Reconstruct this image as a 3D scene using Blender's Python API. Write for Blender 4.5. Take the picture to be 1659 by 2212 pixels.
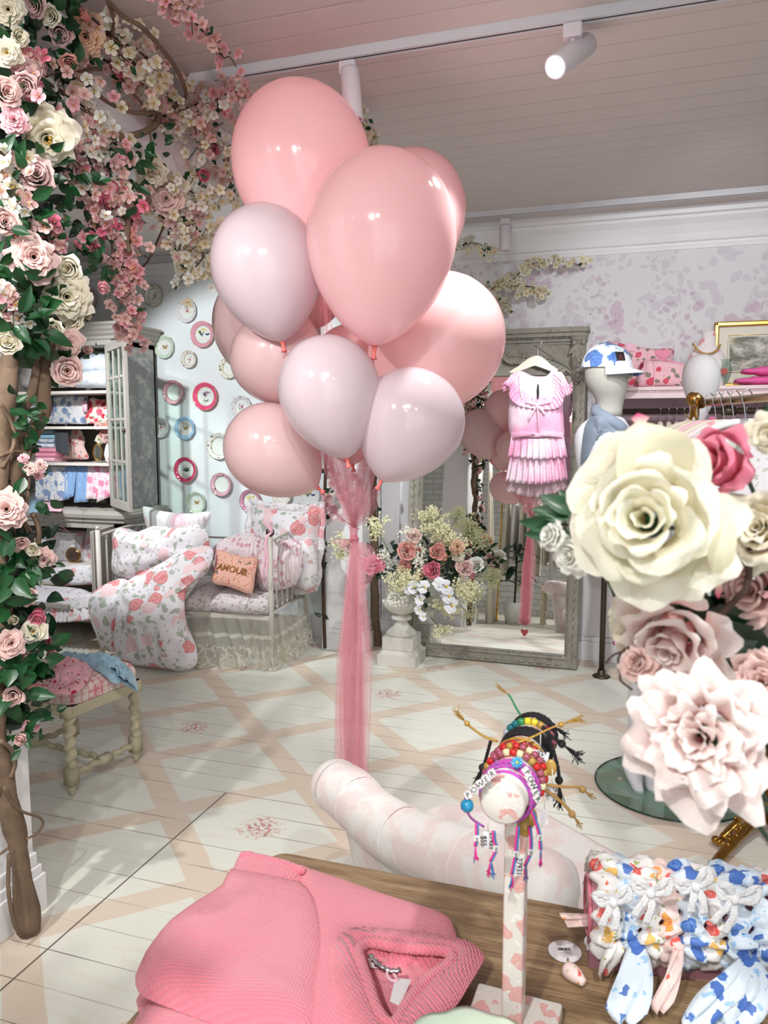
import bpy, math, random
from mathutils import Vector as V, Matrix, noise
RND = random.Random(11)
PI = math.pi
sc = bpy.context.scene
for o in list(bpy.data.objects): bpy.data.objects.remove(o)
# ---------------------------------------------------------------- camera
FPX, CX, CY = 1660.0, 829.5, 1106.0
PITCH, YAW, CAMH = math.radians(6.05), math.radians(18.3), 1.5
cam_d = bpy.data.cameras.new('camera'); cam = bpy.data.objects.new('camera', cam_d)
sc.collection.objects.link(cam)
cam_d.sensor_fit = 'HORIZONTAL'; cam_d.sensor_width = 36.0; cam_d.lens = 36.0 * FPX / 1659.0
cam.location = (0, 0, CAMH); cam.rotation_euler = (PI/2 - PITCH, 0, YAW)
cam_d.clip_start = 0.02
cam_d.dof.use_dof = True; cam_d.dof.focus_distance = 2.2; cam_d.dof.aperture_fstop = cam_d.lens / 2.6
sc.camera = cam
# ---------------------------------------------------------------- world, exposure, lights
w = bpy.data.worlds.new('world'); sc.world = w; w.use_nodes = True
w.node_tree.nodes['Background'].inputs[0].default_value = (0.93, 0.97, 1.0, 1)
w.node_tree.nodes['Background'].inputs[1].default_value = 1.7
sc.view_settings.view_transform = 'Standard'; sc.view_settings.look = 'None'
sc.view_settings.gamma = 1.0; sc.view_settings.use_curve_mapping = False
sc.view_settings.exposure = 0.22
def spot(name, loc, target, power, angle=70, blend=0.6, size=0.035, col=(1, 0.985, 0.97)):
    l = bpy.data.lights.new(name, 'SPOT'); l.energy = power; l.spot_size = math.radians(angle)
    l.spot_blend = blend; l.shadow_soft_size = size; l.color = col
    o = bpy.data.objects.new(name, l); sc.collection.objects.link(o); o.location = loc
    o.rotation_euler = (V(target) - V(loc)).to_track_quat('-Z', 'Y').to_euler()
    return o
WH = (0.95, 0.98, 1.0)
spot('track_and_fill_light', (-0.42, 2.60, 2.50), (-1.25, 2.3, 0.2), 62, 85, 0.8)
spot('track_and_fill_light', (-0.95, 2.62, 2.40), (-1.0, 3.6, 0.0), 60, 80, 0.7)
spot('track_and_fill_light', (-3.0, 2.7, 2.6), (-2.75, 5.1, 1.15), 170, 66, 0.35, col=WH)
spot('track_and_fill_light', (-3.7, 2.9, 2.6), (-3.8, 4.7, 0.9), 120, 62, 0.5, col=WH)
spot('track_and_fill_light', (-0.4, 3.45, 2.65), (-0.85, 4.8, 0.3), 85, 74, 0.45, col=WH)
spot('track_and_fill_light', (0.35, 2.9, 2.6), (0.3, 5.0, 1.7), 60, 75, 0.6, col=WH)
spot('track_and_fill_light', (-1.6, 0.3, 2.65), (-2.3, 3.6, 0.4), 150, 75, 0.6)
spot('track_and_fill_light', (-0.6, 0.2, 2.65), (-0.9, 2.4, 1.6), 48, 80, 0.7)
spot('track_and_fill_light', (-0.55, -0.3, 2.1), (0.35, 0.7, 1.2), 10, 60, 0.8)  # unseen fill lamp, added low down to brighten the near flowers
spot('track_and_fill_light', (0.5, 0.0, 2.65), (-0.1, 1.1, 0.6), 75, 80, 0.7)
spot('track_and_fill_light', (-0.3, 0.3, 2.68), (-1.7, 1.7, 1.3), 60, 75, 0.6)
spot('track_and_fill_light', (0.9, 1.6, 2.6), (0.1, 4.2, 0.5), 90, 70, 0.6)
spot('track_and_fill_light', (-0.4, -0.9, 2.65), (-1.2, 0.1, 0.7), 130, 100, 0.7)
# ---------------------------------------------------------------- from photo pixel + known coordinate to a point in the room
def ray(px, py):
    u = (px-CX)/FPX; v = (py-CY)/FPX
    h = math.cos(PITCH)-v*math.sin(PITCH); z = -math.sin(PITCH)-v*math.cos(PITCH)
    return V((math.cos(YAW)*u-math.sin(YAW)*h, math.sin(YAW)*u+math.cos(YAW)*h, z)), h
O3 = V((0, 0, CAMH))
def AZ(px, py, z):
    r, h = ray(px, py); return O3 + r*((z-CAMH)/r.z)
def AY(px, py, y):
    r, h = ray(px, py); return O3 + r*(y/r.y)
def AX(px, py, x):
    r, h = ray(px, py); return O3 + r*(x/r.x)
def AD(px, py, d):
    r, h = ray(px, py); return O3 + r*(d/h)
CR = V((math.cos(YAW), math.sin(YAW), 0)); CF = V((-math.sin(YAW), math.cos(YAW), 0)); UP = V((0, 0, 1))
# ---------------------------------------------------------------- mesh building
def frame_mat(p, z, xhint=None):
    z = V(z).normalized(); xh = V(xhint) if xhint is not None else (V((0, 0, 1)) if abs(z.z) < .9 else V((1, 0, 0)))
    y = z.cross(xh).normalized(); x = y.cross(z).normalized()
    return Matrix(((x.x, y.x, z.x, p[0]), (x.y, y.y, z.y, p[1]), (x.z, y.z, z.z, p[2]), (0, 0, 0, 1)))
def crv(pts, n):
    """Catmull-Rom through pts, n samples per span"""
    pts = [V(p) for p in pts]; out = []
    if len(pts) < 3:
        for i in range(len(pts)-1):
            for k in range(n): out.append(pts[i].lerp(pts[i+1], k/n))
        return out+[pts[-1]]
    for i in range(len(pts)-1):
        p0 = pts[i-1] if i else pts[0]*2-pts[1]; p1 = pts[i]; p2 = pts[i+1]
        p3 = pts[i+2] if i+2 < len(pts) else pts[-1]*2-pts[-2]
        for k in range(n):
            t = k/n; t2 = t*t; t3 = t2*t
            out.append(0.5*((2*p1)+(p2-p0)*t+(2*p0-5*p1+4*p2-p3)*t2+(3*p1-p0-3*p2+p3)*t3))
    return out+[pts[-1]]
def crvc(pts, n):
    """closed version"""
    pts = [V(p) for p in pts]; out = []; m = len(pts)
    for i in range(m):
        p0, p1, p2, p3 = pts[i-1], pts[i], pts[(i+1) % m], pts[(i+2) % m]
        for k in range(n):
            t = k/n; t2 = t*t; t3 = t2*t
            out.append(0.5*((2*p1)+(p2-p0)*t+(2*p0-5*p1+4*p2-p3)*t2+(3*p1-p0-3*p2+p3)*t3))
    return out
class MB:
    def __init__(s): s.v = []; s.f = []; s.m = []; s.c = []
    def add(s, vs, fs, mi=0, col=0.0):
        b = len(s.v); s.v += [V(p) for p in vs]
        s.c += (list(col) if isinstance(col, (list, tuple)) else [col]*len(vs))
        s.f += [tuple(i+b for i in f) for f in fs]; s.m += [mi]*len(fs); return s
    def join(s, o, M=None, mi=None):
        b = len(s.v); s.v += [(M @ p if M else p.copy()) for p in o.v]; s.c += o.c
        s.f += [tuple(i+b for i in f) for f in o.f]; s.m += (o.m if mi is None else [mi]*len(o.f)); return s
    def box(s, lo, hi, mi=0, M=None):
        x0, y0, z0 = lo; x1, y1, z1 = hi
        vs = [V(p) for p in ((x0,y0,z0),(x1,y0,z0),(x1,y1,z0),(x0,y1,z0),(x0,y0,z1),(x1,y0,z1),(x1,y1,z1),(x0,y1,z1))]
        if M: vs = [M @ p for p in vs]
        return s.add(vs, [(0,3,2,1),(4,5,6,7),(0,1,5,4),(1,2,6,5),(2,3,7,6),(3,0,4,7)], mi)
    def grid(s, P, mi=0, cu=False, cv=False, cols=None):
        """P: rows of points"""
        nu, nv = len(P), len(P[0]); vs = [p for r in P for p in r]; fs = []
        for i in range(nu if cu else nu-1):
            for j in range(nv if cv else nv-1):
                a, b = i, (i+1) % nu; c, d = j, (j+1) % nv
                fs.append((a*nv+c, b*nv+c, b*nv+d, a*nv+d))
        cc = [x for r in cols for x in r] if cols else 0.0
        return s.add(vs, fs, mi, cc)
    def tube(s, pts, r, n=8, mi=0, caps=True, closed=False, fr=None):
        pts = [V(p) for p in pts]; k = len(pts)
        if k < 2: return s
        rad = r if callable(r) else (lambda i: r[i] if isinstance(r, (list, tuple)) else r)
        rows = []; x = None
        for i in range(k):
            if closed: t = pts[(i+1) % k]-pts[i-1]
            else: t = pts[min(i+1, k-1)]-pts[max(i-1, 0)]
            if t.length < 1e-9: t = V((0, 0, 1))
            t.normalize()
            if x is None:
                h = V((0, 0, 1)) if abs(t.z) < .9 else V((1, 0, 0)); x = (h-t*h.dot(t)).normalized()
            else:
                x = x-t*x.dot(t); x = x.normalized() if x.length > 1e-6 else t.orthogonal().normalized()
            y = t.cross(x); q = rad(i)
            rows.append([pts[i]+(x*math.cos(a)+y*math.sin(a))*(q*(fr(i, a) if fr else 1)) for a in [2*PI*j/n for j in range(n)]])
        b = len(s.v); s.grid(rows, mi, cu=closed, cv=True)
        if caps and not closed:
            s.f += [tuple(b+j for j in range(n))[::-1], tuple(b+(k-1)*n+j for j in range(n))]; s.m += [mi, mi]
        return s
    def lathe(s, prof, n=24, M=None, mi=0, fl=None, cap=True):
        rows = []
        for (r, z) in prof:
            rows.append([V((max(r, 1e-4)*(fl(a, z) if fl else 1)*math.cos(a), max(r, 1e-4)*(fl(a, z) if fl else 1)*math.sin(a), z)) for a in [2*PI*j/n for j in range(n)]])
        if M: rows = [[M @ p for p in q] for q in rows]
        b = len(s.v); s.grid(rows, mi, cv=True)
        # orient: (rows go up) flip faces so normals point out is not required for rendering
        if cap:
            s.f += [tuple(b+j for j in range(n)), tuple(b+(len(prof)-1)*n+j for j in range(n))]; s.m += [mi, mi]
        return s
    def ball(s, c, r, n=10, mi=0, sc3=(1, 1, 1), M=None):
        rows = []; c = V(c)
        for i in range(n+1):
            t = PI*i/n
            row = []
            for j in range(2*n):
                a = PI*j/n
                p = V((math.sin(t)*math.cos(a)*sc3[0], math.sin(t)*math.sin(a)*sc3[1], -math.cos(t)*sc3[2]))*r
                if t < 1e-6 or t > PI-1e-6: p = V((math.cos(a)*1e-5, math.sin(a)*1e-5, p.z))
                if M: p = M.to_3x3() @ p
                row.append(c+p)
            rows.append(row)
        return s.grid(rows, mi, cv=True)
    def ext(s, poly, M, h, mi=0):
        """extrude a flat polygon (list of 2d) by h along local z"""
        n = len(poly); lo = [M @ V((p[0], p[1], 0)) for p in poly]; hi = [M @ V((p[0], p[1], h)) for p in poly]
        fs = [tuple(range(n))[::-1], tuple(range(n, 2*n))]+[(i, (i+1) % n, n+(i+1) % n, n+i) for i in range(n)]
        return s.add(lo+hi, fs, mi)
    def puff(s, out, nrm, tf, tb=0.0, rings=10, k=1, mi=0, p=2.2, wr=None, c=None, flat=0.0):
        """inflated pad on a closed 3-d outline: tf thick towards nrm, tb away from it"""
        out = crvc(out, k) if k > 1 else [V(q) for q in out]
        nrm = V(nrm).normalized(); c = V(c) if c is not None else sum(out, V())/len(out); n = len(out)
        for sg, t in ((1, tf), (-1, tb)):
            rows = []
            for i in range(rings+1):
                r = max(i/rings, 1e-3); row = []
                for q in out:
                    h = t*max(0.0, 1-r**p)**0.5
                    pt = c+(q-c)*r
                    if wr and i < rings: h += wr(pt, r)*(1-r**6)*(1 if t else 0.3)
                    row.append(pt+nrm*h*sg)
                rows.append(row)
            if sg < 0: rows = [rw[::-1] for rw in rows]
            s.grid(rows, mi, cv=True)
        return s
def fix_normals(me):
    import bmesh
    bm = bmesh.new(); bm.from_mesh(me); bmesh.ops.recalc_face_normals(bm, faces=bm.faces); bm.to_mesh(me); bm.free()
def mesh_of(name, mb, mats, smooth=True, M=None, weld=0.0):
    me = bpy.data.meshes.new(name)
    vs = [(M @ p if M else p) for p in mb.v]
    me.from_pydata([tuple(p) for p in vs], [], mb.f)
    for m in (mats if isinstance(mats, (list, tuple)) else [mats]): me.materials.append(m)
    me.polygons.foreach_set('material_index', mb.m)
    me.polygons.foreach_set('use_smooth', [smooth]*len(mb.f))
    if any(mb.c):
        a = me.attributes.new('tip', 'FLOAT', 'POINT'); a.data.foreach_set('value', mb.c)
    me.validate(); fix_normals(me)
    return me
COL = sc.collection
WM = {}
def link(o):
    COL.objects.link(o); return o
def setp(o, label=None, cat=None, group=None, kind=None):
    if label: o['label'] = label
    if cat: o['category'] = cat
    if group: o['group'] = group
    if kind: o['kind'] = kind
    return o
def thing(name, label, cat, loc=(0, 0, 0), rotz=0.0, group=None, M=None):
    o = link(bpy.data.objects.new(name, None)); o.empty_display_size = 0.05
    if M is None: M = Matrix.Translation(V(loc)) @ Matrix.Rotation(rotz, 4, 'Z')
    o.matrix_world = M; WM[o.name] = M.copy()
    return setp(o, label, cat, group)
def part(name, mb, mats, parent, smooth=True, world=True, label=None, bevel=0.0, sub=0, solid=0.0, auto=True):
    """a mesh under parent; points given in world coordinates when world is True, else in the parent's own"""
    M = WM[parent.name].inverted() if world else None
    me = mesh_of(name, mb, mats, smooth, M)
    o = link(bpy.data.objects.new(name, me)); o.parent = parent; WM[o.name] = WM[parent.name].copy()
    if label: o['label'] = label
    mods(o, bevel, sub, solid); return o
def mods(o, bevel, sub, solid):
    if solid:
        m = o.modifiers.new('solid', 'SOLIDIFY'); m.thickness = solid; m.offset = 0
    if bevel:
        m = o.modifiers.new('bevel', 'BEVEL'); m.width = bevel; m.segments = 2; m.limit_method = 'ANGLE'; m.harden_normals = True
    if sub:
        m = o.modifiers.new('sub', 'SUBSURF'); m.levels = sub; m.render_levels = sub
def single(name, mb, mats, label, cat, group=None, smooth=True, bevel=0.0, sub=0, solid=0.0, kind=None):
    """a thing that is one mesh (world points); its origin goes to the middle of its base"""
    lo = V((min(p.x for p in mb.v), min(p.y for p in mb.v), min(p.z for p in mb.v)))
    hi = V((max(p.x for p in mb.v), max(p.y for p in mb.v), max(p.z for p in mb.v)))
    b = V(((lo.x+hi.x)/2, (lo.y+hi.y)/2, lo.z)); M = Matrix.Translation(b)
    me = mesh_of(name, mb, mats, smooth, M.inverted())
    o = link(bpy.data.objects.new(name, me)); o.matrix_world = M; WM[o.name] = M.copy()
    mods(o, bevel, sub, solid); return setp(o, label, cat, group, kind)
def struct(name, mb, mats, smooth=False, bevel=0.0):
    o = link(bpy.data.objects.new(name, mesh_of(name, mb, mats, smooth))); WM[o.name] = Matrix()
    mods(o, bevel, 0, 0); return setp(o, kind='structure')
def inst(name, me, parent, M, world=True, label=None):
    """an object on shared mesh data placed by matrix M under parent"""
    o = link(bpy.data.objects.new(name, me)); o.parent = parent
    o.matrix_local = (WM[parent.name].inverted() @ M) if world else M
    WM[o.name] = WM[parent.name] @ o.matrix_local
    if label: o['label'] = label
    return o
def dup(root, M, label=None, group=None):
    r = root.copy(); link(r); r.matrix_world = M; WM[r.name] = M.copy()
    if label: r['label'] = label
    if group: r['group'] = group
    def rec(a, b):
        for ch in [c for c in a.children]:
            c = ch.copy(); link(c); c.parent = b; WM[c.name] = WM[b.name] @ c.matrix_local; rec(ch, c)
    rec(root, r); return r
def text_mb(body, size, M, depth=0.0015, mi=0, bold=0.0, font_sx=1.0):
    cu = bpy.data.curves.new('txt', 'FONT'); cu.body = body; cu.size = size; cu.extrude = depth/2; cu.offset = bold
    cu.align_x = 'CENTER'; cu.align_y = 'CENTER'; cu.resolution_u = 3
    o = bpy.data.objects.new('txt', cu); link(o)
    dg = bpy.context.evaluated_depsgraph_get(); dg.update()
    me = bpy.data.meshes.new_from_object(o.evaluated_get(dg))
    mb = MB(); mb.add([M @ V((v.co.x*font_sx, v.co.y, v.co.z)) for v in me.vertices], [tuple(p.vertices) for p in me.polygons], mi)
    bpy.data.objects.remove(o); bpy.data.curves.remove(cu); bpy.data.meshes.remove(me)
    return mb
def nz(p, s=1.0, o=0.0):
    return noise.noise(V((p.x*s+o, p.y*s+o*.7, p.z*s-o)))
def wrink(scale=9, amp=0.012, o=0.0, stretch=(1, 1, 1)):
    def f(p, r):
        q = V((p.x*stretch[0], p.y*stretch[1], p.z*stretch[2]))
        a = nz(q, scale, o); b = nz(q, scale*2.3, o+5)
        return amp*((1-abs(a)*2.4)*0.7+b*0.5)
    return f
def box_of(lo, hi, mi=0):
    return MB().box(lo, hi, mi)
# ---------------------------------------------------------------- materials
def lin(c):
    if isinstance(c, str): c = tuple(int(c[i:i+2], 16) for i in (0, 2, 4))
    f = lambda x: (x/12.92 if x <= .04045 else ((x+.055)/1.055)**2.4)
    return tuple(f(x/255.0) for x in c[:3])+(1.0,)
class NT:
    def __init__(s, name):
        s.m = bpy.data.materials.new(name); s.m.use_nodes = True; s.t = s.m.node_tree
        s.b = s.t.nodes['Principled BSDF']; s.out = s.t.nodes['Material Output']
    def n(s, ty, op=None, **kw):
        nd = s.t.nodes.new(ty)
        if op is not None:
            if hasattr(nd, 'operation'): nd.operation = op
        for k, v in kw.items():
            k2 = int(k[1:]) if k[0] == 'i' and k[1:].isdigit() else k
            if k[:2] == 'a_': setattr(nd, k[2:], v); continue
            s.set(nd.inputs[k2], v)
        return nd
    def set(s, sock, v):
        if isinstance(v, bpy.types.NodeSocket): s.t.links.new(v, sock)
        elif isinstance(v, bpy.types.Node): s.t.links.new(v.outputs[0], sock)
        else: sock.default_value = v
    def math(s, op, a, b=0.0, c=0.0):
        return s.n('ShaderNodeMath', op, i0=a, i1=b, i2=c).outputs[0]
    def mix(s, f, a, b, mode='MIX'):
        nd = s.t.nodes.new('ShaderNodeMix'); nd.data_type = 'RGBA'; nd.blend_type = mode
        s.set(nd.inputs[0], f); s.set(nd.inputs[6], a); s.set(nd.inputs[7], b); return nd.outputs[2]
    def ramp(s, f, *stops, interp='LINEAR'):
        nd = s.t.nodes.new('ShaderNodeValToRGB'); s.set(nd.inputs[0], f); e = nd.color_ramp.elements
        nd.color_ramp.interpolation = interp
        for i, (p, c) in enumerate(stops):
            x = e[i] if i < 2 else e.new(p)
            x.position = p; x.color = c if len(c) == 4 else tuple(c)+(1,)
        return nd.outputs[0]
    def coord(s, kind='Object', scale=1.0, loc=(0, 0, 0), rot=(0, 0, 0)):
        tc = s.n('ShaderNodeTexCoord'); mp = s.n('ShaderNodeMapping'); s.set(mp.inputs['Vector'], tc.outputs[kind])
        mp.inputs['Scale'].default_value = scale if isinstance(scale, (tuple, list)) else (scale,)*3
        mp.inputs['Location'].default_value = loc; mp.inputs['Rotation'].default_value = rot
        return mp.outputs[0]
    def noise(s, vec, scale=5, detail=3, rough=.5, out=0):
        nd = s.n('ShaderNodeTexNoise', Vector=vec, Scale=scale, Detail=detail, Roughness=rough); return nd.outputs[out]
    def voro(s, vec, scale=5, feature='F1', rnd=1.0):
        nd = s.t.nodes.new('ShaderNodeTexVoronoi'); nd.feature = feature; s.set(nd.inputs['Vector'], vec)
        nd.inputs['Scale'].default_value = scale; nd.inputs['Randomness'].default_value = rnd; return nd
    def warp(s, vec, scale, amt):
        nn = s.n('ShaderNodeTexNoise', Vector=vec, Scale=scale, Detail=2.0)
        sub = s.n('ShaderNodeVectorMath', 'SUBTRACT', i0=nn.outputs[1], i1=(.5, .5, .5))
        sc_ = s.n('ShaderNodeVectorMath', 'SCALE', i0=sub.outputs[0]); sc_.inputs['Scale'].default_value = amt
        return s.n('ShaderNodeVectorMath', 'ADD', i0=vec, i1=sc_.outputs[0]).outputs[0]
    def bump(s, h, strength=.3, dist=.01):
        nd = s.n('ShaderNodeBump', Strength=strength, Distance=dist, Height=h)
        s.t.links.new(nd.outputs[0], s.b.inputs['Normal'])
    def fin(s, col=None, rough=.5, metal=0.0, **kw):
        if col is not None: s.set(s.b.inputs['Base Color'], col)
        s.set(s.b.inputs['Roughness'], rough); s.set(s.b.inputs['Metallic'], metal)
        for k, v in kw.items(): s.set(s.b.inputs[k.replace('_', ' ')], v)
        return s.m
def plain(name, c, rough=.5, metal=0.0, var=0.06, vs=12.0, bump=0.0, bs=60.0, **kw):
    t = NT(name); co = t.coord(); a = lin(c)
    col = t.mix(t.noise(co, vs, 3), tuple(x*(1-var) for x in a[:3])+(1,), tuple(min(1, x*(1+var)) for x in a[:3])+(1,)) if var else a
    if bump: t.bump(t.noise(co, bs, 3), bump, .004)
    return t.fin(col, rough, metal, **kw)
def worn(name, paint, under, dark, rough=.7, amt=.5, scale=14.0, stretch=(1, 1, 1)):
    """chalky paint worn off to wood"""
    t = NT(name); co = t.coord(scale=stretch)
    n1 = t.noise(co, scale, 6, .65); n2 = t.noise(co, scale*.25, 3); n3 = t.noise(co, scale*4, 4, .7)
    c1 = t.mix(n2, lin(paint), tuple(x*.8 for x in lin(paint)[:3])+(1,))
    m = t.ramp(n1, (amt, (0, 0, 0)), (amt+.07, (1, 1, 1)))
    c2 = t.mix(m, c1, lin(under))
    m3 = t.ramp(n3, (.68, (0, 0, 0)), (.74, (1, 1, 1)))
    c3 = t.mix(m3, c2, lin(dark)); t.bump(n1, .35, .004)
    return t.fin(c3, rough)
def floral(name, bg, fl, leaf, scale=9.0, fr=.33, lr=.25, small=None, rough=.85, petal=0.35, bump=.1, dens=.75, quilt=0.0, coord='Object', sheen=.2, stretch=(1, 1, 1)):
    """printed flowers and leaves: voronoi blooms broken into petals; fl = 2 colours, leaf = colour or None"""
    t = NT(name); co0 = t.coord(coord, stretch); co = t.warp(co0, scale*1.6, petal/scale)
    base = lin(bg)
    if leaf:
        v2 = t.voro(t.n('ShaderNodeVectorMath', 'ADD', i0=co, i1=(3.1, 1.7, 9.2)).outputs[0], scale*1.9)
        ml = t.math('LESS_THAN', v2.outputs['Distance'], lr)
        sh = t.mix(t.noise(co0, scale*9, 2), lin(leaf), tuple(min(1, x*1.7+.08) for x in lin(leaf)[:3])+(1,))
        dn = t.math('GREATER_THAN', t.noise(co0, scale*.8, 1), .44)
        col = t.mix(t.math('MULTIPLY', ml, dn), base, sh)
    else: col = base
    if small:
        v3 = t.voro(t.n('ShaderNodeVectorMath', 'ADD', i0=co, i1=(7.7, 5.2, 1.9)).outputs[0], scale*3.2)
        col = t.mix(t.math('LESS_THAN', v3.outputs['Distance'], .24), col, lin(small))
    v1 = t.voro(co, scale)
    d = v1.outputs['Distance']; m1 = t.math('LESS_THAN', d, fr)
    sep = t.n('ShaderNodeSeparateColor', Color=v1.outputs['Color'])
    on = t.math('LESS_THAN', sep.outputs[0], dens)
    rings = t.math('SINE', t.math('ADD', t.math('MULTIPLY', d, 42.0), t.math('MULTIPLY', t.noise(co0, scale*4, 2), 9.0)))
    fc = t.mix(t.math('MULTIPLY_ADD', rings, .5, .5), lin(fl[0]), lin(fl[1]))
    if len(fl) > 2: fc = t.mix(t.math('GREATER_THAN', sep.outputs[1], .55), fc, lin(fl[2]))
    col = t.mix(t.math('MULTIPLY', m1, on), col, fc)
    if quilt:
        wv = t.n('ShaderNodeTexWave', Vector=co0, Scale=quilt); wv.wave_profile = 'SIN'; t.bump(wv.outputs[1], .6, .006)
    elif bump: t.bump(t.noise(co0, 500, 1), bump, .001)
    return t.fin(col, rough, 0.0, Sheen_Weight=sheen)
def petal_mat(name, inner, tip, deep=None, rough=.6, pw=1.0):
    """petal: colour runs from heart to rim by the 'tip' attribute"""
    t = NT(name); at = t.n('ShaderNodeAttribute', a_attribute_name='tip')
    f = t.math('POWER', at.outputs['Fac'], pw)
    n = t.noise(t.coord(), 30, 3); f2 = t.math('ADD', f, t.math('MULTIPLY', t.math('SUBTRACT', n, .5), .35))
    c = t.ramp(f2, (0.0, lin(deep or inner)), (.35, lin(inner)), (.95, lin(tip)))
    t.bump(t.noise(t.coord(), 45, 3), .25, .004)
    tr = t.n('ShaderNodeBsdfTranslucent'); t.set(tr.inputs[0], c)
    t.fin(c, rough, 0.0, Sheen_Weight=.3)
    mx = t.n('ShaderNodeMixShader', i0=.3); t.set(mx.inputs[1], t.b.outputs[0]); t.set(mx.inputs[2], tr.outputs[0])
    t.t.links.new(mx.outputs[0], t.out.inputs[0]); return t.m
def glass_mat(name, c=(235, 245, 240), rough=.02, a=.85):
    t = NT(name); tr = t.n('ShaderNodeBsdfTransparent'); tr.inputs[0].default_value = lin(c)
    gl = t.n('ShaderNodeBsdfGlossy', Roughness=rough); fr = t.n('ShaderNodeLayerWeight', Blend=.5)
    mx = t.n('ShaderNodeMixShader', i0=t.math('MULTIPLY_ADD', t.math('POWER', fr.outputs['Facing'], 4.0), .5, .05)); t.set(mx.inputs[1], tr.outputs[0]); t.set(mx.inputs[2], gl.outputs[0])
    t.t.links.new(mx.outputs[0], t.out.inputs[0]); return t.m
def sheer_mat(name, c, alpha=.4, pat=None):
    """net: threads of colour c, open between"""
    t = NT(name); co = t.coord(); a = alpha
    if pat: a = pat(t, co)
    tr = t.n('ShaderNodeBsdfTransparent'); df = t.n('ShaderNodeBsdfDiffuse'); df.inputs[0].default_value = lin(c)
    tl = t.n('ShaderNodeBsdfTranslucent'); tl.inputs[0].default_value = lin(c)
    m0 = t.n('ShaderNodeMixShader', i0=.45); t.set(m0.inputs[1], df.outputs[0]); t.set(m0.inputs[2], tl.outputs[0])
    mx = t.n('ShaderNodeMixShader', i0=a); t.set(mx.inputs[1], tr.outputs[0]); t.set(mx.inputs[2], m0.outputs[0])
    t.t.links.new(mx.outputs[0], t.out.inputs[0]); return t.m
def balloon_mat(name, c):
    t = NT(name); c2 = lin(c)
    tl = t.n('ShaderNodeBsdfTranslucent'); tl.inputs[0].default_value = c2
    t.fin(c2, .14, 0.0, IOR=1.5, Coat_Weight=.5, Coat_Roughness=.05)
    mx = t.n('ShaderNodeMixShader', i0=.35); t.set(mx.inputs[1], t.b.outputs[0]); t.set(mx.inputs[2], tl.outputs[0])
    t.t.links.new(mx.outputs[0], t.out.inputs[0]); return t.m

M_ = {}
# painted wood
M_['wall'] = plain('white wall paint', (226, 232, 234), .75, var=.02, bump=.12, bs=120)
M_['trim'] = plain('white satin trim paint', (236, 236, 238), .45, var=.02)
M_['mirror'] = NT('mirror glass').fin((.86, .88, .86, 1), .01, 1.0)
M_['track'] = plain('grey white track metal', (205, 205, 210), .4, var=.02)
M_['track_dark'] = plain('track slot', (50, 45, 48), .6)
M_['lampwhite'] = plain('white lamp body', (222, 214, 220), .4, var=.02)
t = NT('lit lamp face'); t.fin((1, 1, 1, 1), .5, Emission_Color=(1, 1, 1, 1), Emission_Strength=14.0); M_['lit'] = t.m
M_['dark'] = plain('dark void', (25, 22, 22), .6)
M_['brass'] = plain('aged brass', (168, 128, 62), .28, 1.0, var=.25, vs=30)
M_['gold'] = plain('polished gold', (214, 170, 84), .22, 1.0, var=.1)
M_['bronze'] = plain('dark bronze pipe', (86, 76, 66), .45, .8)
M_['silver'] = plain('silver', (200, 200, 205), .25, 1.0, var=.05)
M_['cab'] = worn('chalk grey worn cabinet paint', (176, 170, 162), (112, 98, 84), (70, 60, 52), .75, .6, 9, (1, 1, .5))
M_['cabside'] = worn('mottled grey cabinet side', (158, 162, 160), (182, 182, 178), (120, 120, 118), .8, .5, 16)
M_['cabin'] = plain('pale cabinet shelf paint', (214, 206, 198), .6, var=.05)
M_['cabback'] = plain('taupe cabinet interior', (128, 116, 106), .8)
M_['iron'] = worn('chipped cream iron paint', (206, 200, 190), (150, 132, 112), (50, 42, 36), .55, .66, 30)
M_['stoolwood'] = worn('chipped cream stool paint', (198, 190, 160), (170, 158, 126), (48, 38, 30), .6, .64, 24)
M_['greyframe'] = worn('weathered grey gilt', (164, 160, 148), (132, 124, 108), (84, 78, 68), .7, .56, 30)
M_['stone'] = plain('white stone', (205, 202, 194), .75, var=.12, vs=20, bump=.3, bs=60)
M_['glass'] = glass_mat('clear glass')
M_['glassgreen'] = glass_mat('green edged glass', (226, 238, 234))
M_['white'] = plain('white cotton', (236, 234, 236), .9, var=.02)
M_['cream'] = plain('cream cotton', (226, 220, 200), .9, var=.06)
M_['card'] = plain('white card', (228, 224, 226), .7, var=.02)
M_['ink'] = plain('black ink', (28, 28, 30), .7, var=0)
M_['branch'] = plain('vine bark', (112, 92, 74), .85, var=.4, vs=22, bump=.9, bs=30)
M_['twig'] = plain('dark twig bark', (70, 50, 40), .85, var=.3)
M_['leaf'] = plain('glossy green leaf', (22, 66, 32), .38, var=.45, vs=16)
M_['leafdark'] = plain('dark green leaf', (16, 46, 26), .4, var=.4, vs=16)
M_['ceramic'] = plain('white china', (232, 234, 230), .12, var=.01)
M_['mannequin'] = plain('linen white mannequin', (216, 216, 220), .8, var=.03, bump=.5, bs=160)
M_['mannlinen'] = plain('grey speckled linen', (176, 174, 166), .9, var=.12, vs=140, bump=.5, bs=220)
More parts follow.
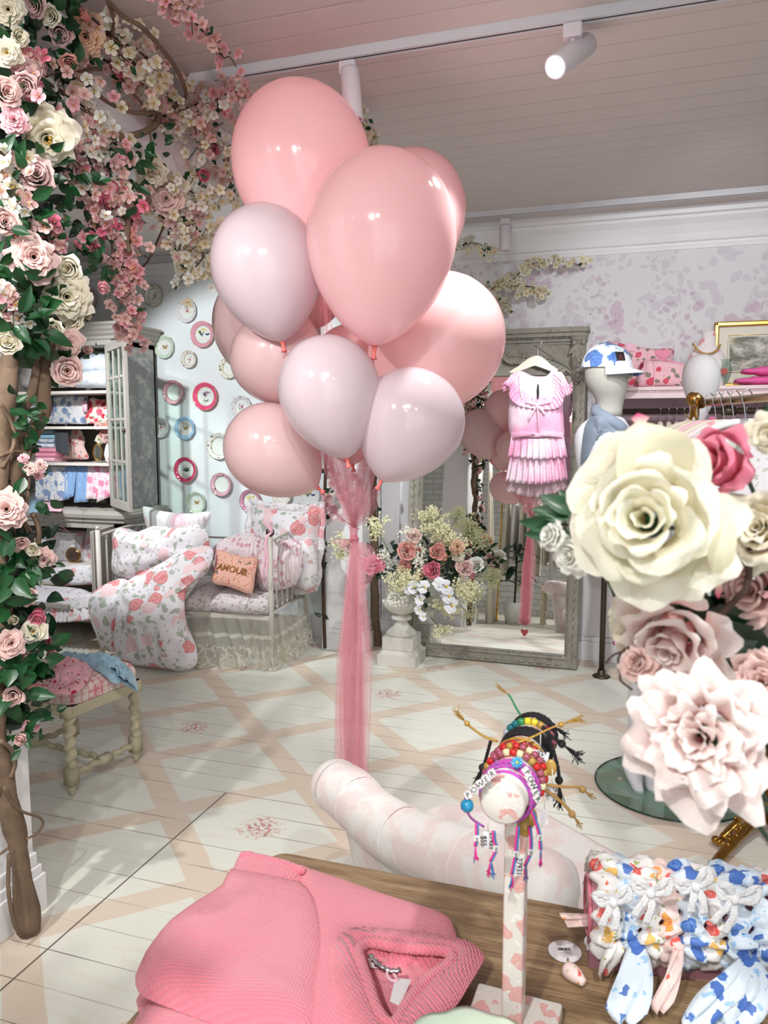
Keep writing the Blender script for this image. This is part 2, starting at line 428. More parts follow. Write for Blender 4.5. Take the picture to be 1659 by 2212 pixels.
# ---------------------------------------------------------------- the room
XL, XR, YB, YF, HC = -4.62, 3.4, 5.1, -1.9, 2.8
def floor_mat():
    t = NT('painted lattice boards'); co = t.coord()
    s = t.n('ShaderNodeSeparateXYZ', i0=co); x, y = s.outputs[0], s.outputs[1]
    wob = t.math('MULTIPLY', t.math('SUBTRACT', t.noise(co, 9, 3), .5), .012)
    p = t.math('MULTIPLY', t.math('ADD', x, y), .70711); q = t.math('MULTIPLY', t.math('SUBTRACT', x, y), .70711)
    def band(v, v0, half):
        r = t.math('WRAP', t.math('SUBTRACT', v, v0), .2775, -.2775)
        return t.math('LESS_THAN', t.math('ADD', t.math('ABSOLUTE', r), wob), half)
    b = t.math('MAXIMUM', band(p, 1.105, .052), band(q, -3.53, .052))
    worn_ = t.math('MULTIPLY_ADD', t.noise(co, 2.2, 4, .7), .35, .62)
    base = t.mix(t.noise(co, 1.7, 4, .6), lin((218, 221, 208)), lin((232, 232, 222)))
    base = t.mix(t.ramp(t.noise(t.coord(scale=(1, 6, 1)), 5, 4), (.55, (0, 0, 0)), (.75, (.35, .35, .35))), base, lin((204, 196, 180)))
    col = t.mix(t.math('MULTIPLY', b, worn_), base, lin((218, 198, 178)))
    cp = t.math('WRAP', t.math('SUBTRACT', p, .83), .555, -.555); cq = t.math('WRAP', t.math('SUBTRACT', q, -2.69), .555, -.555)
    rr = t.math('SQRT', t.math('ADD', t.math('MULTIPLY', cp, cp), t.math('MULTIPLY', cq, cq)))
    fl = t.math('LESS_THAN', t.math('ADD', rr, t.math('MULTIPLY', t.noise(co, 28, 3), .22)), .185)
    fl2 = t.math('LESS_THAN', t.math('ADD', rr, t.math('MULTIPLY', t.noise(co, 28, 3), .22)), .15)
    n5 = t.math('GREATER_THAN', t.noise(co, 60, 3), .5)
    col = t.mix(t.math('MULTIPLY', fl, t.math('MULTIPLY', n5, .7)), col, lin((206, 168, 156)))
    col = t.mix(t.math('MULTIPLY', fl2, t.math('MULTIPLY', n5, .8)), col, lin((188, 120, 118)))
    # board gaps along x, and one long butt joint
    def gap(v, pitch, v0, w, strength):
        r = t.math('ABSOLUTE', t.math('WRAP', t.math('SUBTRACT', v, v0), pitch/2, -pitch/2))
        return t.math('MULTIPLY', t.math('LESS_THAN', r, w), strength)
    br = t.ramp(t.noise(t.coord(scale=(1, 7.7, 1)), 2.4, 2), (.42, (.12, .12, .12)), (.6, (.75, .75, .75)))
    g = gap(y, .128, 2.06, .0019, br)
    j = t.math('MULTIPLY', t.math('LESS_THAN', t.math('ABSOLUTE', t.math('ADD', x, 1.585)), .0032), t.math('LESS_THAN', y, 2.70))
    j2 = t.math('MULTIPLY', t.math('LESS_THAN', t.math('ABSOLUTE', t.math('SUBTRACT', x, .05)), .002), t.math('GREATER_THAN', y, 2.9))
    g = t.math('MAXIMUM', g, t.math('MAXIMUM', t.math('MULTIPLY', j, .85), t.math('MULTIPLY', j2, 0.0)))
    col = t.mix(g, col, lin((70, 56, 46)))
    sp = t.math('GREATER_THAN', t.noise(co, 55, 2, .4), .80)
    col = t.mix(sp, col, lin((120, 94, 66)))
    t.bump(t.math('SUBTRACT', 1.0, g), .3, .003)
    return t.fin(col, t.math('MULTIPLY_ADD', t.noise(co, 3, 3), .3, .28), 0.0)
def ceiling_mat():
    t = NT('boarded ceiling'); co = t.coord(); s = t.n('ShaderNodeSeparateXYZ', i0=co)
    r = t.math('ABSOLUTE', t.math('WRAP', s.outputs[1], .065, -.065))
    g = t.math('LESS_THAN', r, .0022); g2 = t.math('SUBTRACT', 1.0, g)
    col = t.mix(t.math('MULTIPLY', g, .4), lin((208, 200, 196)), lin((160, 148, 146)))
    t.bump(t.ramp(r, (0.0, (0, 0, 0)), (.006, (1, 1, 1))), .5, .004)
    return t.fin(col, .7)
def wallpaper_mat():
    t = NT('faded rose wallpaper'); co0 = t.coord(scale=(1, 0, 1)); co = t.warp(co0, 9, .11)
    base = t.mix(t.noise(co0, 3, 2), lin((222, 224, 226)), lin((228, 224, 228)))
    def blot(col, off, sc_, r, gate, c, a):
        vv = t.n('ShaderNodeVectorMath', 'ADD', i0=co, i1=off).outputs[0]
        v = t.voro(vv, sc_); g = t.math('GREATER_THAN', t.noise(t.n('ShaderNodeVectorMath', 'ADD', i0=co0, i1=off).outputs[0], 2.6, 2), gate)
        e = t.ramp(v.outputs['Distance'], (r-.05, (a, a, a)), (r, (0, 0, 0)))
        return t.mix(t.math('MULTIPLY', e, g), col, lin(c))
    col = blot(base, (3, 0, 7), 13, .5, .50, (196, 182, 200), .38)
    col = blot(col, (9, 0, 2), 22, .42, .47, (206, 198, 204), .6)
    col = blot(col, (0, 0, 0), 9, .45, .56, (200, 168, 190), .55)
    col = blot(col, (5, 0, 5), 20, .35, .56, (186, 148, 174), .5)
    return t.fin(col, .8)
M_['floor'] = floor_mat(); M_['ceiling'] = ceiling_mat(); M_['paper'] = wallpaper_mat()
def brick_mat():
    t = NT('white painted brick'); co = t.coord(rot=(PI/2, 0, 0)); b = t.n('ShaderNodeTexBrick', Vector=co, Scale=1.0)
    b.inputs['Color1'].default_value = lin((226, 226, 224)); b.inputs['Color2'].default_value = lin((214, 214, 212)); b.inputs['Mortar'].default_value = lin((186, 186, 184))
    b.inputs['Brick Width'].default_value = .23; b.inputs['Row Height'].default_value = .086; b.inputs['Mortar Size'].default_value = .008
    t.bump(b.outputs['Fac'], -.6, .01); return t.fin(b.outputs['Color'], .7)
M_['brick'] = brick_mat()
struct('floor', box_of((XL-.1, YF, -.1), (XR+.1, YB+.1, 0)), M_['floor'])
struct('ceiling', box_of((XL-.1, YF, HC), (XR+.1, YB+.1, HC+.1)), M_['ceiling'])
mb = MB().box((XL-.1, YB, 0), (-1.75, YB+.1, HC)); mb.box((-1.75, YB, 0), (XR+.1, YB+.1, HC), 1)
struct('wall_back', mb, [M_['wall'], M_['paper']])
struct('wall_left', box_of((XL-.1, YF, 0), (XL, YB, HC)), M_['wall'])
struct('wall_right', box_of((XR, YF, 0), (XR+.1, YB, HC)), M_['wall'])
struct('wall_front', box_of((XL-.1, YF-.1, 0), (-.35, YF, HC)), M_['brick'])
# partition between the two halves of the shop: near stub wall, back pillar, beam
def base_block(mb, x0, x1, y0, y1, h=.19, d=.025):
    mb.box((x0-d, y0-d, 0), (x1+d, y1+d, h*.62)); mb.box((x0-d*.7, y0-d*.7, h*.62), (x1+d*.7, y1+d*.7, h*.78)); mb.box((x0-d*.35, y0-d*.35, h*.78), (x1+d*.35, y1+d*.35, h))
PX0, PX1 = -2.02, -1.755
struct('wall_partition', box_of((PX0, .95, 0), (PX1, 1.815, HC)), M_['trim'])
mb = MB(); base_block(mb, PX0, PX1, .95, 1.815); struct('baseboard_partition', mb, M_['trim'], bevel=.004)
struct('wall_pillar', box_of((-2.005, 4.8, 0), (-1.74, YB, HC)), M_['trim'])
mb = MB(); base_block(mb, -2.005, -1.74, 4.8, 5.2); struct('baseboard_pillar', mb, M_['trim'], bevel=.004)
struct('trim_1', box_of((PX0, 1.815, 2.5), (PX1, 4.8, HC)), M_['trim'], bevel=.004)
# cornice on the papered wall
mb = MB(); prof = [(0, -.215), (-.012, -.215), (-.016, -.2), (-.02, -.19), (-.02, -.178), (-.035, -.17), (-.05, -.13), (-.075, -.085), (-.105, -.055), (-.11, -.04), (-.135, -.034), (-.14, -.012), (-.165, -.008), (-.165, 0), (0, 0)]
mb.grid([[V((x, YB+a, HC+b)) for a, b in prof] for x in (-1.74, XR)])
struct('trim_2', mb, M_['trim'])
struct('trim_3', box_of((XL, YB-.03, 2.705), (-2.005, YB, 2.74)).box((XL, YB-.018, 2.66), (-2.005, YB, 2.705)), M_['trim'], bevel=.004)
# wainscot panels and skirting under the rail
mb = MB()
for i in range(9):
    x = -1.70+i*.58; mb.box((x, YB-.02, .16), (x+.1, YB, 1.25)); mb.box((x+.1, YB-.014, .16), (x+.13, YB, 1.25)); mb.box((x+.55, YB-.014, .16), (x+.58, YB, 1.25)); mb.box((x+.13, YB-.006, .16), (x+.55, YB, 1.2))
mb.box((-1.74, YB-.024, 1.2), (XR, YB, 1.25)); mb.box((-1.74, YB-.04, 1.25), (XR, YB, 1.27))
struct('trim_4', mb, M_['trim'], bevel=.003)
mb = MB(); mb.box((-1.74, YB-.03, 0), (XR, YB, .13)); mb.box((-1.74, YB-.02, .13), (XR, YB, .16)); struct('baseboard_back', mb, M_['trim'], bevel=.004)
struct('baseboard_left', MB().box((XL, YB-.03, 0), (-2.03, YB, .15)), M_['trim'], bevel=.004)
# ---------------------------------------------------------------- ceiling tracks and lamps
def track(x0, x1, y, label):
    r = thing('ceiling_track', label, 'lighting track', ((x0+x1)/2, y, HC), group=None)
    mb = MB().box((x0, y-.018, HC-.032), (x1, y-.006, HC)).box((x0, y+.006, HC-.032), (x1, y+.018, HC)).box((x0, y-.006, HC-.012), (x1, y+.006, HC))
    part('rail', mb, M_['track'], r, False); part('slot', MB().box((x0+.05, y-.0055, HC-.03), (x1, y+.0055, HC-.0125)), M_['track_dark'], r, False)
    part('end_cap', MB().box((x0-.09, y-.02, HC-.034), (x0, y+.02, HC)), M_['lampwhite'], r, False, bevel=.003)
track(-1.52, 2.6, 2.61, 'long white track across the ceiling above the balloons, carrying the lit lamp')
track(-1.7, 2.6, 4.70, 'white track near the cornice at the back, carrying one small lamp')
def lamp(name, label, mount, p0, p1, r, lit):
    """mount on the ceiling, cylinder from p0 (back) to p1 (mouth)"""
    mount, p0, p1 = V(mount), V(p0), V(p1)
    t = thing(name, label, 'track spotlight', mount)
    mb = MB().box(mount+V((-.03, -.02, -.075)), mount+V((.03, .02, -.03))); part('adapter', mb, M_['lampwhite'], t, False, bevel=.006)
    ax = (p1-p0).normalized(); L = (p1-p0).length; pv = p0+ax*(L*.3)
    part('stem', MB().tube([mount+V((0, 0, -.07)), V((mount.x, mount.y, max(pv.z, p0.z)+.012 if abs(ax.z) > .9 else pv.z+.01)), pv], .009, 8), M_['lampwhite'], t)
    M = frame_mat(p0, ax)
    part('barrel', MB().lathe([(0, 0), (r*.9, 0), (r, .006), (r, L-.004), (r*.97, L), (r*.85, L), (r*.85, L-.012), (0, L-.012)], 32, M), M_['lampwhite'], t)
    mb = MB(); 
    for q in (.25, .5, .75): mb.lathe([(r*q-.001, -.002), (r*q+.001, -.002), (r*q+.001, .001), (r*q-.001, .001)], 24, M, cap=False)
    part('heat_vent', mb, M_['track_dark'], t)
    part('lamp_face', MB().lathe([(0, L-.009), (r*.84, L-.009), (r*.84, L-.006), (0, L-.006)], 32, M), M_['lit'] if lit else M_['lampwhite'], t, label='glowing lens' if lit else None)
m = AZ(752, 113, HC); lamp('track_spotlight', 'white cylinder spotlight hanging straight down behind the tallest balloon', m, (m.x+.005, m.y, AD(755, 150, 2.81).z), (m.x+.02, m.y, AD(755, 262, 2.81).z), .034, False)
m = AZ(1238, 30, HC); lamp('track_spotlight', 'white spotlight tilted towards the balloons with its lens lit bright', m, AD(1268, 95, 2.64), AD(1199, 145, 2.48), .036, True)
m = AZ(1092, 460, HC); lamp('track_spotlight', 'small unlit spotlight near the cornice above the blossom twig', m, (m.x, m.y, AD(1092, 482, 4.73).z), (m.x, m.y, AD(1092, 538, 4.73).z), .035, False)
# ---------------------------------------------------------------- flowers
def petal_grid(mb, a0, ha, rho, zz, nu, nv, ruf, seed, notch=0.0, mi=0, curlz=0.0):
    """one petal: rho(v), zz(v) profile about the flower axis, half angle ha"""
    rows = []; cols = []
    for j in range(nv+1):
        v0 = j/nv; wv = 0.32+0.68*math.sin(min(1, v0*1.2+.08)*PI*.5)
        if v0 > .8: wv *= 1-.16*((v0-.8)/.2)**2
        row = []; cr = []
        for i in range(nu+1):
            u = -1+2*i/nu; v = v0*(1-.24*abs(u)**2.4)
            a = a0+u*ha*wv
            e = noise.noise(V((u*1.7+seed, v*1.9, seed*.37)))
            r = rho(v)*(1+ruf*e*v)*(1+.10*u*u*v)
            z = zz(v)-notch*math.exp(-(u*4)**2)*max(0, v-.7)+ruf*.35*rho(1)*noise.noise(V((u*3+seed*2, v*3, 1.3)))*v-curlz*u*u*v
            row.append(V((r*math.cos(a), r*math.sin(a), z))); cr.append(v*(.8+.2*abs(u)))
        rows.append(row); cols.append(cr)
    mb.grid(rows, mi, cols=cols)
def rose_mb(kind, seed=1, hi=1):
    """unit rose: about 1 wide, opening towards +z"""
    r = random.Random(seed); mb = MB(); nu, nv = (5, 5) if hi == 1 else (9, 9)
    if kind == 'garden': L = [(3,.03,.08,.36,1.3),(4,.05,.15,.36,1.0),(5,.09,.22,.35,.85),(6,.12,.30,.32,.75),(6,.16,.38,.26,.72),(6,.18,.46,.17,.72),(6,.2,.52,.05,.7)]
    elif kind == 'open': L = [(4,.04,.13,.24,.9),(5,.08,.24,.24,.85),(5,.12,.36,.2,.85),(6,.15,.46,.12,.8),(6,.17,.55,.02,.75)]
    elif kind == 'cup': L = [(3,.02,.07,.46,1.4),(3,.06,.14,.46,1.2),(4,.12,.22,.43,1.0),(5,.2,.32,.38,.9),(5,.24,.42,.30,.85)]
    else: L = [(3,.03,.06,.62,1.5),(3,.10,.11,.62,1.3),(4,.18,.19,.56,1.1),(4,.22,.28,.44,.9)]
    for k, (n, r0, r1, h, ha) in enumerate(L):
        off = r.random()*6
        for i in range(n):
            a = off+2*PI*i/n+r.uniform(-.2, .2); s = r.uniform(.9, 1.12); f = k/(len(L)-1)
            rho = lambda v, r0=r0, r1=r1, s=s, f=f: (r0+(r1-r0)*(v**(1.6 if f < .6 else 1.0)))*s*(1+(.22*f*max(0, v-.75)*4*.5))+.012
            zz = lambda v, h=h, s=s, f=f, k=k: -.08+.08*(1-f)+h*s*(math.sin(v*PI*.5*(1+.32*f)))
            petal_grid(mb, a, ha*r.uniform(.9, 1.05), rho, zz, nu, nv, .28 if f > .3 else .18, seed*7.3+k*3.1+i*1.7)
    if kind == 'open':
        for i in range(16):
            a = r.random()*6.28; q = r.uniform(.02, .1); mb.ball((q*math.cos(a), q*math.sin(a), .16+r.uniform(0, .06)), .018, 4, 1)
    # calyx
    mb.ball((0, 0, -.10), .10, 6, 2, (1, 1, .7))
    for i in range(5):
        a = i*2*PI/5; mb.tube([V((.08*math.cos(a), .08*math.sin(a), -.06)), V((.2*math.cos(a), .2*math.sin(a), -.03)), V((.27*math.cos(a), .27*math.sin(a), -.10))], [.03, .025, .004], 4, 2)
    return mb
M_['stamen'] = plain('yellow stamen', (216, 168, 70), .7)
PET = {
 'cream': petal_mat('cream petal', (232, 222, 186), (242, 238, 226), (222, 196, 120)),
 'white': petal_mat('white petal', (228, 228, 216), (242, 242, 238), (214, 206, 160)),
 'pale': petal_mat('pale pink petal', (226, 180, 172), (240, 214, 208), (206, 134, 130)),
 'pink': petal_mat('pink petal', (226, 148, 158), (242, 202, 206), (200, 84, 108)),
 'hot': petal_mat('bright pink petal', (226, 96, 128), (238, 150, 172), (196, 50, 92)),
 'mauve': petal_mat('dusty mauve petal', (204, 162, 160), (222, 192, 188), (166, 108, 116)),
 'peach': petal_mat('peach petal', (226, 164, 120), (240, 216, 188), (200, 112, 84)),
 'coral': petal_mat('coral petal', (220, 140, 130), (234, 176, 166), (196, 96, 92)),
 'edged': petal_mat('cream petal with pink edge', (232, 227, 198), (238, 235, 222), (222, 208, 150)),
}
FM = {}
def flower_mesh(kind, col, v, hi=1):
    k = (kind, col, v, hi)
    if k not in FM: FM[k] = mesh_of('rose', rose_mb(kind, v+3, hi), [PET[col], M_['stamen'], M_['leaf']])
    return FM[k]
def blossom_mesh(col, v):
    k = ('b', col, v)
    if k not in FM:
        mb = MB(); r = random.Random(v)
        for i in range(5):
            petal_grid(mb, i*2*PI/5+r.uniform(-.1, .1), .62, lambda q: .04+.5*q, lambda q: .16*q*q+.04*q*v, 3, 3, .22, v*3+i, notch=.25)
        for i in range(5):
            a = r.random()*6.28; mb.tube([V((0, 0, 0)), V((.09*math.cos(a), .09*math.sin(a), .2))], [.014, .02], 3, 1)
        FM[k] = mesh_of('blossom', mb, [PET[col], M_['stamen']])
    return FM[k]
def face_to(p, d, s, spin=0.0):
    return frame_mat(p, d) @ Matrix.Rotation(spin, 4, 'Z') @ Matrix.Scale(s, 4)
def to_cam(p, j=.5, up=0.0):
    d = (O3-V(p)).normalized(); return (d+V((RND.uniform(-j, j), RND.uniform(-j, j), RND.uniform(-j, j)+up))).normalized()
def leaf_add(mb, p, d, n, L, W, mi=0, bend=.25):
    """pointed oval leaf from p along d, face normal n"""
    d = V(d).normalized(); n = V(n); n = (n-d*n.dot(d)); n = n.normalized() if n.length > 1e-4 else d.orthogonal().normalized(); s = d.cross(n)
    rows = []
    for i in range(6):
        t = i/5; w_ = W*.5*math.sin(PI*t**.8)*(1 if t < 1 else 0)+1e-4
        c = p+d*(L*t)-n*(bend*L*t*t)
        rows.append([c+s*(w_*q)+n*(abs(q)*w_*.35) for q in (-1, -.5, 0, .5, 1)])
    mb.grid(rows, mi)
def leaves_about(mb, p, n, L, spread, mi=0, d0=None):
    for i in range(n):
        d = V((RND.uniform(-1, 1), RND.uniform(-1, 1), RND.uniform(-.9, .7)))
        if d0: d = d*.7+V(d0)
        leaf_add(mb, p+V((RND.uniform(-1, 1), RND.uniform(-1, 1), RND.uniform(-1, 1)))*spread, d, to_cam(p, .6), L*RND.uniform(.7, 1.2), L*RND.uniform(.45, .62), mi, RND.uniform(0, .4))
def GP(px, py, X=-1.70, j=0.0):
    p = AX(px, py, X+RND.uniform(-j, j))
    if p.z > 2.70: p = AZ(px, py, 2.70-abs(RND.uniform(0, j)))
    return p
def pxsize(p, px): return (p-O3).dot(CF)*px/FPX
# ---- climbing rose vine up the near partition
vine = thing('climbing_rose_vine', 'thick flowering rose vine winding up the white partition at the left edge', 'rose vine', (PX1+.09, 1.55, 0))
def bark(mbq, pts, r0, r1, n=10, tw=5):
    c = crv(pts, 6); k = len(c)
    c = [p+V((nz(p, 9, 1), nz(p, 9, 4), 0))*.012 for p in c]
    mbq.tube(c, [r0+(r1-r0)*i/(k-1) for i in range(k)], n, fr=lambda i, a: 1+.16*math.sin(a*2+i*.35*tw/5)+.10*math.sin(a*5-i*.5)+.12*noise.noise(V((i*.31, a*.8, 2))))
VX = PX1+.075
def vp(L, X=VX): return [GP(x, y, X) for x, y in L]
for pts, r0, r1 in [
    ([(64, 2012), (52, 1920), (42, 1825), (24, 1761), (12, 1690), (2, 1630), (-12, 1560), (-5, 1450), (6, 1330), (8, 1230), (18, 1120), (30, 1030), (54, 975), (82, 915), (96, 885), (84, 839), (90, 790), (108, 740), (130, 690)], .028, .020),
    ([(-6, 1240), (-2, 1100), (4, 960), (10, 860), (27, 771), (43, 690), (52, 620), (40, 540)], .026, .022),
    ([(30, 1120), (44, 1010), (52, 893), (64, 845), (74, 790), (72, 720), (90, 640)], .013, .009),
    ([(-10, 1700), (20, 1720), (40, 1760), (52, 1800), (56, 1850)], .012, .010)]:
    mb = MB(); bark(mb, vp(pts), r0, r1); part('trunk', mb, M_['branch'], vine)
for pts, r in [([(20, 1845), (18, 1920), (30, 1990), (45, 2020)], .006), ([(30, 1890), (32, 1960), (40, 2018)], .005), ([(0, 1600), (25, 1620), (32, 1650), (22, 1680)], .007),
               ([(8, 1700), (40, 1748), (84, 1765), (93, 1780), (80, 1800), (57, 1812)], .004), ([(0, 1845), (20, 1830)], .004),
               ([(45, 765), (85, 760), (118, 785)], .004), ([(0, 870), (26, 915), (30, 960), (5, 1010)], .006), ([(0, 985), (40, 975), (62, 1010), (58, 1080), (45, 1110), (60, 1150)], .005),
               ([(70, 1110), (80, 1130), (84, 1160), (76, 1200)], .008), ([(0, 1440), (40, 1460), (60, 1500)], .006), ([(20, 1060), (55, 1075), (52, 1120), (70, 1150)], .004), ([(62, 990), (66, 960), (60, 930)], .004)]:
    part('tendril', MB().tube(crv(vp(pts, VX+.03), 6), r, 6), M_['branch'], vine)
# roses on the vine: px, py, size px, kind, colour
ROSES = [(100,298,108,'open','cream'),(186,76,74,'garden','peach'),(110,35,42,'cup','cream'),(14,112,50,'open','cream'),(42,80,36,'cup','cream'),(30,262,50,'garden','pink'),
 (78,380,74,'cup','mauve'),(150,132,40,'cup','coral'),(186,38,30,'bud','coral'),(327,370,64,'garden','cream'),(256,418,62,'cup','cream'),(290,440,40,'open','cream'),(360,429,58,'garden','pale'),
 (430,380,32,'bud','hot'),(467,328,24,'bud','hot'),(340,228,36,'garden','pink'),(72,556,88,'garden','pale'),(142,640,92,'garden','cream'),(150,582,60,'cup','cream'),(114,714,50,'cup','cream'),
 (160,690,46,'cup','cream'),(186,682,24,'bud','cream'),(150,741,48,'open','pale'),(195,756,24,'bud','pale'),(145,801,66,'cup','pale'),(18,744,56,'cup','cream'),(205,532,34,'bud','hot'),(222,611,34,'bud','pink'),(254,561,24,'bud','pink'),
 (14,1102,78,'garden','pale'),(42,1172,40,'cup','pale'),(73,1185,34,'cup','cream'),(95,1208,46,'garden','pale'),(58,1290,44,'cup','pale'),(83,1325,46,'bud','hot'),(28,1337,28,'bud','cream'),(72,1363,46,'open','cream'),
 (22,1390,60,'garden','pale'),(54,1432,46,'cup','mauve'),(110,1421,34,'bud','pink'),(104,1385,20,'bud','hot'),(28,1502,48,'cup','pale'),(66,1566,34,'garden','pink'),(48,1592,34,'bud','pale'),(50,990,20,'garden','pink'),(66,1013,26,'garden','pale'),(88,1005,24,'garden','pale'),(84,1026,20,'garden','pink'),
 (10,200,60,'cup','pale'),(60,180,54,'cup','mauve'),(58,150,40,'garden','mauve'),(10,480,60,'cup','pale'),(0,1290,22,'bud','pale'),(18,20,60,'garden','cream'),(78,10,50,'cup','mauve'),(130,70,50,'cup','mauve')]
fol = MB()
for i, (x, y, s, kd, c) in enumerate(ROSES):
    far = x > 235
    X = (VX+.06) if not far else -1.68
    p = GP(x, y, X, .02)
    sz = pxsize(p, s)*(1.0 if kd != 'bud' else 1.25)
    inst('rose', flower_mesh(kd, c, i % 2, 2 if s > 80 else 1), vine, face_to(p, to_cam(p, .35 if kd != 'bud' else .9, -.1), sz, RND.random()*6), label={'cream': 'cream rose', 'pale': 'pale pink rose', 'pink': 'pink rose', 'hot': 'bright pink rosebud', 'mauve': 'dusty pink rose', 'peach': 'peach rose', 'coral': 'coral rosebud'}[c])
    back = (p-O3).normalized()
    leaves_about(fol, p+back*sz*.35, 5 if s > 30 else 3, max(.022, min(.055, sz*.6)), sz*.5, 0)
for (x, y, n, L) in [(20,690,7,.09),(70,690,6,.09),(100,660,6,.10),(40,1050,5,.06),(50,900,7,.045),(75,880,5,.05),(60,920,5,.05),(50,880,4,.05),(80,960,5,.07),(30,1230,9,.08),(60,1240,8,.08),(95,1240,6,.08),(20,1280,8,.1),(60,1410,8,.08),(90,1400,6,.08),
    (15,1440,8,.09),(40,1470,8,.1),(75,1440,6,.08),(20,1540,6,.07),(30,1570,6,.06),(90,1550,6,.05),(55,1550,4,.06),(60,740,8,.1),(90,730,6,.09),(130,600,6,.06),(170,560,6,.05),(20,580,9,.07),(40,620,8,.07),(90,610,6,.07),(20,340,8,.07),(10,480,8,.06),(60,460,6,.06),(30,440,6,.08),(90,440,5,.06),
    (170,370,8,.06),(180,400,6,.06),(280,390,8,.06),(300,350,7,.06),(310,320,4,.05),(265,440,5,.05),(250,350,6,.06),(340,310,5,.045),(365,300,4,.045),(140,450,7,.05),(130,500,6,.05),(180,520,6,.05),(190,560,6,.04),(230,580,6,.04),(75,1080,5,.07),(10,1180,6,.08),(110,40,7,.07),(150,20,7,.08),(70,110,6,.07),(130,100,7,.07),(20,60,6,.07),(80,170,5,.05),(15,1620,3,.05),(0,880,4,.05)]:
    p = GP(x, y, VX+.045 if x < 235 else -1.66, .03); leaves_about(fol, p, n, L*.85, .04)
part('foliage', fol, M_['leaf'], vine)
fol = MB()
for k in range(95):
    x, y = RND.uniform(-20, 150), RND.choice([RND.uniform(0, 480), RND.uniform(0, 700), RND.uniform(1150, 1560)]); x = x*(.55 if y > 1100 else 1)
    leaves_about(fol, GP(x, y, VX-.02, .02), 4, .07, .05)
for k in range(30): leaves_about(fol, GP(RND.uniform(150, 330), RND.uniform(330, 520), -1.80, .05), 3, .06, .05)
part('shaded_foliage', fol, M_['leafdark'], vine)  # darker leaf colour added to deepen the shade behind the blossoms
# ---- blossom branches
def blossom_branch(label, pts, cols, n, spread, size=.026, X=-1.68, P=None, r=.005, subs=6, leafn=6, group=None, name='blossom_branch', seedv=0, down=.2, maxparts=70, jd=.05):
    """pts in photo pixels; P maps a pixel to a point"""
    P = P or (lambda x, y: GP(x, y, X))
    c3 = crv([P(x, y) for x, y in pts], 8); th = thing(name, label, 'blossom branch', c3[0], group=group)
    mb = MB(); k = len(c3); mb.tube(c3, [r*(1-.6*i/(k-1)) for i in range(k)], 6)
    ends = list(c3)
    for i in range(subs):
        a = c3[RND.randrange(k)]; d = V((RND.uniform(-1, 1), RND.uniform(-1, 1), RND.uniform(-1, .6)))*spread*1.1
        q = [a, a+d*.5+V((0, 0, RND.uniform(-.02, .02))), a+d]; mb.tube(crv(q, 3), r*.35, 4); ends += [q[1], q[2]]
    part('twig', mb, M_['twig'], th)
    extra = MB()
    for i in range(n):
        a = ends[RND.randrange(len(ends))]; p = a+V((RND.gauss(0, 1)*min(spread*.5, jd), RND.gauss(0, 1)*min(spread*.5, jd), RND.gauss(0, 1)*spread*.5-down*spread*.3))
        if p.z > HC-.03: p.z = HC-.03-RND.random()*.06
        c = cols[RND.randrange(len(cols))]; s = size*RND.uniform(1.05, 1.6); M = face_to(p, to_cam(p, 1.0, -.3), s, RND.random()*6)
        me = blossom_mesh(c, RND.randrange(2))
        if i < maxparts: inst('blossom', me, th, M)
        else:
            b = len(extra.v); extra.v += [M @ v.co for v in me.vertices]; extra.f += [tuple(x+b for x in f.vertices) for f in me.polygons]; extra.m += [PL.index(c) if f.material_index == 0 else len(PL) for f in me.polygons]
            extra.c += [d.value for d in me.attributes['tip'].data]
    if extra.v: setp(part('blossoms', extra, [PET[c] for c in PL]+[M_['stamen']], th), kind='stuff')
    if leafn:
        lf = MB()
        for i in range(leafn): leaves_about(lf, ends[RND.randrange(len(ends))], 2, .03, .02)
        part('leaves', lf, M_['leaf'], th)
    return th
PL = ['cream', 'white', 'pale', 'pink', 'mauve', 'coral', 'peach', 'hot']
B = blossom_branch
B('pink blossom twig dangling from the top edge left of the long track', [(335,-20),(370,10),(405,30),(440,70),(470,100),(485,130)], ['pink','pale','pink','mauve'], 62, .035, .024, X=-1.45, subs=8)
B('pink cherry branch reaching towards the tallest balloon under the track end', [(330,260),(400,235),(450,215),(500,200),(535,190)], ['pink','pale','mauve','white'], 85, .05, .027)
B('white blossom branch crowding beside the left side of the tallest balloon', [(360,200),(420,260),(460,310),(490,360),(500,410)], ['white','pale','cream','pale'], 150, .09, .030, subs=14)
B('cream blossom mass hanging left of the pale left balloon', [(400,400),(430,440),(425,500),(440,550),(410,590)], ['cream','white','cream'], 150, .075, .030, subs=14, leafn=12)
B('drooping white blossoms above the plate wall near the bare fork', [(360,400),(390,450),(400,500),(385,540)], ['cream','white','mauve'], 90, .06, .028, subs=8)
B('long pink blossom strand hanging lowest over the cabinet corner', [(300,420),(285,480),(278,560),(282,620),(284,680),(275,715)], ['pink','pale','pink','coral','mauve'], 120, .045, .026, subs=8, maxparts=90)
B('pink blossom strand hanging just left of the lowest strand', [(240,500),(245,560),(262,610),(255,650)], ['pink','pale','mauve'], 34, .035, .024, subs=5, leafn=10)
B('pale pink blossom branch over the beam in the upper left corner', [(90,170),(150,210),(190,240),(210,280),(260,310)], ['pale','white','white','cream','pink'], 95, .075, .030, subs=12)
B('white blossom branch on the ceiling behind the curling bare vine', [(200,40),(260,90),(300,110),(330,150),(300,180)], ['white','cream','pale'], 120, .085, .028, subs=14, X=-1.78)
B('cream blossom branch curling in front of the white beam', [(280,130),(340,180),(360,220),(390,260)], ['white','cream'], 85, .06, .028, subs=8)
B('mauve pink blossom branch under the big cream rose', [(90,330),(140,340),(190,330),(240,340),(265,320)], ['mauve','pink','pale','white'], 85, .06, .027, subs=10)
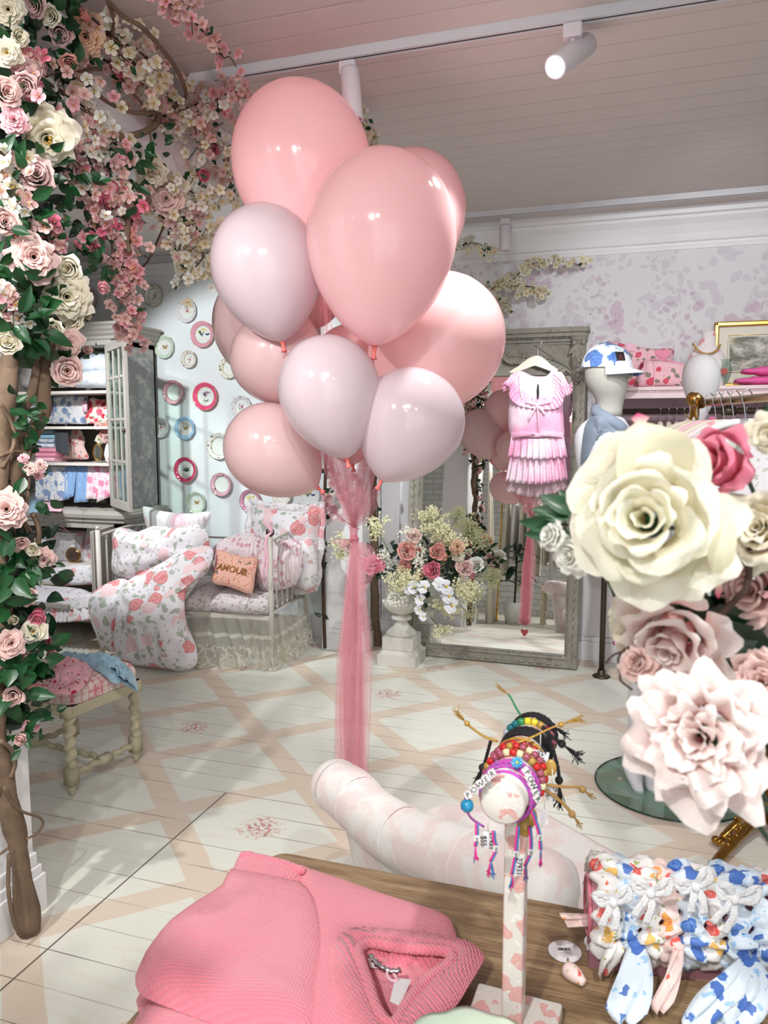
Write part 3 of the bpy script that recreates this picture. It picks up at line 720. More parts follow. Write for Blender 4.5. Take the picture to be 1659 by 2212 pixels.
B('deep pink blossom bunch between the cream roses', [(170,380),(220,400),(240,450),(220,490),(195,480)], ['pink','white','hot','pale'], 90, .055, .026, subs=10)
B('bright pink blossom bunch over the large pale pink rose', [(40,480),(80,490),(110,505),(135,520)], ['hot','pink','white','pale'], 60, .035, .026, X=VX+.03)
B('dusky blossom branch shaded behind the pale left roses', [(290,450),(340,440),(380,420),(410,360),(430,330)], ['mauve','pale','white','cream'], 100, .08, .028, subs=10, X=-1.80)
B('pink and white blossoms spilling at the left edge beside the thick trunk', [(-20,620),(10,640),(25,660),(30,690)], ['white','pale','pink'], 45, .035, .028, X=VX+.05, subs=4)
B('pink blossom cluster at the left edge below the small cream rose', [(40,100),(70,130),(60,170),(30,160)], ['pink','mauve','pale','hot'], 60, .04, .028, X=VX+.05)
B('white blossoms at the left edge level with the spotlight', [(-10,320),(20,350),(25,400),(10,440)], ['white','cream','pale'], 50, .04, .028, X=VX+.03)
B('pink blossom cluster above the centre of the white beam end', [(225,130),(262,145),(280,150),(255,165)], ['pink','pale','hot'], 40, .035, .028)
B('white blossom twig drooping behind the spotlight right of the tallest balloon', [(745,205),(775,225),(782,262),(800,280),(795,315)], ['white','cream'], 40, .035, .030, P=lambda x, y: AZ(x, y, 2.80-(y-205)*.0012), leafn=5, jd=.03)
B('cream blossom sprig peeping out right of the brightest balloon', [(985,540),(1010,525),(1040,530),(1055,545)], ['cream','white'], 42, .045, .030, P=lambda x, y: AY(x, y, 4.75), leafn=6)
B('cream blossom branch arching over the wallpaper above the carved mirror', [(1040,640),(1070,620),(1110,600),(1140,575),(1190,560),(1250,572)], ['cream','white','cream'], 95, .035, .034, P=lambda x, y: AY(x, y, 4.95), leafn=3, maxparts=95, jd=.03)
B('lower cream blossom twig beneath the arching one on the wallpaper', [(1075,612),(1110,618),(1150,620),(1185,637)], ['cream','cream','white'], 60, .03, .034, P=lambda x, y: AY(x, y, 4.97), leafn=2, jd=.03)
B('pale blossom sprig hanging at the upper left of the carved mirror', [(1050,610),(1065,640),(1085,655),(1092,670)], ['cream','white'], 40, .03, .032, P=lambda x, y: AY(x, y, 5.04), leafn=5, jd=.03)
# bare curling vines
mb = MB()
for pts, r in [([(215,-20),(260,30),(305,58),(340,95),(375,140),(400,190),(398,215),(370,235),(320,245),(270,238),(225,215),(185,180),(150,140)], .007), ([(345,240),(335,270),(300,290),(250,295),(240,290)], .012), ([(230,-5),(245,40),(243,75)], .006),
    ([(275,470),(272,520),(278,545)], .012), ([(160,160),(200,150),(215,150)], .006), ([(270,185),(310,230),(325,290),(322,330)], .004), ([(345,245),(352,280),(360,300)], .004), ([(440,240),(390,250),(350,275)], .009)]:
    mb.tube(crv([GP(x, y, -1.66) for x, y in pts], 6), r, 7)
single('bare_vine', mb, M_['branch'], 'bare brown vine curling in loops over the white beam near the ceiling', 'vine')
mb = MB()
for pts, r in [([(353,490),(340,520),(322,560),(300,585)], .004), ([(365,500),(368,530),(385,550),(400,558)], .006), ([(368,520),(380,510)], .004), ([(385,550),(395,590)], .003), ([(322,560),(312,552)], .002)]:
    mb.tube(crv([GP(x, y, -1.75) for x, y in pts], 6), r, 6)
single('bare_twig', mb, M_['twig'], 'bare dark forked twig hanging above the plate wall', 'twig')
# ---------------------------------------------------------------- balloons
BM = {'pink': balloon_mat('bubblegum pink latex', (247, 212, 214)), 'soft': balloon_mat('soft pearl pink latex', (230, 214, 220)), 'rose': balloon_mat('rose pink latex', (243, 206, 206)), 'mauve': balloon_mat('dusky pink latex', (234, 202, 202))}
M_['knot'] = plain('tight coral balloon neck', (222, 110, 104), .35, var=.05)
TULLE = sheer_mat('pink tulle', (236, 172, 184), .5, lambda t, co: t.math('MULTIPLY_ADD', t.noise(t.coord(scale=(60, 60, 1.5)), 3, 3), .62, .06))
TULLE_C = sheer_mat('gathered pink tulle', (232, 150, 166), .6)
# top px, knot px, width px, distance
BAL = [((622,182),(692,585),292,2.80,'pink','tallest bubblegum pink balloon at the top of the bunch'),
 ((836,325),(808,768),320,2.48,'pink','largest pink balloon at the front of the bunch, its knot over the middle'),
 ((915,327),(850,640),232,2.92,'pink','bright pink balloon half hidden behind the largest front one'),
 ((548,445),(613,752),236,2.62,'soft','pale pearly balloon on the upper left of the bunch'),
 ((530,590),(640,860),230,3.12,'mauve','dusky balloon furthest left, behind the pale upper left one'),
 ((545,690),(672,880),205,2.80,'mauve','dusky balloon between the pale upper left one and the lower left one'),
 ((672,480),(682,722),180,3.08,'rose','coral pink balloon wedged at the centre behind the two big ones'),
 ((682,726),(752,1003),222,2.45,'soft','pale pearly balloon at the front centre of the bunch'),
 ((1040,618),(815,905),284,2.84,'rose','large rose pink balloon on the right of the bunch'),
 ((940,806),(818,1050),234,2.48,'soft','translucent pale balloon at the lower right of the bunch'),
 ((505,905),(694,1060),200,2.70,'mauve','dusky rose balloon at the lower left of the bunch'),
 ((738,703),(806,905),200,3.10,'rose','coral balloon hidden behind the front centre pale one'),
 ((748,840),(763,1012),150,2.84,'rose','small coral balloon low behind the front centre pale one')]
def balloon_mesh(L, r):
    prof = []
    for i in range(33):
        t = i/32; z = L*(.045+.955*t)
        # pear: wide towards the top
        s = math.sin(PI*t**1.22) if t < 1 else 0
        q = r*min(1.0, (math.sin(PI*min(1, t**.86)*.5)**1.15)) if t < .56 else r*math.sqrt(max(0, 1-((t-.56)/.44)**2))
        if t < .56: q = r*(1-((.56-t)/.56)**1.85)**.68
        prof.append((max(q, .007), z))
    return prof
GATH = V((0, 0, 0)); gpt = AD(765, 1140, 2.73)
knots = []
for i, (tp, kp, wd, d, c, lab) in enumerate(BAL):
    T = AD(tp[0], tp[1], d+.02); K = AD(kp[0], kp[1], d-.01 if kp[0] != 682 else d)
    L = (T-K).length; r = wd*.5*d/FPX*.985; L = max(L, r*2.12)
    M = frame_mat(K, (T-K).normalized()); th = thing('balloon', lab, 'balloon', group=None, M=M)
    part('envelope', MB().lathe(balloon_mesh(L, r), 48, None, cap=False), BM[c], th, world=False)
    part('knot', MB().lathe([(.002, -.012), (.011, -.012), (.008, -.004), (.0045, .002), (.006, .01), (.012, .022*L/.3), (.014, .03)], 12, None), M_['knot'], th, world=False)
    knots.append(K)
# ribbons of tulle from the knots to the tie
for i, K in enumerate(knots):
    if i in (6, 4): pass
    mb = MB(); g = gpt+V((RND.uniform(-.008, .008), RND.uniform(-.008, .008), 0)); mid = K.lerp(g, .5)+V((RND.uniform(-.02, .02), .02, -.02))
    c = crv([K, mid, g], 8)
    for s in (0, 1):
        rows = []
        for j, p in enumerate(c):
            f = j/(len(c)-1); wdt = (.006+.03*math.sin(PI*f)*(1 if s == 0 else .5)); a = s*1.3+i
            rows.append([p+(CR*math.cos(a)+CF*math.sin(a))*(wdt*u)+V((0, 0, 0.004*math.sin(u*7+j))) for u in (-1, -.5, 0, .5, 1)])
        mb.grid(rows)
    single('tulle_strand', mb, TULLE, 'pink tulle strand tied to the %s balloon' % ['tallest', 'largest front', 'half hidden bright pink', 'pale upper left', 'furthest left dusky', 'middle left dusky', 'coral centre', 'front centre pale', 'large right hand rose pink', 'lower right translucent', 'lower left dusky', 'hidden coral', 'small low coral'][i], 'ribbon')
tie = thing('tulle_streamer', 'long pink tulle streamer tied under the balloons and falling to the floor', 'tulle streamer', (-.97, 2.56, 0.07))
mb = MB(); base = V((-.97, 2.56, .12)); kn = AD(765, 1166, 2.73)
mb.tube(crv([gpt, AD(764, 1152, 2.73), kn], 4), [.020, .017, .015, .014, .014, .013, .014, .016, .02], 10, fr=lambda i, a: 1+.2*math.sin(a*5))
part('gathered_neck', mb, TULLE_C, tie)
for q in range(4):
    mb = MB(); rows = []
    for j in range(40):
        f = j/39; c = kn.lerp(base, f)+CR*(.006*math.sin(f*5+q)); wd = (.012+.055*min(1, f*2.2)**.7)*(1-.15*q)*(1-.25*max(0, f-.7))
        rows.append([c+CR*(wd*u)+CF*(.012*math.sin(u*(6+q)+q*2)*min(1, f*4)+.008*q-.01) for u in [-1+2*k/24 for k in range(25)]])
    mb.grid(rows); part('streamer', mb, TULLE if q < 3 else TULLE_C, tie)
mb = MB()   # bow tails at the tie
for s, L in ((1, .18), (1, .11), (-1, .03)):
    rows = []
    for j in range(10):
        f = j/9; c = kn+CR*(s*.045*math.sin(f*2.2))*1.0+V((0, 0, -L*f+.02*math.sin(f*3)))
        rows.append([c+CR*(.035*math.sin(PI*(.1+.8*f))*u)+CF*(.01*math.sin(u*6+j)-.02) for u in (-1, -.6, -.2, .2, .6, 1)])
    mb.grid(rows)
part('bow', mb, TULLE, tie)
mb = MB().ball(kn, .017, 8); part('tie_knot', mb, TULLE_C, tie)
mb = MB(); bb = V((-.97, 2.56, .0))
for k in range(9):
    a = k*.7; mb.grid([[bb+V((0, 0, .12))+V((math.cos(a+u)*.06*f, math.sin(a+u)*.06*f, .05*f+.02*math.sin(u*9))) for u in (0, .25, .5, .75)] for f in (.1, .5, 1)])
part('bottom_bow', mb, TULLE, tie)
mb = MB(); r_ = []
for k in range(24):
    a = 2*PI*k/24; r_.append((.040*math.sin(a)**3, .035*(math.cos(a)-.35*math.cos(2*a)-.12*math.cos(3*a))))
mb.puff([bb+CR*x+V((0, 0, .048+y)) for x, y in r_], -CF, .018, .018, 5); single('balloon_weight', mb, plain('glossy pink foil', (226, 110, 120), .25, .3), 'pink heart shaped weight on the floor holding the streamer', 'balloon weight')
# ---------------------------------------------------------------- plates on the wall
def plate_mb(r, scal, n=64):
    mb = MB(); fl = (lambda a, z: 1+.03*scal*abs(math.sin(a*4))**.6) if scal else None
    pr_ = [(0, .006), (r*.58, .006), (r*.64, .008), (r*.70, .016), (r*.95, .026), (r, .028), (r*1.0, .024), (r*.7, .008), (r*.6, 0), (0, 0)]
    mb.lathe(pr_, n, None, 0, (lambda a, z: 1+(.035*(1-abs(math.sin(a*5)))**1*(-1) if z > .012 else 0)) if scal else None, cap=False); return mb
def plate_mat(name, rim, gold, inner=(232, 236, 232), r=.08, sprig=None):
    t = NT(name); co = t.coord(); s = t.n('ShaderNodeSeparateXYZ', i0=co)
    rr = t.math('SQRT', t.math('ADD', t.math('MULTIPLY', s.outputs[0], s.outputs[0]), t.math('MULTIPLY', s.outputs[1], s.outputs[1])))
    f = t.math('DIVIDE', rr, r)
    col = lin(inner)
    if rim: col = t.mix(t.math('GREATER_THAN', f, .68), col, lin(rim))
    if sprig:
        v = t.voro(t.n('ShaderNodeVectorMath', 'ADD', i0=co, i1=(.5, .3, 0)).outputs[0], 46/ (r/.08)); on = t.math('MULTIPLY', t.math('LESS_THAN', t.math('ADD', v.outputs['Distance'], t.math('MULTIPLY', t.noise(co, 120, 2), .3)), .42), t.math('GREATER_THAN', f, .66))
        sp = t.n('ShaderNodeSeparateColor', Color=v.outputs['Color']); on = t.math('MULTIPLY', on, t.math('LESS_THAN', sp.outputs[0], .5))
        col = t.mix(on, col, t.mix(sp.outputs[1], lin(sprig), lin((70, 86, 60))))
    if gold:
        e = t.math('GREATER_THAN', f, .965); e2 = t.math('LESS_THAN', t.math('ABSOLUTE', t.math('SUBTRACT', f, .68)), .014)
        col = t.mix(t.math('MAXIMUM', e, e2), col, lin(gold))
    return t.fin(col, .1, 0.0, Coat_Weight=.3)
M_['butter'] = plain('painted butterfly wing', (176, 146, 84), .3, var=.3, vs=80); M_['bdark'] = plain('painted dark line', (52, 42, 40), .3)
M_['prose'] = plain('painted rose', (196, 84, 116), .3, var=.4, vs=120); M_['pgreen'] = plain('painted leaf', (62, 104, 74), .3, var=.4, vs=120); M_['plilac'] = plain('painted lilac', (150, 110, 160), .3, var=.3, vs=100); M_['pyel'] = plain('painted daffodil', (222, 196, 84), .3, var=.2); M_['pblue'] = plain('painted blue wing', (40, 56, 110), .3, var=.3)
def motif(kind, r):
    """flat painted centre as thin enamel shapes, plate local frame"""
    mb = MB(); rr = random.Random(int(r*9999)+len(kind)); Z = .0068
    def dab(x, y, a, l, w_, mi):
        pts = [(math.cos(a)*l*math.cos(q)*.5-math.sin(a)*w_*math.sin(q)*.5+x, math.sin(a)*l*math.cos(q)*.5+math.cos(a)*w_*math.sin(q)*.5+y) for q in [2*PI*k/8 for k in range(8)]]
        mb.add([V((p[0], p[1], Z+mi*.0001)) for p in pts], [tuple(range(8))], mi)
    if kind == 'butterfly':
        for s in (-1, 1):
            dab(s*.16*r, .07*r, s*.7, .30*r, .16*r, 0); dab(s*.12*r, -.09*r, -s*.7, .22*r, .14*r, 0)
        dab(0, 0, PI/2, .34*r, .045*r, 1)
    elif kind == 'rose':
        dab(0, 0, 0, .26*r, .24*r, 2); dab(.03*r, .05*r, 0, .12*r, .1*r, 4)
        for k in range(9): a = rr.random()*6.28; q = rr.uniform(.18, .36)*r; dab(q*math.cos(a), q*math.sin(a), a, .16*r, .07*r, rr.choice([3, 3, 2, 4, 5]))
    elif kind == 'flower':
        for k in range(7): a = PI/2+rr.uniform(-.8, .8); dab(.2*r*math.cos(a), .2*r*math.sin(a)-.05*r, a, .4*r, .04*r, 3)
        for k in range(9): a = PI/2+rr.uniform(-1, 1); q = rr.uniform(.2, .45)*r; dab(q*math.cos(a), q*math.sin(a)-.05*r, rr.random()*3, .12*r, .09*r, rr.choice([4, 4, 2, 3]))
        dab(.1*r, -.3*r, .5, .3*r, .1*r, 3); dab(-.1*r, -.3*r, 2.4, .2*r, .08*r, 3)
    elif kind == 'grass':
        for k in range(14): a = PI*(.1+.8*k/13); dab(.18*r*math.cos(a), .18*r*math.sin(a)-.15*r, a, .45*r, .045*r, 3 if k % 3 else 1)
        for k in range(5): a = rr.uniform(.6, 2.5); dab(.42*r*math.cos(a), .42*r*math.sin(a)-.1*r, rr.random()*3, .1*r, .06*r, 4)
    elif kind == 'daffodil':
        for k in range(8): a = rr.uniform(.7, 2.6); dab(.2*r*math.cos(a)-.1*r, .2*r*math.sin(a)-.1*r, a, .5*r, .04*r, 3)
        for k in range(6): a = rr.uniform(.9, 3); q = rr.uniform(.25, .5)*r; dab(q*math.cos(a), q*math.sin(a), rr.random()*3, .18*r, .13*r, 5)
        for s in (-1, 1): dab(.36*r+s*.08*r, .02*r, s*.7, .22*r, .14*r, 6); 
    return mb
MOT = None
PLATES = [(187,645,23,'rim',(214,170,172),None,None,'rose','dusky pink plate half hidden behind the large cream rose'),
 (245,645,22,'sc',None,(150,120,70),(150,90,90),None,'white gold edged sprigged plate partly behind the hanging pink blossom'),
 (330,638,22,'rd',(226,224,212),(130,100,60),(140,80,84),'rose','small topmost ivory plate with gold edge right of the pink blossom strand'),
 (400,671,24,'sc',(224,222,224),None,(160,90,110),'rose','white scalloped plate with a rose in the middle, upper right of the green one'),
 (435,722,27,'rd',(222,158,176),(190,150,110),None,'daffodil','pink rimmed plate with daffodils and a blue butterfly'),
 (352,749,24,'sc',(206,224,204),None,None,'butterfly','pale green plate with a butterfly, the upper one'),
 (406,776,18,'rd',(228,226,214),(160,130,80),(140,80,84),'rose','smallest ivory saucer just below the pink daffodil plate'),
 (372,847,25,'rd',(230,176,192),(150,110,70),(200,120,120),None,'white plate with soft pink gilt rim left of the hot pink rimmed one'),
 (441,856,29,'rd',(232,84,130),(200,160,110),None,'flower','hot pink rimmed plate with a lilac flower'),
 (343,923,22,'sc',(218,218,218),None,(170,80,100),'rose','white scalloped plate with roses left of the blue plate'),
 (397,925,24,'sc',(160,200,228),None,None,'butterfly','sky blue rimmed plate with an orange butterfly'),
 (471,964,28,'sc',(232,234,228),(170,140,70),(130,80,90),None,'large white scalloped plate with gold edge and sprigs'),
 (398,1015,27,'rd',(206,70,112),(206,170,150),None,'grass','deep pink rimmed plate with green grasses'),
 (476,1047,25,'rd',(228,180,200),(150,120,80),(120,80,60),None,'white plate with pink garland rim below the large gold edged one'),
 (421,1086,24,'sc',(206,224,204),None,None,'butterfly','pale green plate with a butterfly, the lowest one above the white pillow'),
 (519,878,23,'sc',(224,222,224),None,(160,90,110),'rose','white scalloped rose plate partly behind the dusky balloons'),
 (492,795,22,'sc',(232,234,220),(180,150,70),(120,80,60),None,'ivory gold edged plate peeking out left of the dusky balloon'),
 (539,1083,25,'rd',(206,150,174),(120,90,80),None,'daffodil','mauve pink rimmed plate with daffodils beside the ruffled pillow'),
 (607,1070,22,'rd',(230,226,220),(190,160,110),(160,80,90),None,'white plate with thin gold rim under the lower left balloon'),
 (664,1070,27,'sc',(228,230,226),None,None,'daffodil','white plate with yellow daffodil and dark butterfly under the balloons')]
for i, (x, y, rp, sh, rim, gold, spr, mot, lab) in enumerate(PLATES):
    p = AY(x, y, YB-.035); r = pxsize(p, rp)*1.03; M = Matrix.Translation(V((p.x, YB-.002, p.z))) @ Matrix.Rotation(PI/2, 4, 'X')
    th = thing('decorative_plate', lab, 'plate', M=M, group=None)
    part('dish', plate_mb(r, sh == 'sc'), plate_mat('china glaze', rim, gold, (228, 232, 228), r, spr), th, world=False)
    if mot: part('painted_motif', motif(mot, r), [M_['butter'], M_['bdark'], M_['prose'], M_['pgreen'], M_['plilac'], M_['pyel'], M_['pblue']], th, world=False)
    for a in (.8, 2.34, 3.9, 5.5): part('wire_hook', MB().tube([V((r*.9*math.cos(a), r*.9*math.sin(a), .025)), V((r*1.03*math.cos(a), r*1.03*math.sin(a), .03)), V((r*1.0*math.cos(a), r*1.0*math.sin(a), .01))], .0012, 5), M_['brass'], th, world=False)
# ---------------------------------------------------------------- soft things
def ruffle_mb(top, bot, folds, amp, nrm, nu=None, nv=8, ph=0.0, top_amp=.15, mb=None, mi=0, jit=.3, n=None):
    """cloth hanging between two curves, folded along its length"""
    mb = mb or MB(); nu = nu or folds*8; T = crv(top, 8); Bc = crv(bot, 8); nrm = V(nrm).normalized(); rows = []
    def at(c, f):
        x = f*(len(c)-1); i = min(int(x), len(c)-2); return c[i].lerp(c[i+1], x-i)
    for i in range(nu+1):
        f = i/nu; a = at(T, f); b = at(Bc, f); w_ = math.sin(f*folds*2*PI+ph+1.3*noise.noise(V((f*folds*.6, ph, 0))))
        row = []
        for j in range(nv+1):
            g = j/nv; am = amp*(top_amp+(1-top_amp)*g)*(1+jit*noise.noise(V((f*folds*.9, g, ph+3))))
            row.append(a.lerp(b, g)+nrm*(w_*am))
        rows.append(row)
    return mb.grid(rows, mi)
F_ = {}
F_['duvet'] = floral('rose chintz duvet', (222, 218, 222), [(222, 160, 160), (206, 120, 124), (226, 196, 198)], (136, 144, 130), 9.5, .46, .38, (184, 180, 178), petal=.55, dens=.8)
F_['duvet2'] = floral('soft rose bedding', (224, 220, 224), [(226, 176, 178), (212, 150, 154)], (158, 162, 152), 12, .4, .32, (190, 186, 184), petal=.5, dens=.6)
F_['ditsy'] = floral('tiny sprig quilt', (208, 200, 200), [(178, 160, 160), (160, 142, 148)], (150, 148, 140), 42, .36, .3, None, petal=.4, dens=.9, quilt=0)
F_['quiltpink'] = floral('pink quilted chintz', (220, 204, 208), [(208, 160, 170), (190, 150, 158)], (168, 160, 156), 24, .4, .3, None, quilt=14)
F_['whitequilt'] = floral('white and faint pink quilt', (232, 228, 230), [(236, 208, 214), (228, 190, 200)], None, 6, .38, .3, None, quilt=9, dens=.5)
F_['palebed'] = floral('pale blue sprigged bedding', (216, 222, 230), [(180, 192, 210), (196, 206, 220)], (196, 204, 206), 20, .36, .3, None, petal=.5)
F_['toile'] = floral('blue toile', (206, 206, 206), [(104, 124, 160), (130, 148, 178)], (128, 144, 170), 16, .42, .33, (150, 164, 186), petal=.6, dens=.8)
F_['bluetoile'] = floral('blue on blue toile', (124, 160, 200), [(92, 130, 178), (150, 182, 214)], (100, 138, 182), 18, .42, .33, None, petal=.6, dens=.8)
F_['pinktoile'] = floral('pink toile', (222, 206, 212), [(212, 120, 152), (220, 150, 174)], (216, 140, 166), 16, .42, .33, (222, 170, 188), petal=.6, dens=.8)
F_['redrose'] = floral('red rose print on pink', (238, 176, 188), [(196, 40, 70), (160, 30, 56)], (92, 96, 70), 26, .3, .22, None, petal=.5, dens=.7)
F_['crimson'] = floral('bright red floral print', (232, 210, 200), [(206, 52, 74), (226, 110, 130), (186, 34, 60)], (74, 110, 78), 17, .45, .3, (222, 180, 84), petal=.5, dens=.85)
F_['mitt'] = floral('dusky rose mitt print', (206, 176, 168), [(190, 96, 96), (206, 130, 130)], (104, 104, 104), 20, .36, .34, None, petal=.5, dens=.6)
F_['bluecloth'] = floral('washed blue sprig cloth', (150, 186, 206), [(116, 150, 186), (170, 200, 216)], (128, 164, 170), 30, .36, .3, None, petal=.5)
F_['lav'] = floral('white lavender print cloth', (232, 228, 234), [(196, 172, 200), (176, 150, 186)], (206, 200, 190), 20, .3, .25, None, petal=.5)
def check_mat():
    t = NT('pink check upholstery'); co = t.warp(t.coord(), 30, .003); s = t.n('ShaderNodeSeparateXYZ', i0=co)
    def st(v, o=0.0): return t.math('LESS_THAN', t.math('ABSOLUTE', t.math('WRAP', t.math('ADD', v, o), .0175, -.0175)), .0045)
    a = t.math('ADD', t.math('ADD', st(s.outputs[0]), st(s.outputs[1])), t.math('MULTIPLY', st(s.outputs[2]), .7))
    a = t.math('MULTIPLY', a, t.math('MULTIPLY_ADD', t.noise(co, 40, 2), .7, .15))
    return t.fin(t.mix(t.math('MINIMUM', a, 1.0), lin((226, 210, 204)), lin((206, 120, 126))), .9)
F_['check'] = check_mat()
def solidcloth(n, c, b=.2): return plain(n, c, .95, var=.05, vs=30, bump=b, bs=400, Sheen_Weight=.3)
C_ = {k: solidcloth(k+' cloth', c) for k, c in dict(white=(230, 230, 232), pink=(232, 150, 176), babypink=(240, 190, 206), skyblue=(140, 182, 208), blue=(92, 126, 170), navy=(52, 60, 76), cream=(222, 216, 198), yellow=(232, 216, 160), grey=(60, 64, 70), tealgrey=(116, 140, 146), palegreen=(206, 222, 216), hotpink=(226, 110, 170), red=(196, 60, 66)).items()}
def pad(name, label, cat, pxs, Y, tf, mat, tb=None, k=3, nrm=None, group=None, wr=None, P=None, p=2.2, rings=10, parent=None, c=None):
    pts = [(P(x, y) if P else AY(x, y, Y)) for x, y in pxs]
    mb = MB().puff(pts, nrm or (0, -1, 0), tf, tf if tb is None else tb, rings, k, 0, p, wr, c)
    if parent: return part(name, mb, mat, parent)
    return single(name, mb, mat, label, cat, group)
# ---------------------------------------------------------------- glazed cabinet
cab = thing('display_cabinet', 'tall weathered grey cabinet with open shelves of linens beside the plate wall', 'cabinet', (-4.03, 4.84, 0))
cx0, cx1, cy0, cy1 = -4.56, -3.50, 4.60, 5.06
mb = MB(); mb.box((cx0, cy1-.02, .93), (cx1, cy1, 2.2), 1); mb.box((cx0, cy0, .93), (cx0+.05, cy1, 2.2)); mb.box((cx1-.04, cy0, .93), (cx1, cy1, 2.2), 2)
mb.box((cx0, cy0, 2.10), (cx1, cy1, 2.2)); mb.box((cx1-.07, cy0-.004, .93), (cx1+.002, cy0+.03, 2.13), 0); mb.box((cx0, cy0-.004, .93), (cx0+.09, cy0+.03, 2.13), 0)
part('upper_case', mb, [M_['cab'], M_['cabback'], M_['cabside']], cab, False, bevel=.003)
mb = MB(); pr_ = [(0, 2.135), (.012, 2.14), (.012, 2.16), (.03, 2.175), (.035, 2.19), (.05, 2.205), (.055, 2.222), (.07, 2.235), (.07, 2.25), (-.2, 2.25)]
mb.grid([[V((cx0-a, cy0-a, z)) for a, z in pr_], [V((cx1+a, cy0-a, z)) for a, z in pr_], [V((cx1+a, cy1, z)) for a, z in pr_]]); part('cornice', mb, M_['cab'], cab, False)
for z in (1.785, 1.53, 1.265): part('shelf', MB().box((cx0+.04, cy0+.02, z-.02), (cx1-.04, cy1-.01, z)), M_['cabin'], cab, False, bevel=.002)
bx1 = -3.44
mb = MB(); pr_ = [(0, .84), (.01, .85), (.012, .87), (.03, .88), (.036, .905), (.024, .91), (.02, .925), (-.05, .93)]
mb.grid([[V((cx0-a, cy0-.06-a, z)) for a, z in pr_], [V((bx1+a, cy0-.06-a, z)) for a, z in pr_], [V((bx1+a, cy1, z)) for a, z in pr_]]); mb.box((cx0, cy0-.06, .88), (bx1, cy1, .93)); part('counter', mb, M_['cab'], cab, False)
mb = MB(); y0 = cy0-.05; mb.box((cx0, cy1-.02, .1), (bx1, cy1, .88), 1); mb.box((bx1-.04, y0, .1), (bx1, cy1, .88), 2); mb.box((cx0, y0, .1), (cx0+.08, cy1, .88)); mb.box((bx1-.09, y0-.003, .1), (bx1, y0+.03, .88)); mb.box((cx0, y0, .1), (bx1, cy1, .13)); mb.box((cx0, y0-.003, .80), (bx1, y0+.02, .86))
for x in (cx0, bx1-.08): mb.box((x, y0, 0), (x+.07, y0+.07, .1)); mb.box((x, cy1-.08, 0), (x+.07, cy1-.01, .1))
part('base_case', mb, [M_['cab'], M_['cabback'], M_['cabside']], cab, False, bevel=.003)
part('shelf', MB().box((cx0+.05, y0+.03, .505), (bx1-.05, cy1-.02, .525)), M_['cabin'], cab, False, bevel=.002)
# the open glazed door
h0 = V((AY(237, 900, cy0).x, cy0-.01, 0)); h1 = AD(283, 1100, 5.03); h1.z = 0; dv = (h1-h0).normalized(); dl = (h1-h0).length; dn = V((-dv.y, dv.x, 0))
DM = Matrix(((dv.x, dn.x, 0, h0.x), (dv.y, dn.y, 0, h0.y), (0, 0, 1, 0), (0, 0, 0, 1)))
z0, z1 = .965, 2.095
def bars(mb, M, L, z0, z1, s, t_, vb=(), hb=(), bt=.018):
    mb.box((0, -t_, z0), (s, t_, z1), 0, M); mb.box((L-s, -t_, z0), (L, t_, z1), 0, M); mb.box((s, -t_, z0), (L-s, t_, z0+s*1.1), 0, M); mb.box((s, -t_, z1-s), (L-s, t_, z1), 0, M)
    for v in vb: mb.box((L*v-bt/2, -t_*.6, z0+s), (L*v+bt/2, t_*.6, z1-s), 0, M)
    for v in hb: mb.box((s, -t_*.6, z0+(z1-z0)*v-bt/2), (L-s, t_*.6, z0+(z1-z0)*v+bt/2), 0, M)
    return mb
dr = part('door', bars(MB(), DM, dl, z0, z1, .052, .012, (.36, .66), (.29, .54, .79)), M_['cab'], cab, False, bevel=.002, label='glazed door standing open')
part('pane', MB().box((.05, -.002, z0+.05), (dl-.05, .002, z1-.05), 0, DM), M_['glass'], dr, False)
part('latch', MB().ball(DM @ V((dl-.03, -.02, 1.50)), .014, 6), M_['bronze'], dr)
# lower door, open towards the room
g0 = V((bx1-.09, cy0-.06, 0)); g1 = g0+V((.085, -.33, 0)); dv2 = (g1-g0).normalized(); dn2 = V((-dv2.y, dv2.x, 0)); DM2 = Matrix(((dv2.x, dn2.x, 0, g0.x), (dv2.y, dn2.y, 0, g0.y), (0, 0, 1, 0), (0, 0, 0, 1)))
mb = MB().box((0, -.006, .16), ((g1-g0).length, .006, .82), 0, DM2); bars(mb, DM2, (g1-g0).length, .15, .83, .055, .012); part('door', mb, M_['cab'], cab, False, bevel=.002, label='lower panel door ajar')
# pulled out board
q = [AY(60, 1300, 4.2), AY(150, 1287, 4.2), AY(218, 1268, 4.2)]
mb = MB().box((cx0+.1, 4.16, .30), (-3.62, 4.56, .33)); part('pull_out_board', mb, M_['cab'], cab, False, bevel=.004)
# linens in the cabinet
W9 = wrink(9, .022, 1)
pad('pillow', 'crumpled pale blue sprigged pillow on the top cabinet shelf, the upper one', 'pillow', [(172,790),(190,765),(225,760),(255,775),(262,800),(225,805),(185,805)], 4.82, .10, F_['palebed'], wr=W9)
pad('pillow', 'crumpled pale blue sprigged pillow on the top cabinet shelf, the lower one', 'pillow', [(152,835),(158,812),(190,802),(240,800),(266,812),(266,836),(210,838)], 4.80, .11, F_['palebed'], wr=W9)
pad('pillow', 'plain white pillow at the left of the top cabinet shelf', 'pillow', [(50,835),(56,770),(100,760),(150,790),(155,820),(150,836),(100,837)], 4.84, .10, C_['white'], wr=W9)
pad('folded_bedding', 'pale green folded bedding at the left of the second cabinet shelf', 'bedding', [(62,915),(64,862),(112,858),(114,915)], 4.84, .05, F_['palebed'], k=1, p=5)
th = pad('packaged_quilt', 'blue toile quilt in a flat pack with a pink tag, second cabinet shelf', 'quilt pack', [(114,916),(117,856),(190,855),(190,916)], 4.83, .035, F_['toile'], k=1, p=6)
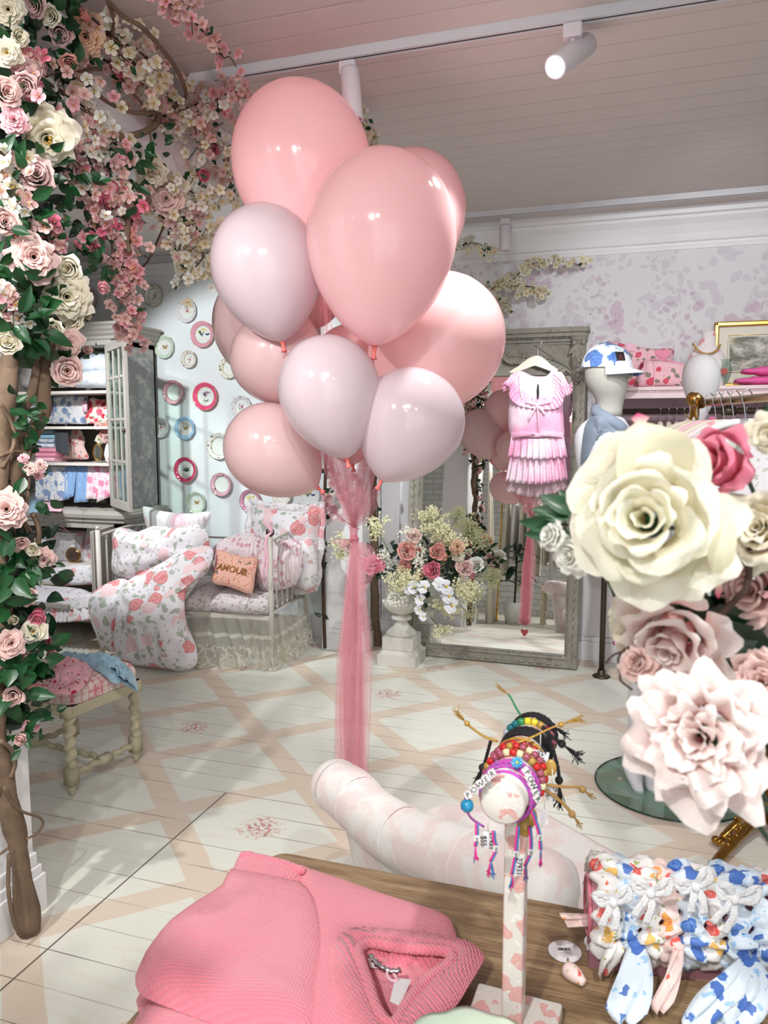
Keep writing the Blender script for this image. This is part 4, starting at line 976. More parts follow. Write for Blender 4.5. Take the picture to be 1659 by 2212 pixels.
pp = [AY(x, y, 4.78) for x, y in ((178,866),(188,866),(188,890),(178,890))]; part('price_tag', MB().add(pp, [(0,1,2,3)]), C_['babypink'], th, solid=.001)
th = pad('cushion', 'small square red floral cushion lettered AMOUR on the second cabinet shelf', 'cushion', [(193,912),(192,860),(215,863),(240,862),(262,858),(264,880),(262,913),(230,910)], 4.86, .04, F_['crimson'], k=2)
M = frame_mat(AY(224, 886, 4.80), (0, -1, 0), (0, 0, 1)) @ Matrix.Rotation(-PI/2, 4, 'Z')
M = Matrix.Translation(AY(224, 886, 4.81)) @ Matrix.Rotation(PI/2, 4, 'X'); part('lettering', text_mb('AMOUR', .055, M, .004), C_['red'], th, False)
pad('cushion', 'low red floral oblong cushion in front of the lettered one on the second cabinet shelf', 'cushion', [(187,914),(190,888),(205,880),(240,882),(262,888),(266,914)], 4.74, .035, F_['crimson'], k=2)
zc = 1.267
for i, (c, nm) in enumerate([(C_['babypink'], 'pale pink'), (C_['pink'], 'pink'), (C_['pink'], 'pink'), (F_['palebed'], 'pale blue'), (F_['toile'], 'blue toile'), (C_['skyblue'], 'sky blue'), (C_['tealgrey'], 'dusty teal')]):
    h = .032; zz = zc+i*.0345; a = AY(84, 990, 4.72).x; b = AY(124+(i % 3)*3, 990, 4.72).x
    mb = MB(); rows = []
    for x in (a, a+(b-a)*.33, a+(b-a)*.66, b):
        rows.append([V((x, 4.98, zz)), V((x, 4.70, zz)), V((x, 4.685, zz+h*.3)), V((x, 4.685, zz+h*.7)), V((x, 4.70, zz+h)), V((x, 4.98, zz+h))])
    mb.grid(rows, cv=True); mb.grid([[p_ for p_ in rows[0][:3]], [p_ for p_ in rows[0][:2:-1]]]); mb.grid([[p_ for p_ in rows[-1][:3]], [p_ for p_ in rows[-1][:2:-1]]])
    single('folded_towel', mb, c, nm+' folded towel in the stack on the third cabinet shelf, '+['lowest', 'second from the bottom', 'third from the bottom', 'in the middle', 'third from the top', 'second from the top', 'topmost'][i], 'towel', 'folded towels on the third cabinet shelf')
mb = ruffle_mb([AY(118, 926, 4.67), AY(146, 928, 4.67)], [AY(122, 975, 4.66), AY(148, 985, 4.66)], 9, .006, (0, -1, 0), mb=MB(), top_amp=.8); single('fringed_scarf', mb, C_['grey'], 'charcoal fringed scarf hanging beside the towel stack', 'scarf', solid=.004)
pad('oven_mitt', 'floral oven mitt standing on the third cabinet shelf', 'oven mitt', [(136,990),(148,972),(140,945),(147,940),(155,952),(154,932),(163,927),(176,930),(183,950),(182,965),(192,990),(165,992)], 4.78, .03, F_['mitt'], k=3, c=AY(165, 966, 4.78))
th = thing('oval_hand_mirror', 'small gilt oval mirror leaning on the third cabinet shelf', 'mirror', AY(211, 996, 4.70))
c = [AY(211, 977, 4.70)+CR*(.033*math.cos(a))+V((0, 0, .058*math.sin(a))) for a in [2*PI*k/28 for k in range(28)]]
part('frame', MB().tube(c, .006, 6, closed=True), M_['brass'], th); part('glass', MB().puff(c, (0, -1, 0), .002, .002, 2), M_['mirror'], th); part('prop', MB().tube([AY(219, 970, 4.73), AY(222, 996, 4.76)], .004, 5), M_['bronze'], th)
th = thing('china_jug', 'white china jug painted with roses on the third cabinet shelf', 'jug', AY(242, 995, 4.74))
b = AY(242, 995, 4.74); b.z = zc; M = Matrix.Translation(b)
part('body', MB().lathe([(.03, 0), (.045, .01), (.055, .06), (.045, .11), (.035, .14), (.042, .17), (.038, .17), (.03, .13), (0, .1)], 20, M), floral('jug glaze', (230, 230, 226), [(200, 80, 100), (220, 130, 140)], (90, 110, 90), 22, .3, .2, None, .1, dens=.4, sheen=0), th)
part('handle', MB().tube(crv([b+V((.04, 0, .14)), b+V((.075, 0, .13)), b+V((.07, 0, .07)), b+V((.05, 0, .04))], 5), .005, 6), M_['ceramic'], th)
for i, (x, y, s, c, l) in enumerate([(232, 926, 17, 'coral', 'coral rose at the top of the jug posy'), (224, 937, 15, 'coral', 'coral rose at the left of the jug posy'), (232, 946, 17, 'pale', 'pale rose at the bottom of the jug posy'), (216, 950, 15, 'cream', 'cream rose low at the left of the jug posy'), (212, 921, 12, 'pale', 'tiny pale rose furthest left above the jug'), (240, 938, 15, 'pale', 'pale rose nearest the jug handle')]):
    p = AY(x, y, 4.70); t_ = thing('rose', l, 'flower', p); inst('bloom', flower_mesh('garden', c, i % 2), t_, face_to(p, to_cam(p, .4), pxsize(p, s)*1.2)); part('stem', MB().tube([p, V((b.x, b.y, b.z+.12))], .0018, 4), M_['leafdark'], t_)
# tea towels hanging below the third shelf
for i, (a, b_, x2, x3, m, l) in enumerate([(78,110,76,118,F_['toile'],'blue toile tea towel hanging furthest left in the cabinet'),(110,143,110,150,F_['toile'],'blue toile tea towel hanging next to the plain blue cloth'),(140,166,140,160,F_['bluetoile'],'blue cloth with pointed corner hanging in the cabinet'),(164,194,158,190,F_['bluetoile'],'second blue cloth hanging beside the pink ones'),(188,220,184,214,F_['pinktoile'],'pink toile tea towel hanging in the middle of the counter bay'),(216,246,208,240,F_['pinktoile'],'pink toile tea towel hanging above the cup')]):
    mb = ruffle_mb([AY(a, 1006, 4.70), AY(b_, 1008, 4.70)], [AY(x2, 1078+(i % 2)*8, 4.66), AY(x3, 1084-(i % 3)*6, 4.66)], 2, .012, (0, -1, 0), ph=i*1.3); single('tea_towel', mb, m, l, 'tea towel', solid=.003)
def folded(name, label, pxs, z, h, mat, group=None, cat='cloth'):
    pts = [AZ(x, y, z) for x, y in pxs]
    return single(name, MB().puff(pts, (0, 0, 1), h, 0, 6, 1, 0, 5), mat, label, cat, group)
folded('folded_napkins', 'blue folded napkins at the left end of the cabinet counter', [(62,1108),(66,1085),(110,1080),(104,1105)], .932, .03, C_['skyblue'])
folded('folded_napkins', 'pink folded napkins lying forward on the cabinet counter', [(84,1103),(92,1083),(140,1084),(132,1105)], .932, .035, C_['babypink'])
th = thing('old_book', 'pale old book lying under the cup on the cabinet counter', 'book', AZ(222, 1090, .932))
c = AZ(222, 1086, .932); part('cover', MB().box((c.x-.08, c.y-.05, .932), (c.x+.08, c.y+.06, .958)), plain('worn book cloth', (176, 160, 132), .8), th, False, bevel=.003)
part('pages', MB().box((c.x-.077, c.y-.052, .937), (c.x+.077, c.y+.055, .953)), M_['cream'], th, False)
th = thing('teacup', 'white teacup and saucer with dark sprigs on the book', 'teacup', (c.x+.02, c.y, .958)); M = Matrix.Translation((c.x+.02, c.y, .959))
cupm = floral('cup glaze', (228, 228, 222), [(50, 60, 60), (40, 50, 50)], None, 30, .2, .2, None, .1, dens=.5, sheen=0)
part('cup', MB().lathe([(.018, .008), (.022, .012), (.036, .035), (.04, .062), (.037, .062), (.03, .03), (0, .015)], 24, M), cupm, th); part('saucer', MB().lathe([(0, 0), (.03, 0), (.062, .012), (.06, .014), (.03, .006), (0, .005)], 24, M), M_['ceramic'], th)
part('handle', MB().tube(crv([V((c.x+.056, c.y, 1.012)), V((c.x+.078, c.y, 1.0)), V((c.x+.052, c.y, .982))], 5), .003, 6), M_['ceramic'], th)
# lower cabinet
th = thing('gift_bag', 'floral gift bag standing in the lower cabinet', 'gift bag', AY(125, 1212, 4.72)); p0, p1 = AY(84, 1212, 4.70), AY(168, 1150, 4.70)
part('bag', MB().box((p0.x, 4.66, .526), (p1.x, 4.80, p1.z)), F_['duvet2'], th, False, bevel=.004)
for xx in (.3, .6): part('handle', MB().tube(crv([V((p0.x+.03, 4.67, p1.z)), V((p0.x+(p1.x-p0.x)*xx, 4.66, p1.z+.05)), V((p1.x-.04, 4.67, p1.z))], 6), .004, 5), C_['babypink'], th)
th = thing('oval_paperweight', 'dark oval glass paperweight with gold rim in the lower cabinet', 'paperweight', AY(158, 1213, 4.62)); c0 = AY(158, 1199, 4.62)
c = [c0+V((.062*math.cos(a), 0, .052*math.sin(a))) for a in [2*PI*k/28 for k in range(28)]]; part('rim', MB().tube(c, .007, 6, closed=True), M_['brass'], th); part('face', MB().puff(c, (0, -1, 0), .02, .01, 5), plain('dark painted glass', (70, 50, 40), .1, var=.6, vs=20), th)
pad('cone_pillow', 'pink floral pillow standing behind the lower cabinet door', 'pillow', [(176,1215),(186,1180),(192,1135),(200,1126),(214,1130),(216,1215)], 4.80, .05, F_['duvet2'], wr=wrink(10, .01))
pad('folded_bedding', 'folded white floral bedding below the gift bag in the cabinet', 'bedding', [(98,1262),(104,1235),(130,1222),(205,1218),(212,1240),(210,1262)], 4.62, .09, F_['duvet2'], k=2, p=4, wr=wrink(12, .012))
p = [AZ(x, y, .332) for x, y in ((80,1278),(90,1258),(140,1256),(150,1272))]; single('folded_cloth', MB().puff(p, (0, 0, 1), .02, 0, 5, 1, 0, 5), C_['yellow'], 'pale yellow folded cloth on the pulled out board', 'cloth')
p = [V((cx0+.3, 4.2, .333)), V((-3.68, 4.2, .333)), V((-3.7, 4.5, .333)), V((cx0+.32, 4.5, .333))]; single('folded_cloth', MB().puff(p, (0, 0, 1), .04, 0, 8, 3, 0, 3, wrink(14, .02, 4)), F_['lav'], 'white lavender printed cloth heaped on the pulled out board', 'cloth')
mb = ruffle_mb([AY(96, 1296, 4.2), AY(150, 1290, 4.2), AY(205, 1282, 4.2)], [AY(92, 1322, 4.18), AY(150, 1318, 4.18), AY(203, 1312, 4.18)], 6, .008, (0, -1, 0)); ruffle_mb([AY(95, 1318, 4.19), AY(203, 1308, 4.19)], [AY(88, 1346, 4.15), AY(150, 1343, 4.15), AY(206, 1338, 4.15)], 12, .016, (0, -1, 0), mb=mb)
single('ruffled_valance', mb, F_['duvet2'], 'ruffled pink floral frill hanging under the pulled out board', 'valance', solid=.003)
# ---------------------------------------------------------------- iron day bed
bA, bB = V((-3.34, 4.14, 0)), V((-2.144, 4.244, 0)); ex = (bB-bA).normalized(); ey = V((-ex.y, ex.x, 0)); BL_, BW = (bB-bA).length, .645
def bp(u, v, z): return bA+ex*u+ey*v+V((0, 0, z))
bed = thing('iron_day_bed', 'small chipped cream iron day bed with spindle ends in front of the plate wall', 'day bed', bp(BL_/2, BW/2, 0))
for u, v, h in ((0, 0, .86), (BL_, 0, .85), (BL_, BW, .84), (0, BW, .84)):
    pst = part('post', MB().tube([bp(u, v, .02), bp(u, v, h)], .0155, 12), M_['iron'], bed)
    part('finial', MB().ball(bp(u, v, h+.026), .028, 10) if (u > 0 and v == 0) else MB().tube([bp(u, v, h), bp(u, v, h+.02)], [.018, .008], 10), M_['bronze'] if (u > 0 and v == 0) else M_['iron'], pst)
    mb = MB(); mb.lathe([(.03, 0), (.032, .01), (.018, .03)], 12, Matrix.Translation(bp(u, v, 0))); mb.box((-.035, -.012, .0), (0, .012, .01), 0, Matrix.Translation(bp(u, v, 0))); part('foot', mb, M_['iron'], pst)
for u in (0, BL_):
    part('top_rail', MB().tube(crv([bp(u, 0, .815), bp(u, BW*.5, .835), bp(u, BW, .815)], 6), .009, 8), M_['iron'], bed)
    part('bottom_rail', MB().tube([bp(u, 0, .36), bp(u, BW, .36)], .009, 8), M_['iron'], bed)
    for k in range(1, 7): part('spindle', MB().tube([bp(u, BW*k/7, .36), bp(u, BW*k/7, .83)], .006, 8).ball(bp(u, BW*k/7, .80), .011, 5).ball(bp(u, BW*k/7, .39), .011, 5), M_['iron'], bed)
part('back_rail', MB().tube([bp(0, BW, .735), bp(BL_, BW, .735)], .008, 8), M_['iron'], bed)
for k in range(1, 8): part('spindle', MB().tube([bp(BL_*k/8, BW, .36), bp(BL_*k/8, BW, .735)], .005, 6), M_['iron'], bed)
for v in (0, BW): part('side_rail', MB().box((0, -.006, .32), (BL_, .012, .35), 0, Matrix(((ex.x, ey.x, 0, bp(0, v, 0).x), (ex.y, ey.y, 0, bp(0, v, 0).y), (0, 0, 1, 0), (0, 0, 0, 1)))), M_['iron'], bed, False)
# mattress quilt: three puffed sections
def section(u0, u1, v0=-.035, v1=BW-.03, z=.405, t=.075):
    mb = MB(); rows = []
    n = 14
    for i in range(n+1):
        f = i/n; e = (1-abs(2*f-1)**6); row = []
        for j in range(20):
            a = 2*PI*j/20; ca, sa = math.cos(a), math.sin(a); sx = (abs(ca)**.35)*(1 if ca > 0 else -1); sz = (abs(sa)**.8)*(1 if sa > 0 else -1)
            v = (v0+v1)/2+(v1-v0)/2*sx*(.97+.03*e); zz = z+t*sz*(.80+.2*e)+.006*noise.noise(V((f*5+u0*9, a, 1)))
            row.append(bp(u0+(u1-u0)*f, v, zz))
        rows.append(row)
    b = 0; mb.grid(rows, cv=True); mb.f += [tuple(range(20)), tuple(n*20+j for j in range(20))]; mb.m += [0, 0]; return mb
mt = thing('quilted_mattress', 'sprigged quilted mattress lying on the iron day bed', 'mattress', bp(BL_/2, BW/2, .33))
for k, (a, b) in enumerate([(.02, .30), (.30, .58), (.58, .80), (.80, 1.185)]): part('quilt_section', section(a, b), F_['ditsy'] if k else F_['quiltpink'], mt)
tg = part('round_tag', MB().lathe([(0, 0), (.014, 0), (.014, .0015), (0, .0015)], 18, frame_mat(AY(529, 1302, 4.19), (0, -1, .1))), M_['card'], mt, False); part('string', MB().tube([AY(529, 1296, 4.19), AY(531, 1285, 4.19), AY(545, 1278, 4.2)], .001, 4), M_['branch'], tg)
def lace_pat(t, co):
    s = t.n('ShaderNodeSeparateXYZ', i0=co); z = s.outputs[2]
    base = t.math('MULTIPLY_ADD', t.noise(co, 5, 2), .25, .30)
    v = t.voro(t.warp(co, 16, .05), 17, 'DISTANCE_TO_EDGE').outputs['Distance']; ln = t.math('LESS_THAN', v, .085)
    low = t.math('LESS_THAN', z, .155); v2 = t.voro(t.warp(co, 20, .04), 26).outputs['Distance']
    fl = t.math('MULTIPLY', low, t.math('MAXIMUM', ln, t.math('LESS_THAN', v2, .28)))
    bnd = t.math('LESS_THAN', t.math('ABSOLUTE', t.math('SUBTRACT', z, .215)), .012)
    b2 = t.math('LESS_THAN', z, .015)
    return t.math('MINIMUM', t.math('MAXIMUM', base, t.math('MULTIPLY', t.math('MAXIMUM', t.math('MAXIMUM', fl, bnd), b2), .92)), 1.0)
M_['lace'] = sheer_mat('ivory net lace', (226, 222, 208), .5, lace_pat)
th = thing('lace_bed_skirt', 'sheer ivory lace skirt hanging from the day bed to the floor', 'bed skirt', bp(BL_/2, 0, 0))
part('front_panel', ruffle_mb([bp(.42, -.02, .335), bp(.8, -.02, .335), bp(1.08, -.02, .335)], [bp(.40, -.05, .06), bp(.72, -.06, .012), bp(1.02, -.05, .018), bp(1.12, -.03, .15)], 6, .035, (0, -1, 0), ph=1, top_amp=.35, nv=12), M_['lace'], th)
part('corner_panel', ruffle_mb([bp(1.08, -.02, .335), bp(1.19, -.01, .335), bp(1.235, .1, .335)], [bp(1.10, -.05, .015), bp(1.22, -.02, .02), bp(1.26, .12, .02)], 4, .022, (.6, -1, 0), ph=2, nv=12), M_['lace'], th)
part('end_panel', ruffle_mb([bp(BL_+.02, .05, .335), bp(BL_+.02, .35, .335), bp(BL_+.02, BW, .335)], [bp(BL_+.05, .08, .02), bp(BL_+.07, .35, .03), bp(BL_+.04, BW-.05, .02)], 6, .03, (1, 0, 0), ph=2, nv=12), M_['lace'], th)
# bedding
W1 = wrink(6, .035, 2, (1, 1, .55)); W2 = wrink(8, .022, 7)
pad('pillow', 'white quilted square pillow standing behind the floral one on the day bed', 'pillow', [(308,1094),(335,1101),(380,1108),(420,1109),(457,1105),(446,1135),(438,1160),(434,1182),(380,1180),(318,1172),(316,1140)], 4.62, .06, F_['whitequilt'], k=2, wr=wrink(9, .006))
pad('pillow', 'big rose print pillow with pink ties leaning at the left of the day bed', 'pillow', [(243,1150),(262,1140),(290,1152),(330,1136),(380,1140),(425,1132),(447,1150),(452,1185),(430,1215),(350,1240),(300,1252),(252,1246),(242,1215),(246,1180)], 4.36, .11, F_['duvet'], k=2, wr=W2)
dv_ = thing('rose_print_duvet', 'rose print duvet spilling off the day bed onto the floor in two lobes', 'duvet', (bp(.3, -.15, 0)))
def dlobe(name, pxs, Yt, Yb, yt, yb, tf, c=None, o=0):
    P = lambda x, y: AY(x, y, Yt+(Yb-Yt)*max(0, min(1, (y-yt)/(yb-yt))))
    pts = [P(x, y) for x, y in pxs]
    for p in pts: p.z = max(p.z, .03)
    return part(name, MB().puff(pts, (0, -1, .15), tf, .06, 22, 6, 0, 2.6, wrink(6, .05, o, (1, 1, .45)), P(*c) if c else None), F_['duvet'], dv_)
dlobe('large_fold', [(262,1268),(300,1240),(350,1215),(400,1185),(452,1180),(460,1205),(440,1240),(405,1268),(398,1310),(405,1360),(424,1400),(423,1436),(392,1450),(345,1455),(290,1450),(255,1432),(250,1380),(256,1320)], 4.28, 3.98, 1180, 1300, .10, (340, 1340), 2)
dlobe('side_fold', [(228,1262),(262,1250),(280,1262),(262,1310),(255,1370),(256,1400),(238,1408),(216,1380),(198,1330),(202,1285)], 4.12, 3.98, 1250, 1320, .09, (232, 1330), 5)
# ruffled square pillow at the right
th = thing('ruffled_pillow', 'large rose print pillow with ruffled edge standing at the right end of the day bed', 'pillow', AY(620, 1270, 4.68))
oc = [(548,1092),(580,1098),(620,1104),(660,1104),(690,1096),(688,1150),(682,1210),(676,1262),(620,1268),(565,1262),(548,1200),(543,1140)]
pts = [AY(x, y, 4.66) for x, y in oc]; part('cushion', MB().puff(pts, (0, -1, 0), .09, .06, 12, 3, 0, 2.4, W2), F_['duvet'], th)
cen = AY(617, 1180, 4.66); loop = crvc(pts, 4); mb = MB(); rows = []
for i, p in enumerate(loop+[loop[0]]):
    d = (p-cen).normalized(); rows.append([p-d*.01, p+d*.022+V((0, -.008*math.sin(i*1.9), 0)), p+d*.05+V((0, -.022*math.sin(i*1.9+.4), .004*math.sin(i*2.2)))])
mb.grid(rows); part('ruffle', mb, F_['duvet2'], th, solid=.002)
pad('folded_quilt', 'pink quilted throw bunched in the middle of the day bed', 'quilt', [(452,1200),(470,1172),(505,1156),(550,1152),(575,1175),(590,1215),(592,1262),(540,1272),(480,1258),(455,1230)], 4.50, .10, F_['quiltpink'], k=2, wr=W2)
pad('pillow', 'sprigged pillow tucked behind the right iron post of the day bed', 'pillow', [(556,1190),(590,1172),(640,1165),(655,1200),(640,1262),(590,1276),(562,1272)], 4.38, .07, F_['quiltpink'], k=2, wr=W2)
pad('folded_blanket', 'rose print folded blanket seen between the spindles at the right end', 'blanket', [(640,1180),(668,1160),(682,1200),(680,1265),(645,1268)], 4.55, .07, F_['duvet2'], k=2, wr=W2)
am = thing('amour_pillow', 'small peach pillow embroidered AMOUR lying against the pink quilt', 'cushion', AY(505, 1282, 4.26))
F_['peach'] = floral('peach dotted cotton', (216, 166, 148), [(178, 84, 74), (196, 110, 84)], None, 56, .3, .2, None, petal=.2, dens=.75)
pts = [AY(x, y, Y) for x, y, Y in ((471,1187,4.34),(500,1196,4.33),(530,1203,4.33),(557,1205,4.33),(551,1240,4.26),(545,1282,4.2),(518,1276,4.2),(490,1266,4.2),(457,1257,4.2),(464,1222,4.27))]
aN = (pts[6]-pts[2]).cross(pts[9]-pts[5]).normalized(); aN = aN if aN.y < 0 else -aN
part('cushion', MB().puff(pts, aN, .045, .04, 12, 2, 0, 2.4), F_['peach'], am)
cc = sum(pts, V())/len(pts); xa = (pts[3]-pts[0]).normalized(); ya = aN.cross(xa); ya = ya if ya.z > 0 else -ya
def on_pillow(u, v, h=.047): 
    p = cc+xa*u+ya*v+aN*h; return p
M = Matrix(((xa.x, ya.x, aN.x, 0), (xa.y, ya.y, aN.y, 0), (xa.z, ya.z, aN.z, 0), (0, 0, 0, 1))); M.translation = on_pillow(0.0, -.012, .045)
part('lettering', text_mb('AMOUR', .060, M, .006, bold=.0012), plain('ochre thread', (140, 92, 40), .8), am, False)
mb = MB()
for (u0, v0, u1, v1) in ((.0, .03, .09, .05), (.02, .055, .07, .02), (-.12, -.04, -.05, -.075)):
    a = on_pillow(u0, v0, .042); b = on_pillow(u1, v1, .040); mb.tube([a, b], .0012, 4)
    for k in range(6): leaf_add(mb, a.lerp(b, k/5), (b-a).normalized()+ya*(1 if k % 2 else -1), aN, .018, .009)
part('embroidered_leaves', mb, plain('teal thread', (40, 84, 84), .8), am)
for i, (x, y) in enumerate(((580, 1150), (575, 1160))):
    mb = MB(); c = crv([AY(588, 1148, 4.21), AY(575, 1165, 4.18), AY(572+i*6, 1210, 4.18), AY(564+i*10, 1250, 4.17)], 6); mb.grid([[p+CR*(.011*u*(1-.5*k/len(c))) for u in (-1, 0, 1)] for k, p in enumerate(c)])
    if i == 0: rb = thing('bow_ribbon', 'pale pink ribbon tied on the right front post of the day bed', 'ribbon', AY(588, 1148, 4.2))
    part('tail', mb, C_['babypink'], rb, solid=.001)
mb = MB()
for s in (-1, 1): mb.tube(crv([AY(588, 1150, 4.2), AY(580+s*4, 1132, 4.2), AY(578+s*9, 1128, 4.19), AY(588, 1150, 4.19)], 5), .005, 6)
part('loop', mb, C_['babypink'], rb)
# ---------------------------------------------------------------- barley twist stool
stl = thing('barley_twist_stool', 'low stool with chipped cream barley twist legs and pink check seat at the left', 'stool', (-2.34, 2.66, 0))
sF = {'FR': V((-2.174, 2.475, 0)), 'BR': V((-2.125, 2.835, 0)), 'FL': V((-2.60, 2.52, 0)), 'BL': V((-2.53, 2.90, 0))}
def twist(a, b, r, turns, lobes=1, n=12, seg=None):
    L = (b-a).length; seg = seg or int(turns*10); mb = MB(); mb.tube([a.lerp(b, i/seg) for i in range(seg+1)], r, n, fr=lambda i, q: 1+.30*math.cos(q-2*PI*turns*i/seg)); return mb
sdx = (sF['FR']-sF['FL']).normalized(); sdy = (sF['BR']-sF['FR']).normalized()
def sbox(c, hx, hy, z0, z1): 
    M = Matrix(((sdx.x, sdy.x, 0, c.x), (sdx.y, sdy.y, 0, c.y), (0, 0, 1, 0), (0, 0, 0, 1))); return MB().box((-hx, -hy, z0), (hx, hy, z1), 0, M)
for k, c in sF.items():
    mb = twist(c+V((0, 0, .125)), c+V((0, 0, .335)), .021, 4.2); mb.join(sbox(c, .022, .022, .05, .125)); mb.join(sbox(c, .025, .025, .335, .385)); mb.lathe([(.006, 0), (.013, .012), (.015, .03), (.02, .05)], 12, Matrix.Translation(c)); part('leg', mb, M_['stoolwood'], stl)
for a, b in (('FL', 'BL'), ('FR', 'BR')): part('stretcher', twist(sF[a]+V((0, 0, .088)), sF[b]+V((0, 0, .088)), .0135, 6).join(sbox((sF[a]+sF[b])/2, .018, .03, .07, .106)), M_['stoolwood'], stl)
mL, mR = (sF['FL']+sF['BL'])/2+V((0, 0, .088)), (sF['FR']+sF['BR'])/2+V((0, 0, .088)); part('stretcher', twist(mL, mR, .0135, 6), M_['stoolwood'], stl)
sc0 = sum(sF.values(), V())/4
hx, hy = (sF['FR']-sF['FL']).length/2+.012, (sF['BR']-sF['FR']).length/2+.012
mb = sbox(sc0-sdy*hy, hx, .012, .34, .385).join(sbox(sc0+sdy*hy, hx, .012, .34, .385)).join(sbox(sc0-sdx*hx, .012, hy, .34, .385)).join(sbox(sc0+sdx*hx, .012, hy, .34, .385)); part('seat_rail', mb, M_['stoolwood'], stl, False, bevel=.003)
mb = MB(); rows = []
for z, s in ((.385, 1.0), (.392, 1.03), (.40, 1.0), (.42, 1.02), (.44, 1.0), (.455, .95), (.466, .85), (.474, .6), (.477, .3), (.478, .01)):
    row = []
    for j in range(40):
        a = 2*PI*j/40; ca, sa = math.cos(a), math.sin(a); x = (abs(ca)**.28)*(1 if ca > 0 else -1); y = (abs(sa)**.28)*(1 if sa > 0 else -1)
        row.append(sc0+sdx*(x*(hx+.008)*s)+sdy*(y*(hy+.008)*s)+V((0, 0, z)))
    rows.append(row)
part('cushion', mb.grid(rows, cv=True), F_['check'], stl)
def cloth_on(name, label, pxs, z, mat, tf=.018, o=0, k=3, cat='folded clothing', c=None, drape=0):
    pts = [AZ(x, y, z) for x, y in pxs]
    if drape:
        for p in pts:
            q = p-sc0; 
            if abs(q.dot(sdx)) > hx+.01 or abs(q.dot(sdy)) > hy+.01: p.z -= drape
    return single(name, MB().puff(pts, (0, 0, 1), tf, 0, 18, k+2, 0, 3, wrink(26, .030, o, (1, .5, 1)), c), mat, label, cat)
cloth_on('printed_blouse', 'pink blouse printed with red roses crumpled on the check stool', [(62,1450),(100,1432),(150,1425),(178,1432),(200,1448),(190,1470),(172,1492),(150,1500),(104,1495),(108,1470),(70,1462)], .474, F_['redrose'], .022, 3)
cloth_on('blue_blouse', 'light blue sprigged blouse draped over the back corner of the stool', [(125,1415),(150,1416),(185,1405),(230,1418),(262,1430),(290,1445),(297,1480),(282,1452),(250,1462),(215,1452),(180,1436),(140,1430)], .474, F_['bluecloth'], .020, 6, c=None, drape=.03)
# ---------------------------------------------------------------- urn and its flowers
ub = V(((AZ(812,1446,0).x+AZ(898,1437,0).x)/2, AZ(850,1441,0).y+.125, 0)); uy = ub.y
def uz(py): return AY(843, py, uy).z
urn = thing('stone_urn', 'white fluted garden urn on a square stepped plinth left of the carved mirror', 'urn', ub)
mb = MB(); mb.box((-.128, -.128, 0), (.128, .128, .075)); 
a, b = .118, .102; zz = (.075, .10)
mb.add([V((s*a, t_*a, zz[0])) for s, t_ in ((-1,-1),(1,-1),(1,1),(-1,1))]+[V((s*b, t_*b, zz[1])) for s, t_ in ((-1,-1),(1,-1),(1,1),(-1,1))], [(0,1,5,4),(1,2,6,5),(2,3,7,6),(3,0,4,7),(4,5,6,7)])
mb.box((-.102, -.102, .10), (.102, .102, .185)); part('plinth', mb, M_['stone'], urn, False, world=False, bevel=.004)
z0 = .185; zt = uz(1255)
fl = lambda a, z: 1+.05*abs(math.sin(a*14)) if z < .255 or .315 < z < .42 else (1+.02*math.cos(a*20) if z > .44 else 1)
k_ = (zt-.185)/.36
prof = [(.092, 0), (.098, .01), (.09, .02), (.075, .035), (.05, .06), (.036, .085), (.036, .095), (.062, .105), (.068, .115), (.062, .125), (.034, .135), (.034, .142), (.06, .15), (.09, .17), (.113, .20), (.122, .222), (.116, .23), (.104, .232), (.100, .25), (.100, .30), (.106, .34), (.118, .358), (.118, .365), (.10, .365), (.09, .33), (0, .3)]
part('bowl', MB().lathe([(r, z0+z*k_) for r, z in prof], 56, None, 0, fl), M_['stone'], urn, world=False)
top = ub+V((0, 0, zt))
UY = uy-.16
def UP_(x, y, dy=0.0): return AY(x, y, UY+dy)
def stem_to(p, r=.0025): return MB().tube(crv([p, p.lerp(top, .5)+V((0, 0, .02)), top+V((0, 0, -.03))], 4), r, 4)
UR = [(877,1192,32,'cup','coral','coral pink rose with open spiral, upper left of the urn flowers'),(943,1194,30,'cup','coral','coral rose at the top centre right of the urn flowers'),(806,1218,32,'garden','hot','deep pink garden rose at the far left of the urn flowers'),(937,1233,32,'cup','hot','deep pink rose low in the centre of the urn flowers'),
 (893,1160,26,'cup','pale','pale peach rose at the top of the urn flowers'),(901,1190,16,'bud','coral','small coral bud touching the upper left coral rose'),(876,1222,22,'garden','coral','small coral rose below the upper left coral rose'),(908,1242,18,'bud','coral','coral bud above the white orchids'),(960,1208,20,'bud','peach','peach bud right of the top centre coral rose'),
 (1004,1230,30,'cup','pale','blush rose low at the right of the urn flowers'),(1028,1222,28,'cup','white','white rose furthest right in the urn flowers'),(1011,1194,18,'bud','edged','yellow and pink bud at the right top of the urn flowers'),(988,1182,22,'garden','peach','peach rose near the right top of the urn flowers'),(990,1200,20,'garden','edged','cream rose below the peach one on the right'),(975,1186,14,'bud','pink','small pink bud among the right hand roses'),(754,1182,26,'cup','pale','pale pink rose half hidden behind the tulle at the left'),(1020,1246,16,'bud','pink','pink bud under the white right hand rose')]
for i, (x, y, s, kd, c, l) in enumerate(UR):
    p = UP_(x, y, RND.uniform(-.05, .03)); t_ = thing('rose', l, 'flower', p, group=None)
    inst('bloom', flower_mesh(kd, c, i % 2), t_, face_to(p, to_cam(p, .45, .15), pxsize(p, s)*1.35, i)); part('stem', stem_to(p), M_['leafdark'], t_)
    lf = MB(); leaves_about(lf, p+V((0, .03, -.02)), 2, .05, .02); part('leaf', lf, M_['leaf'], t_)
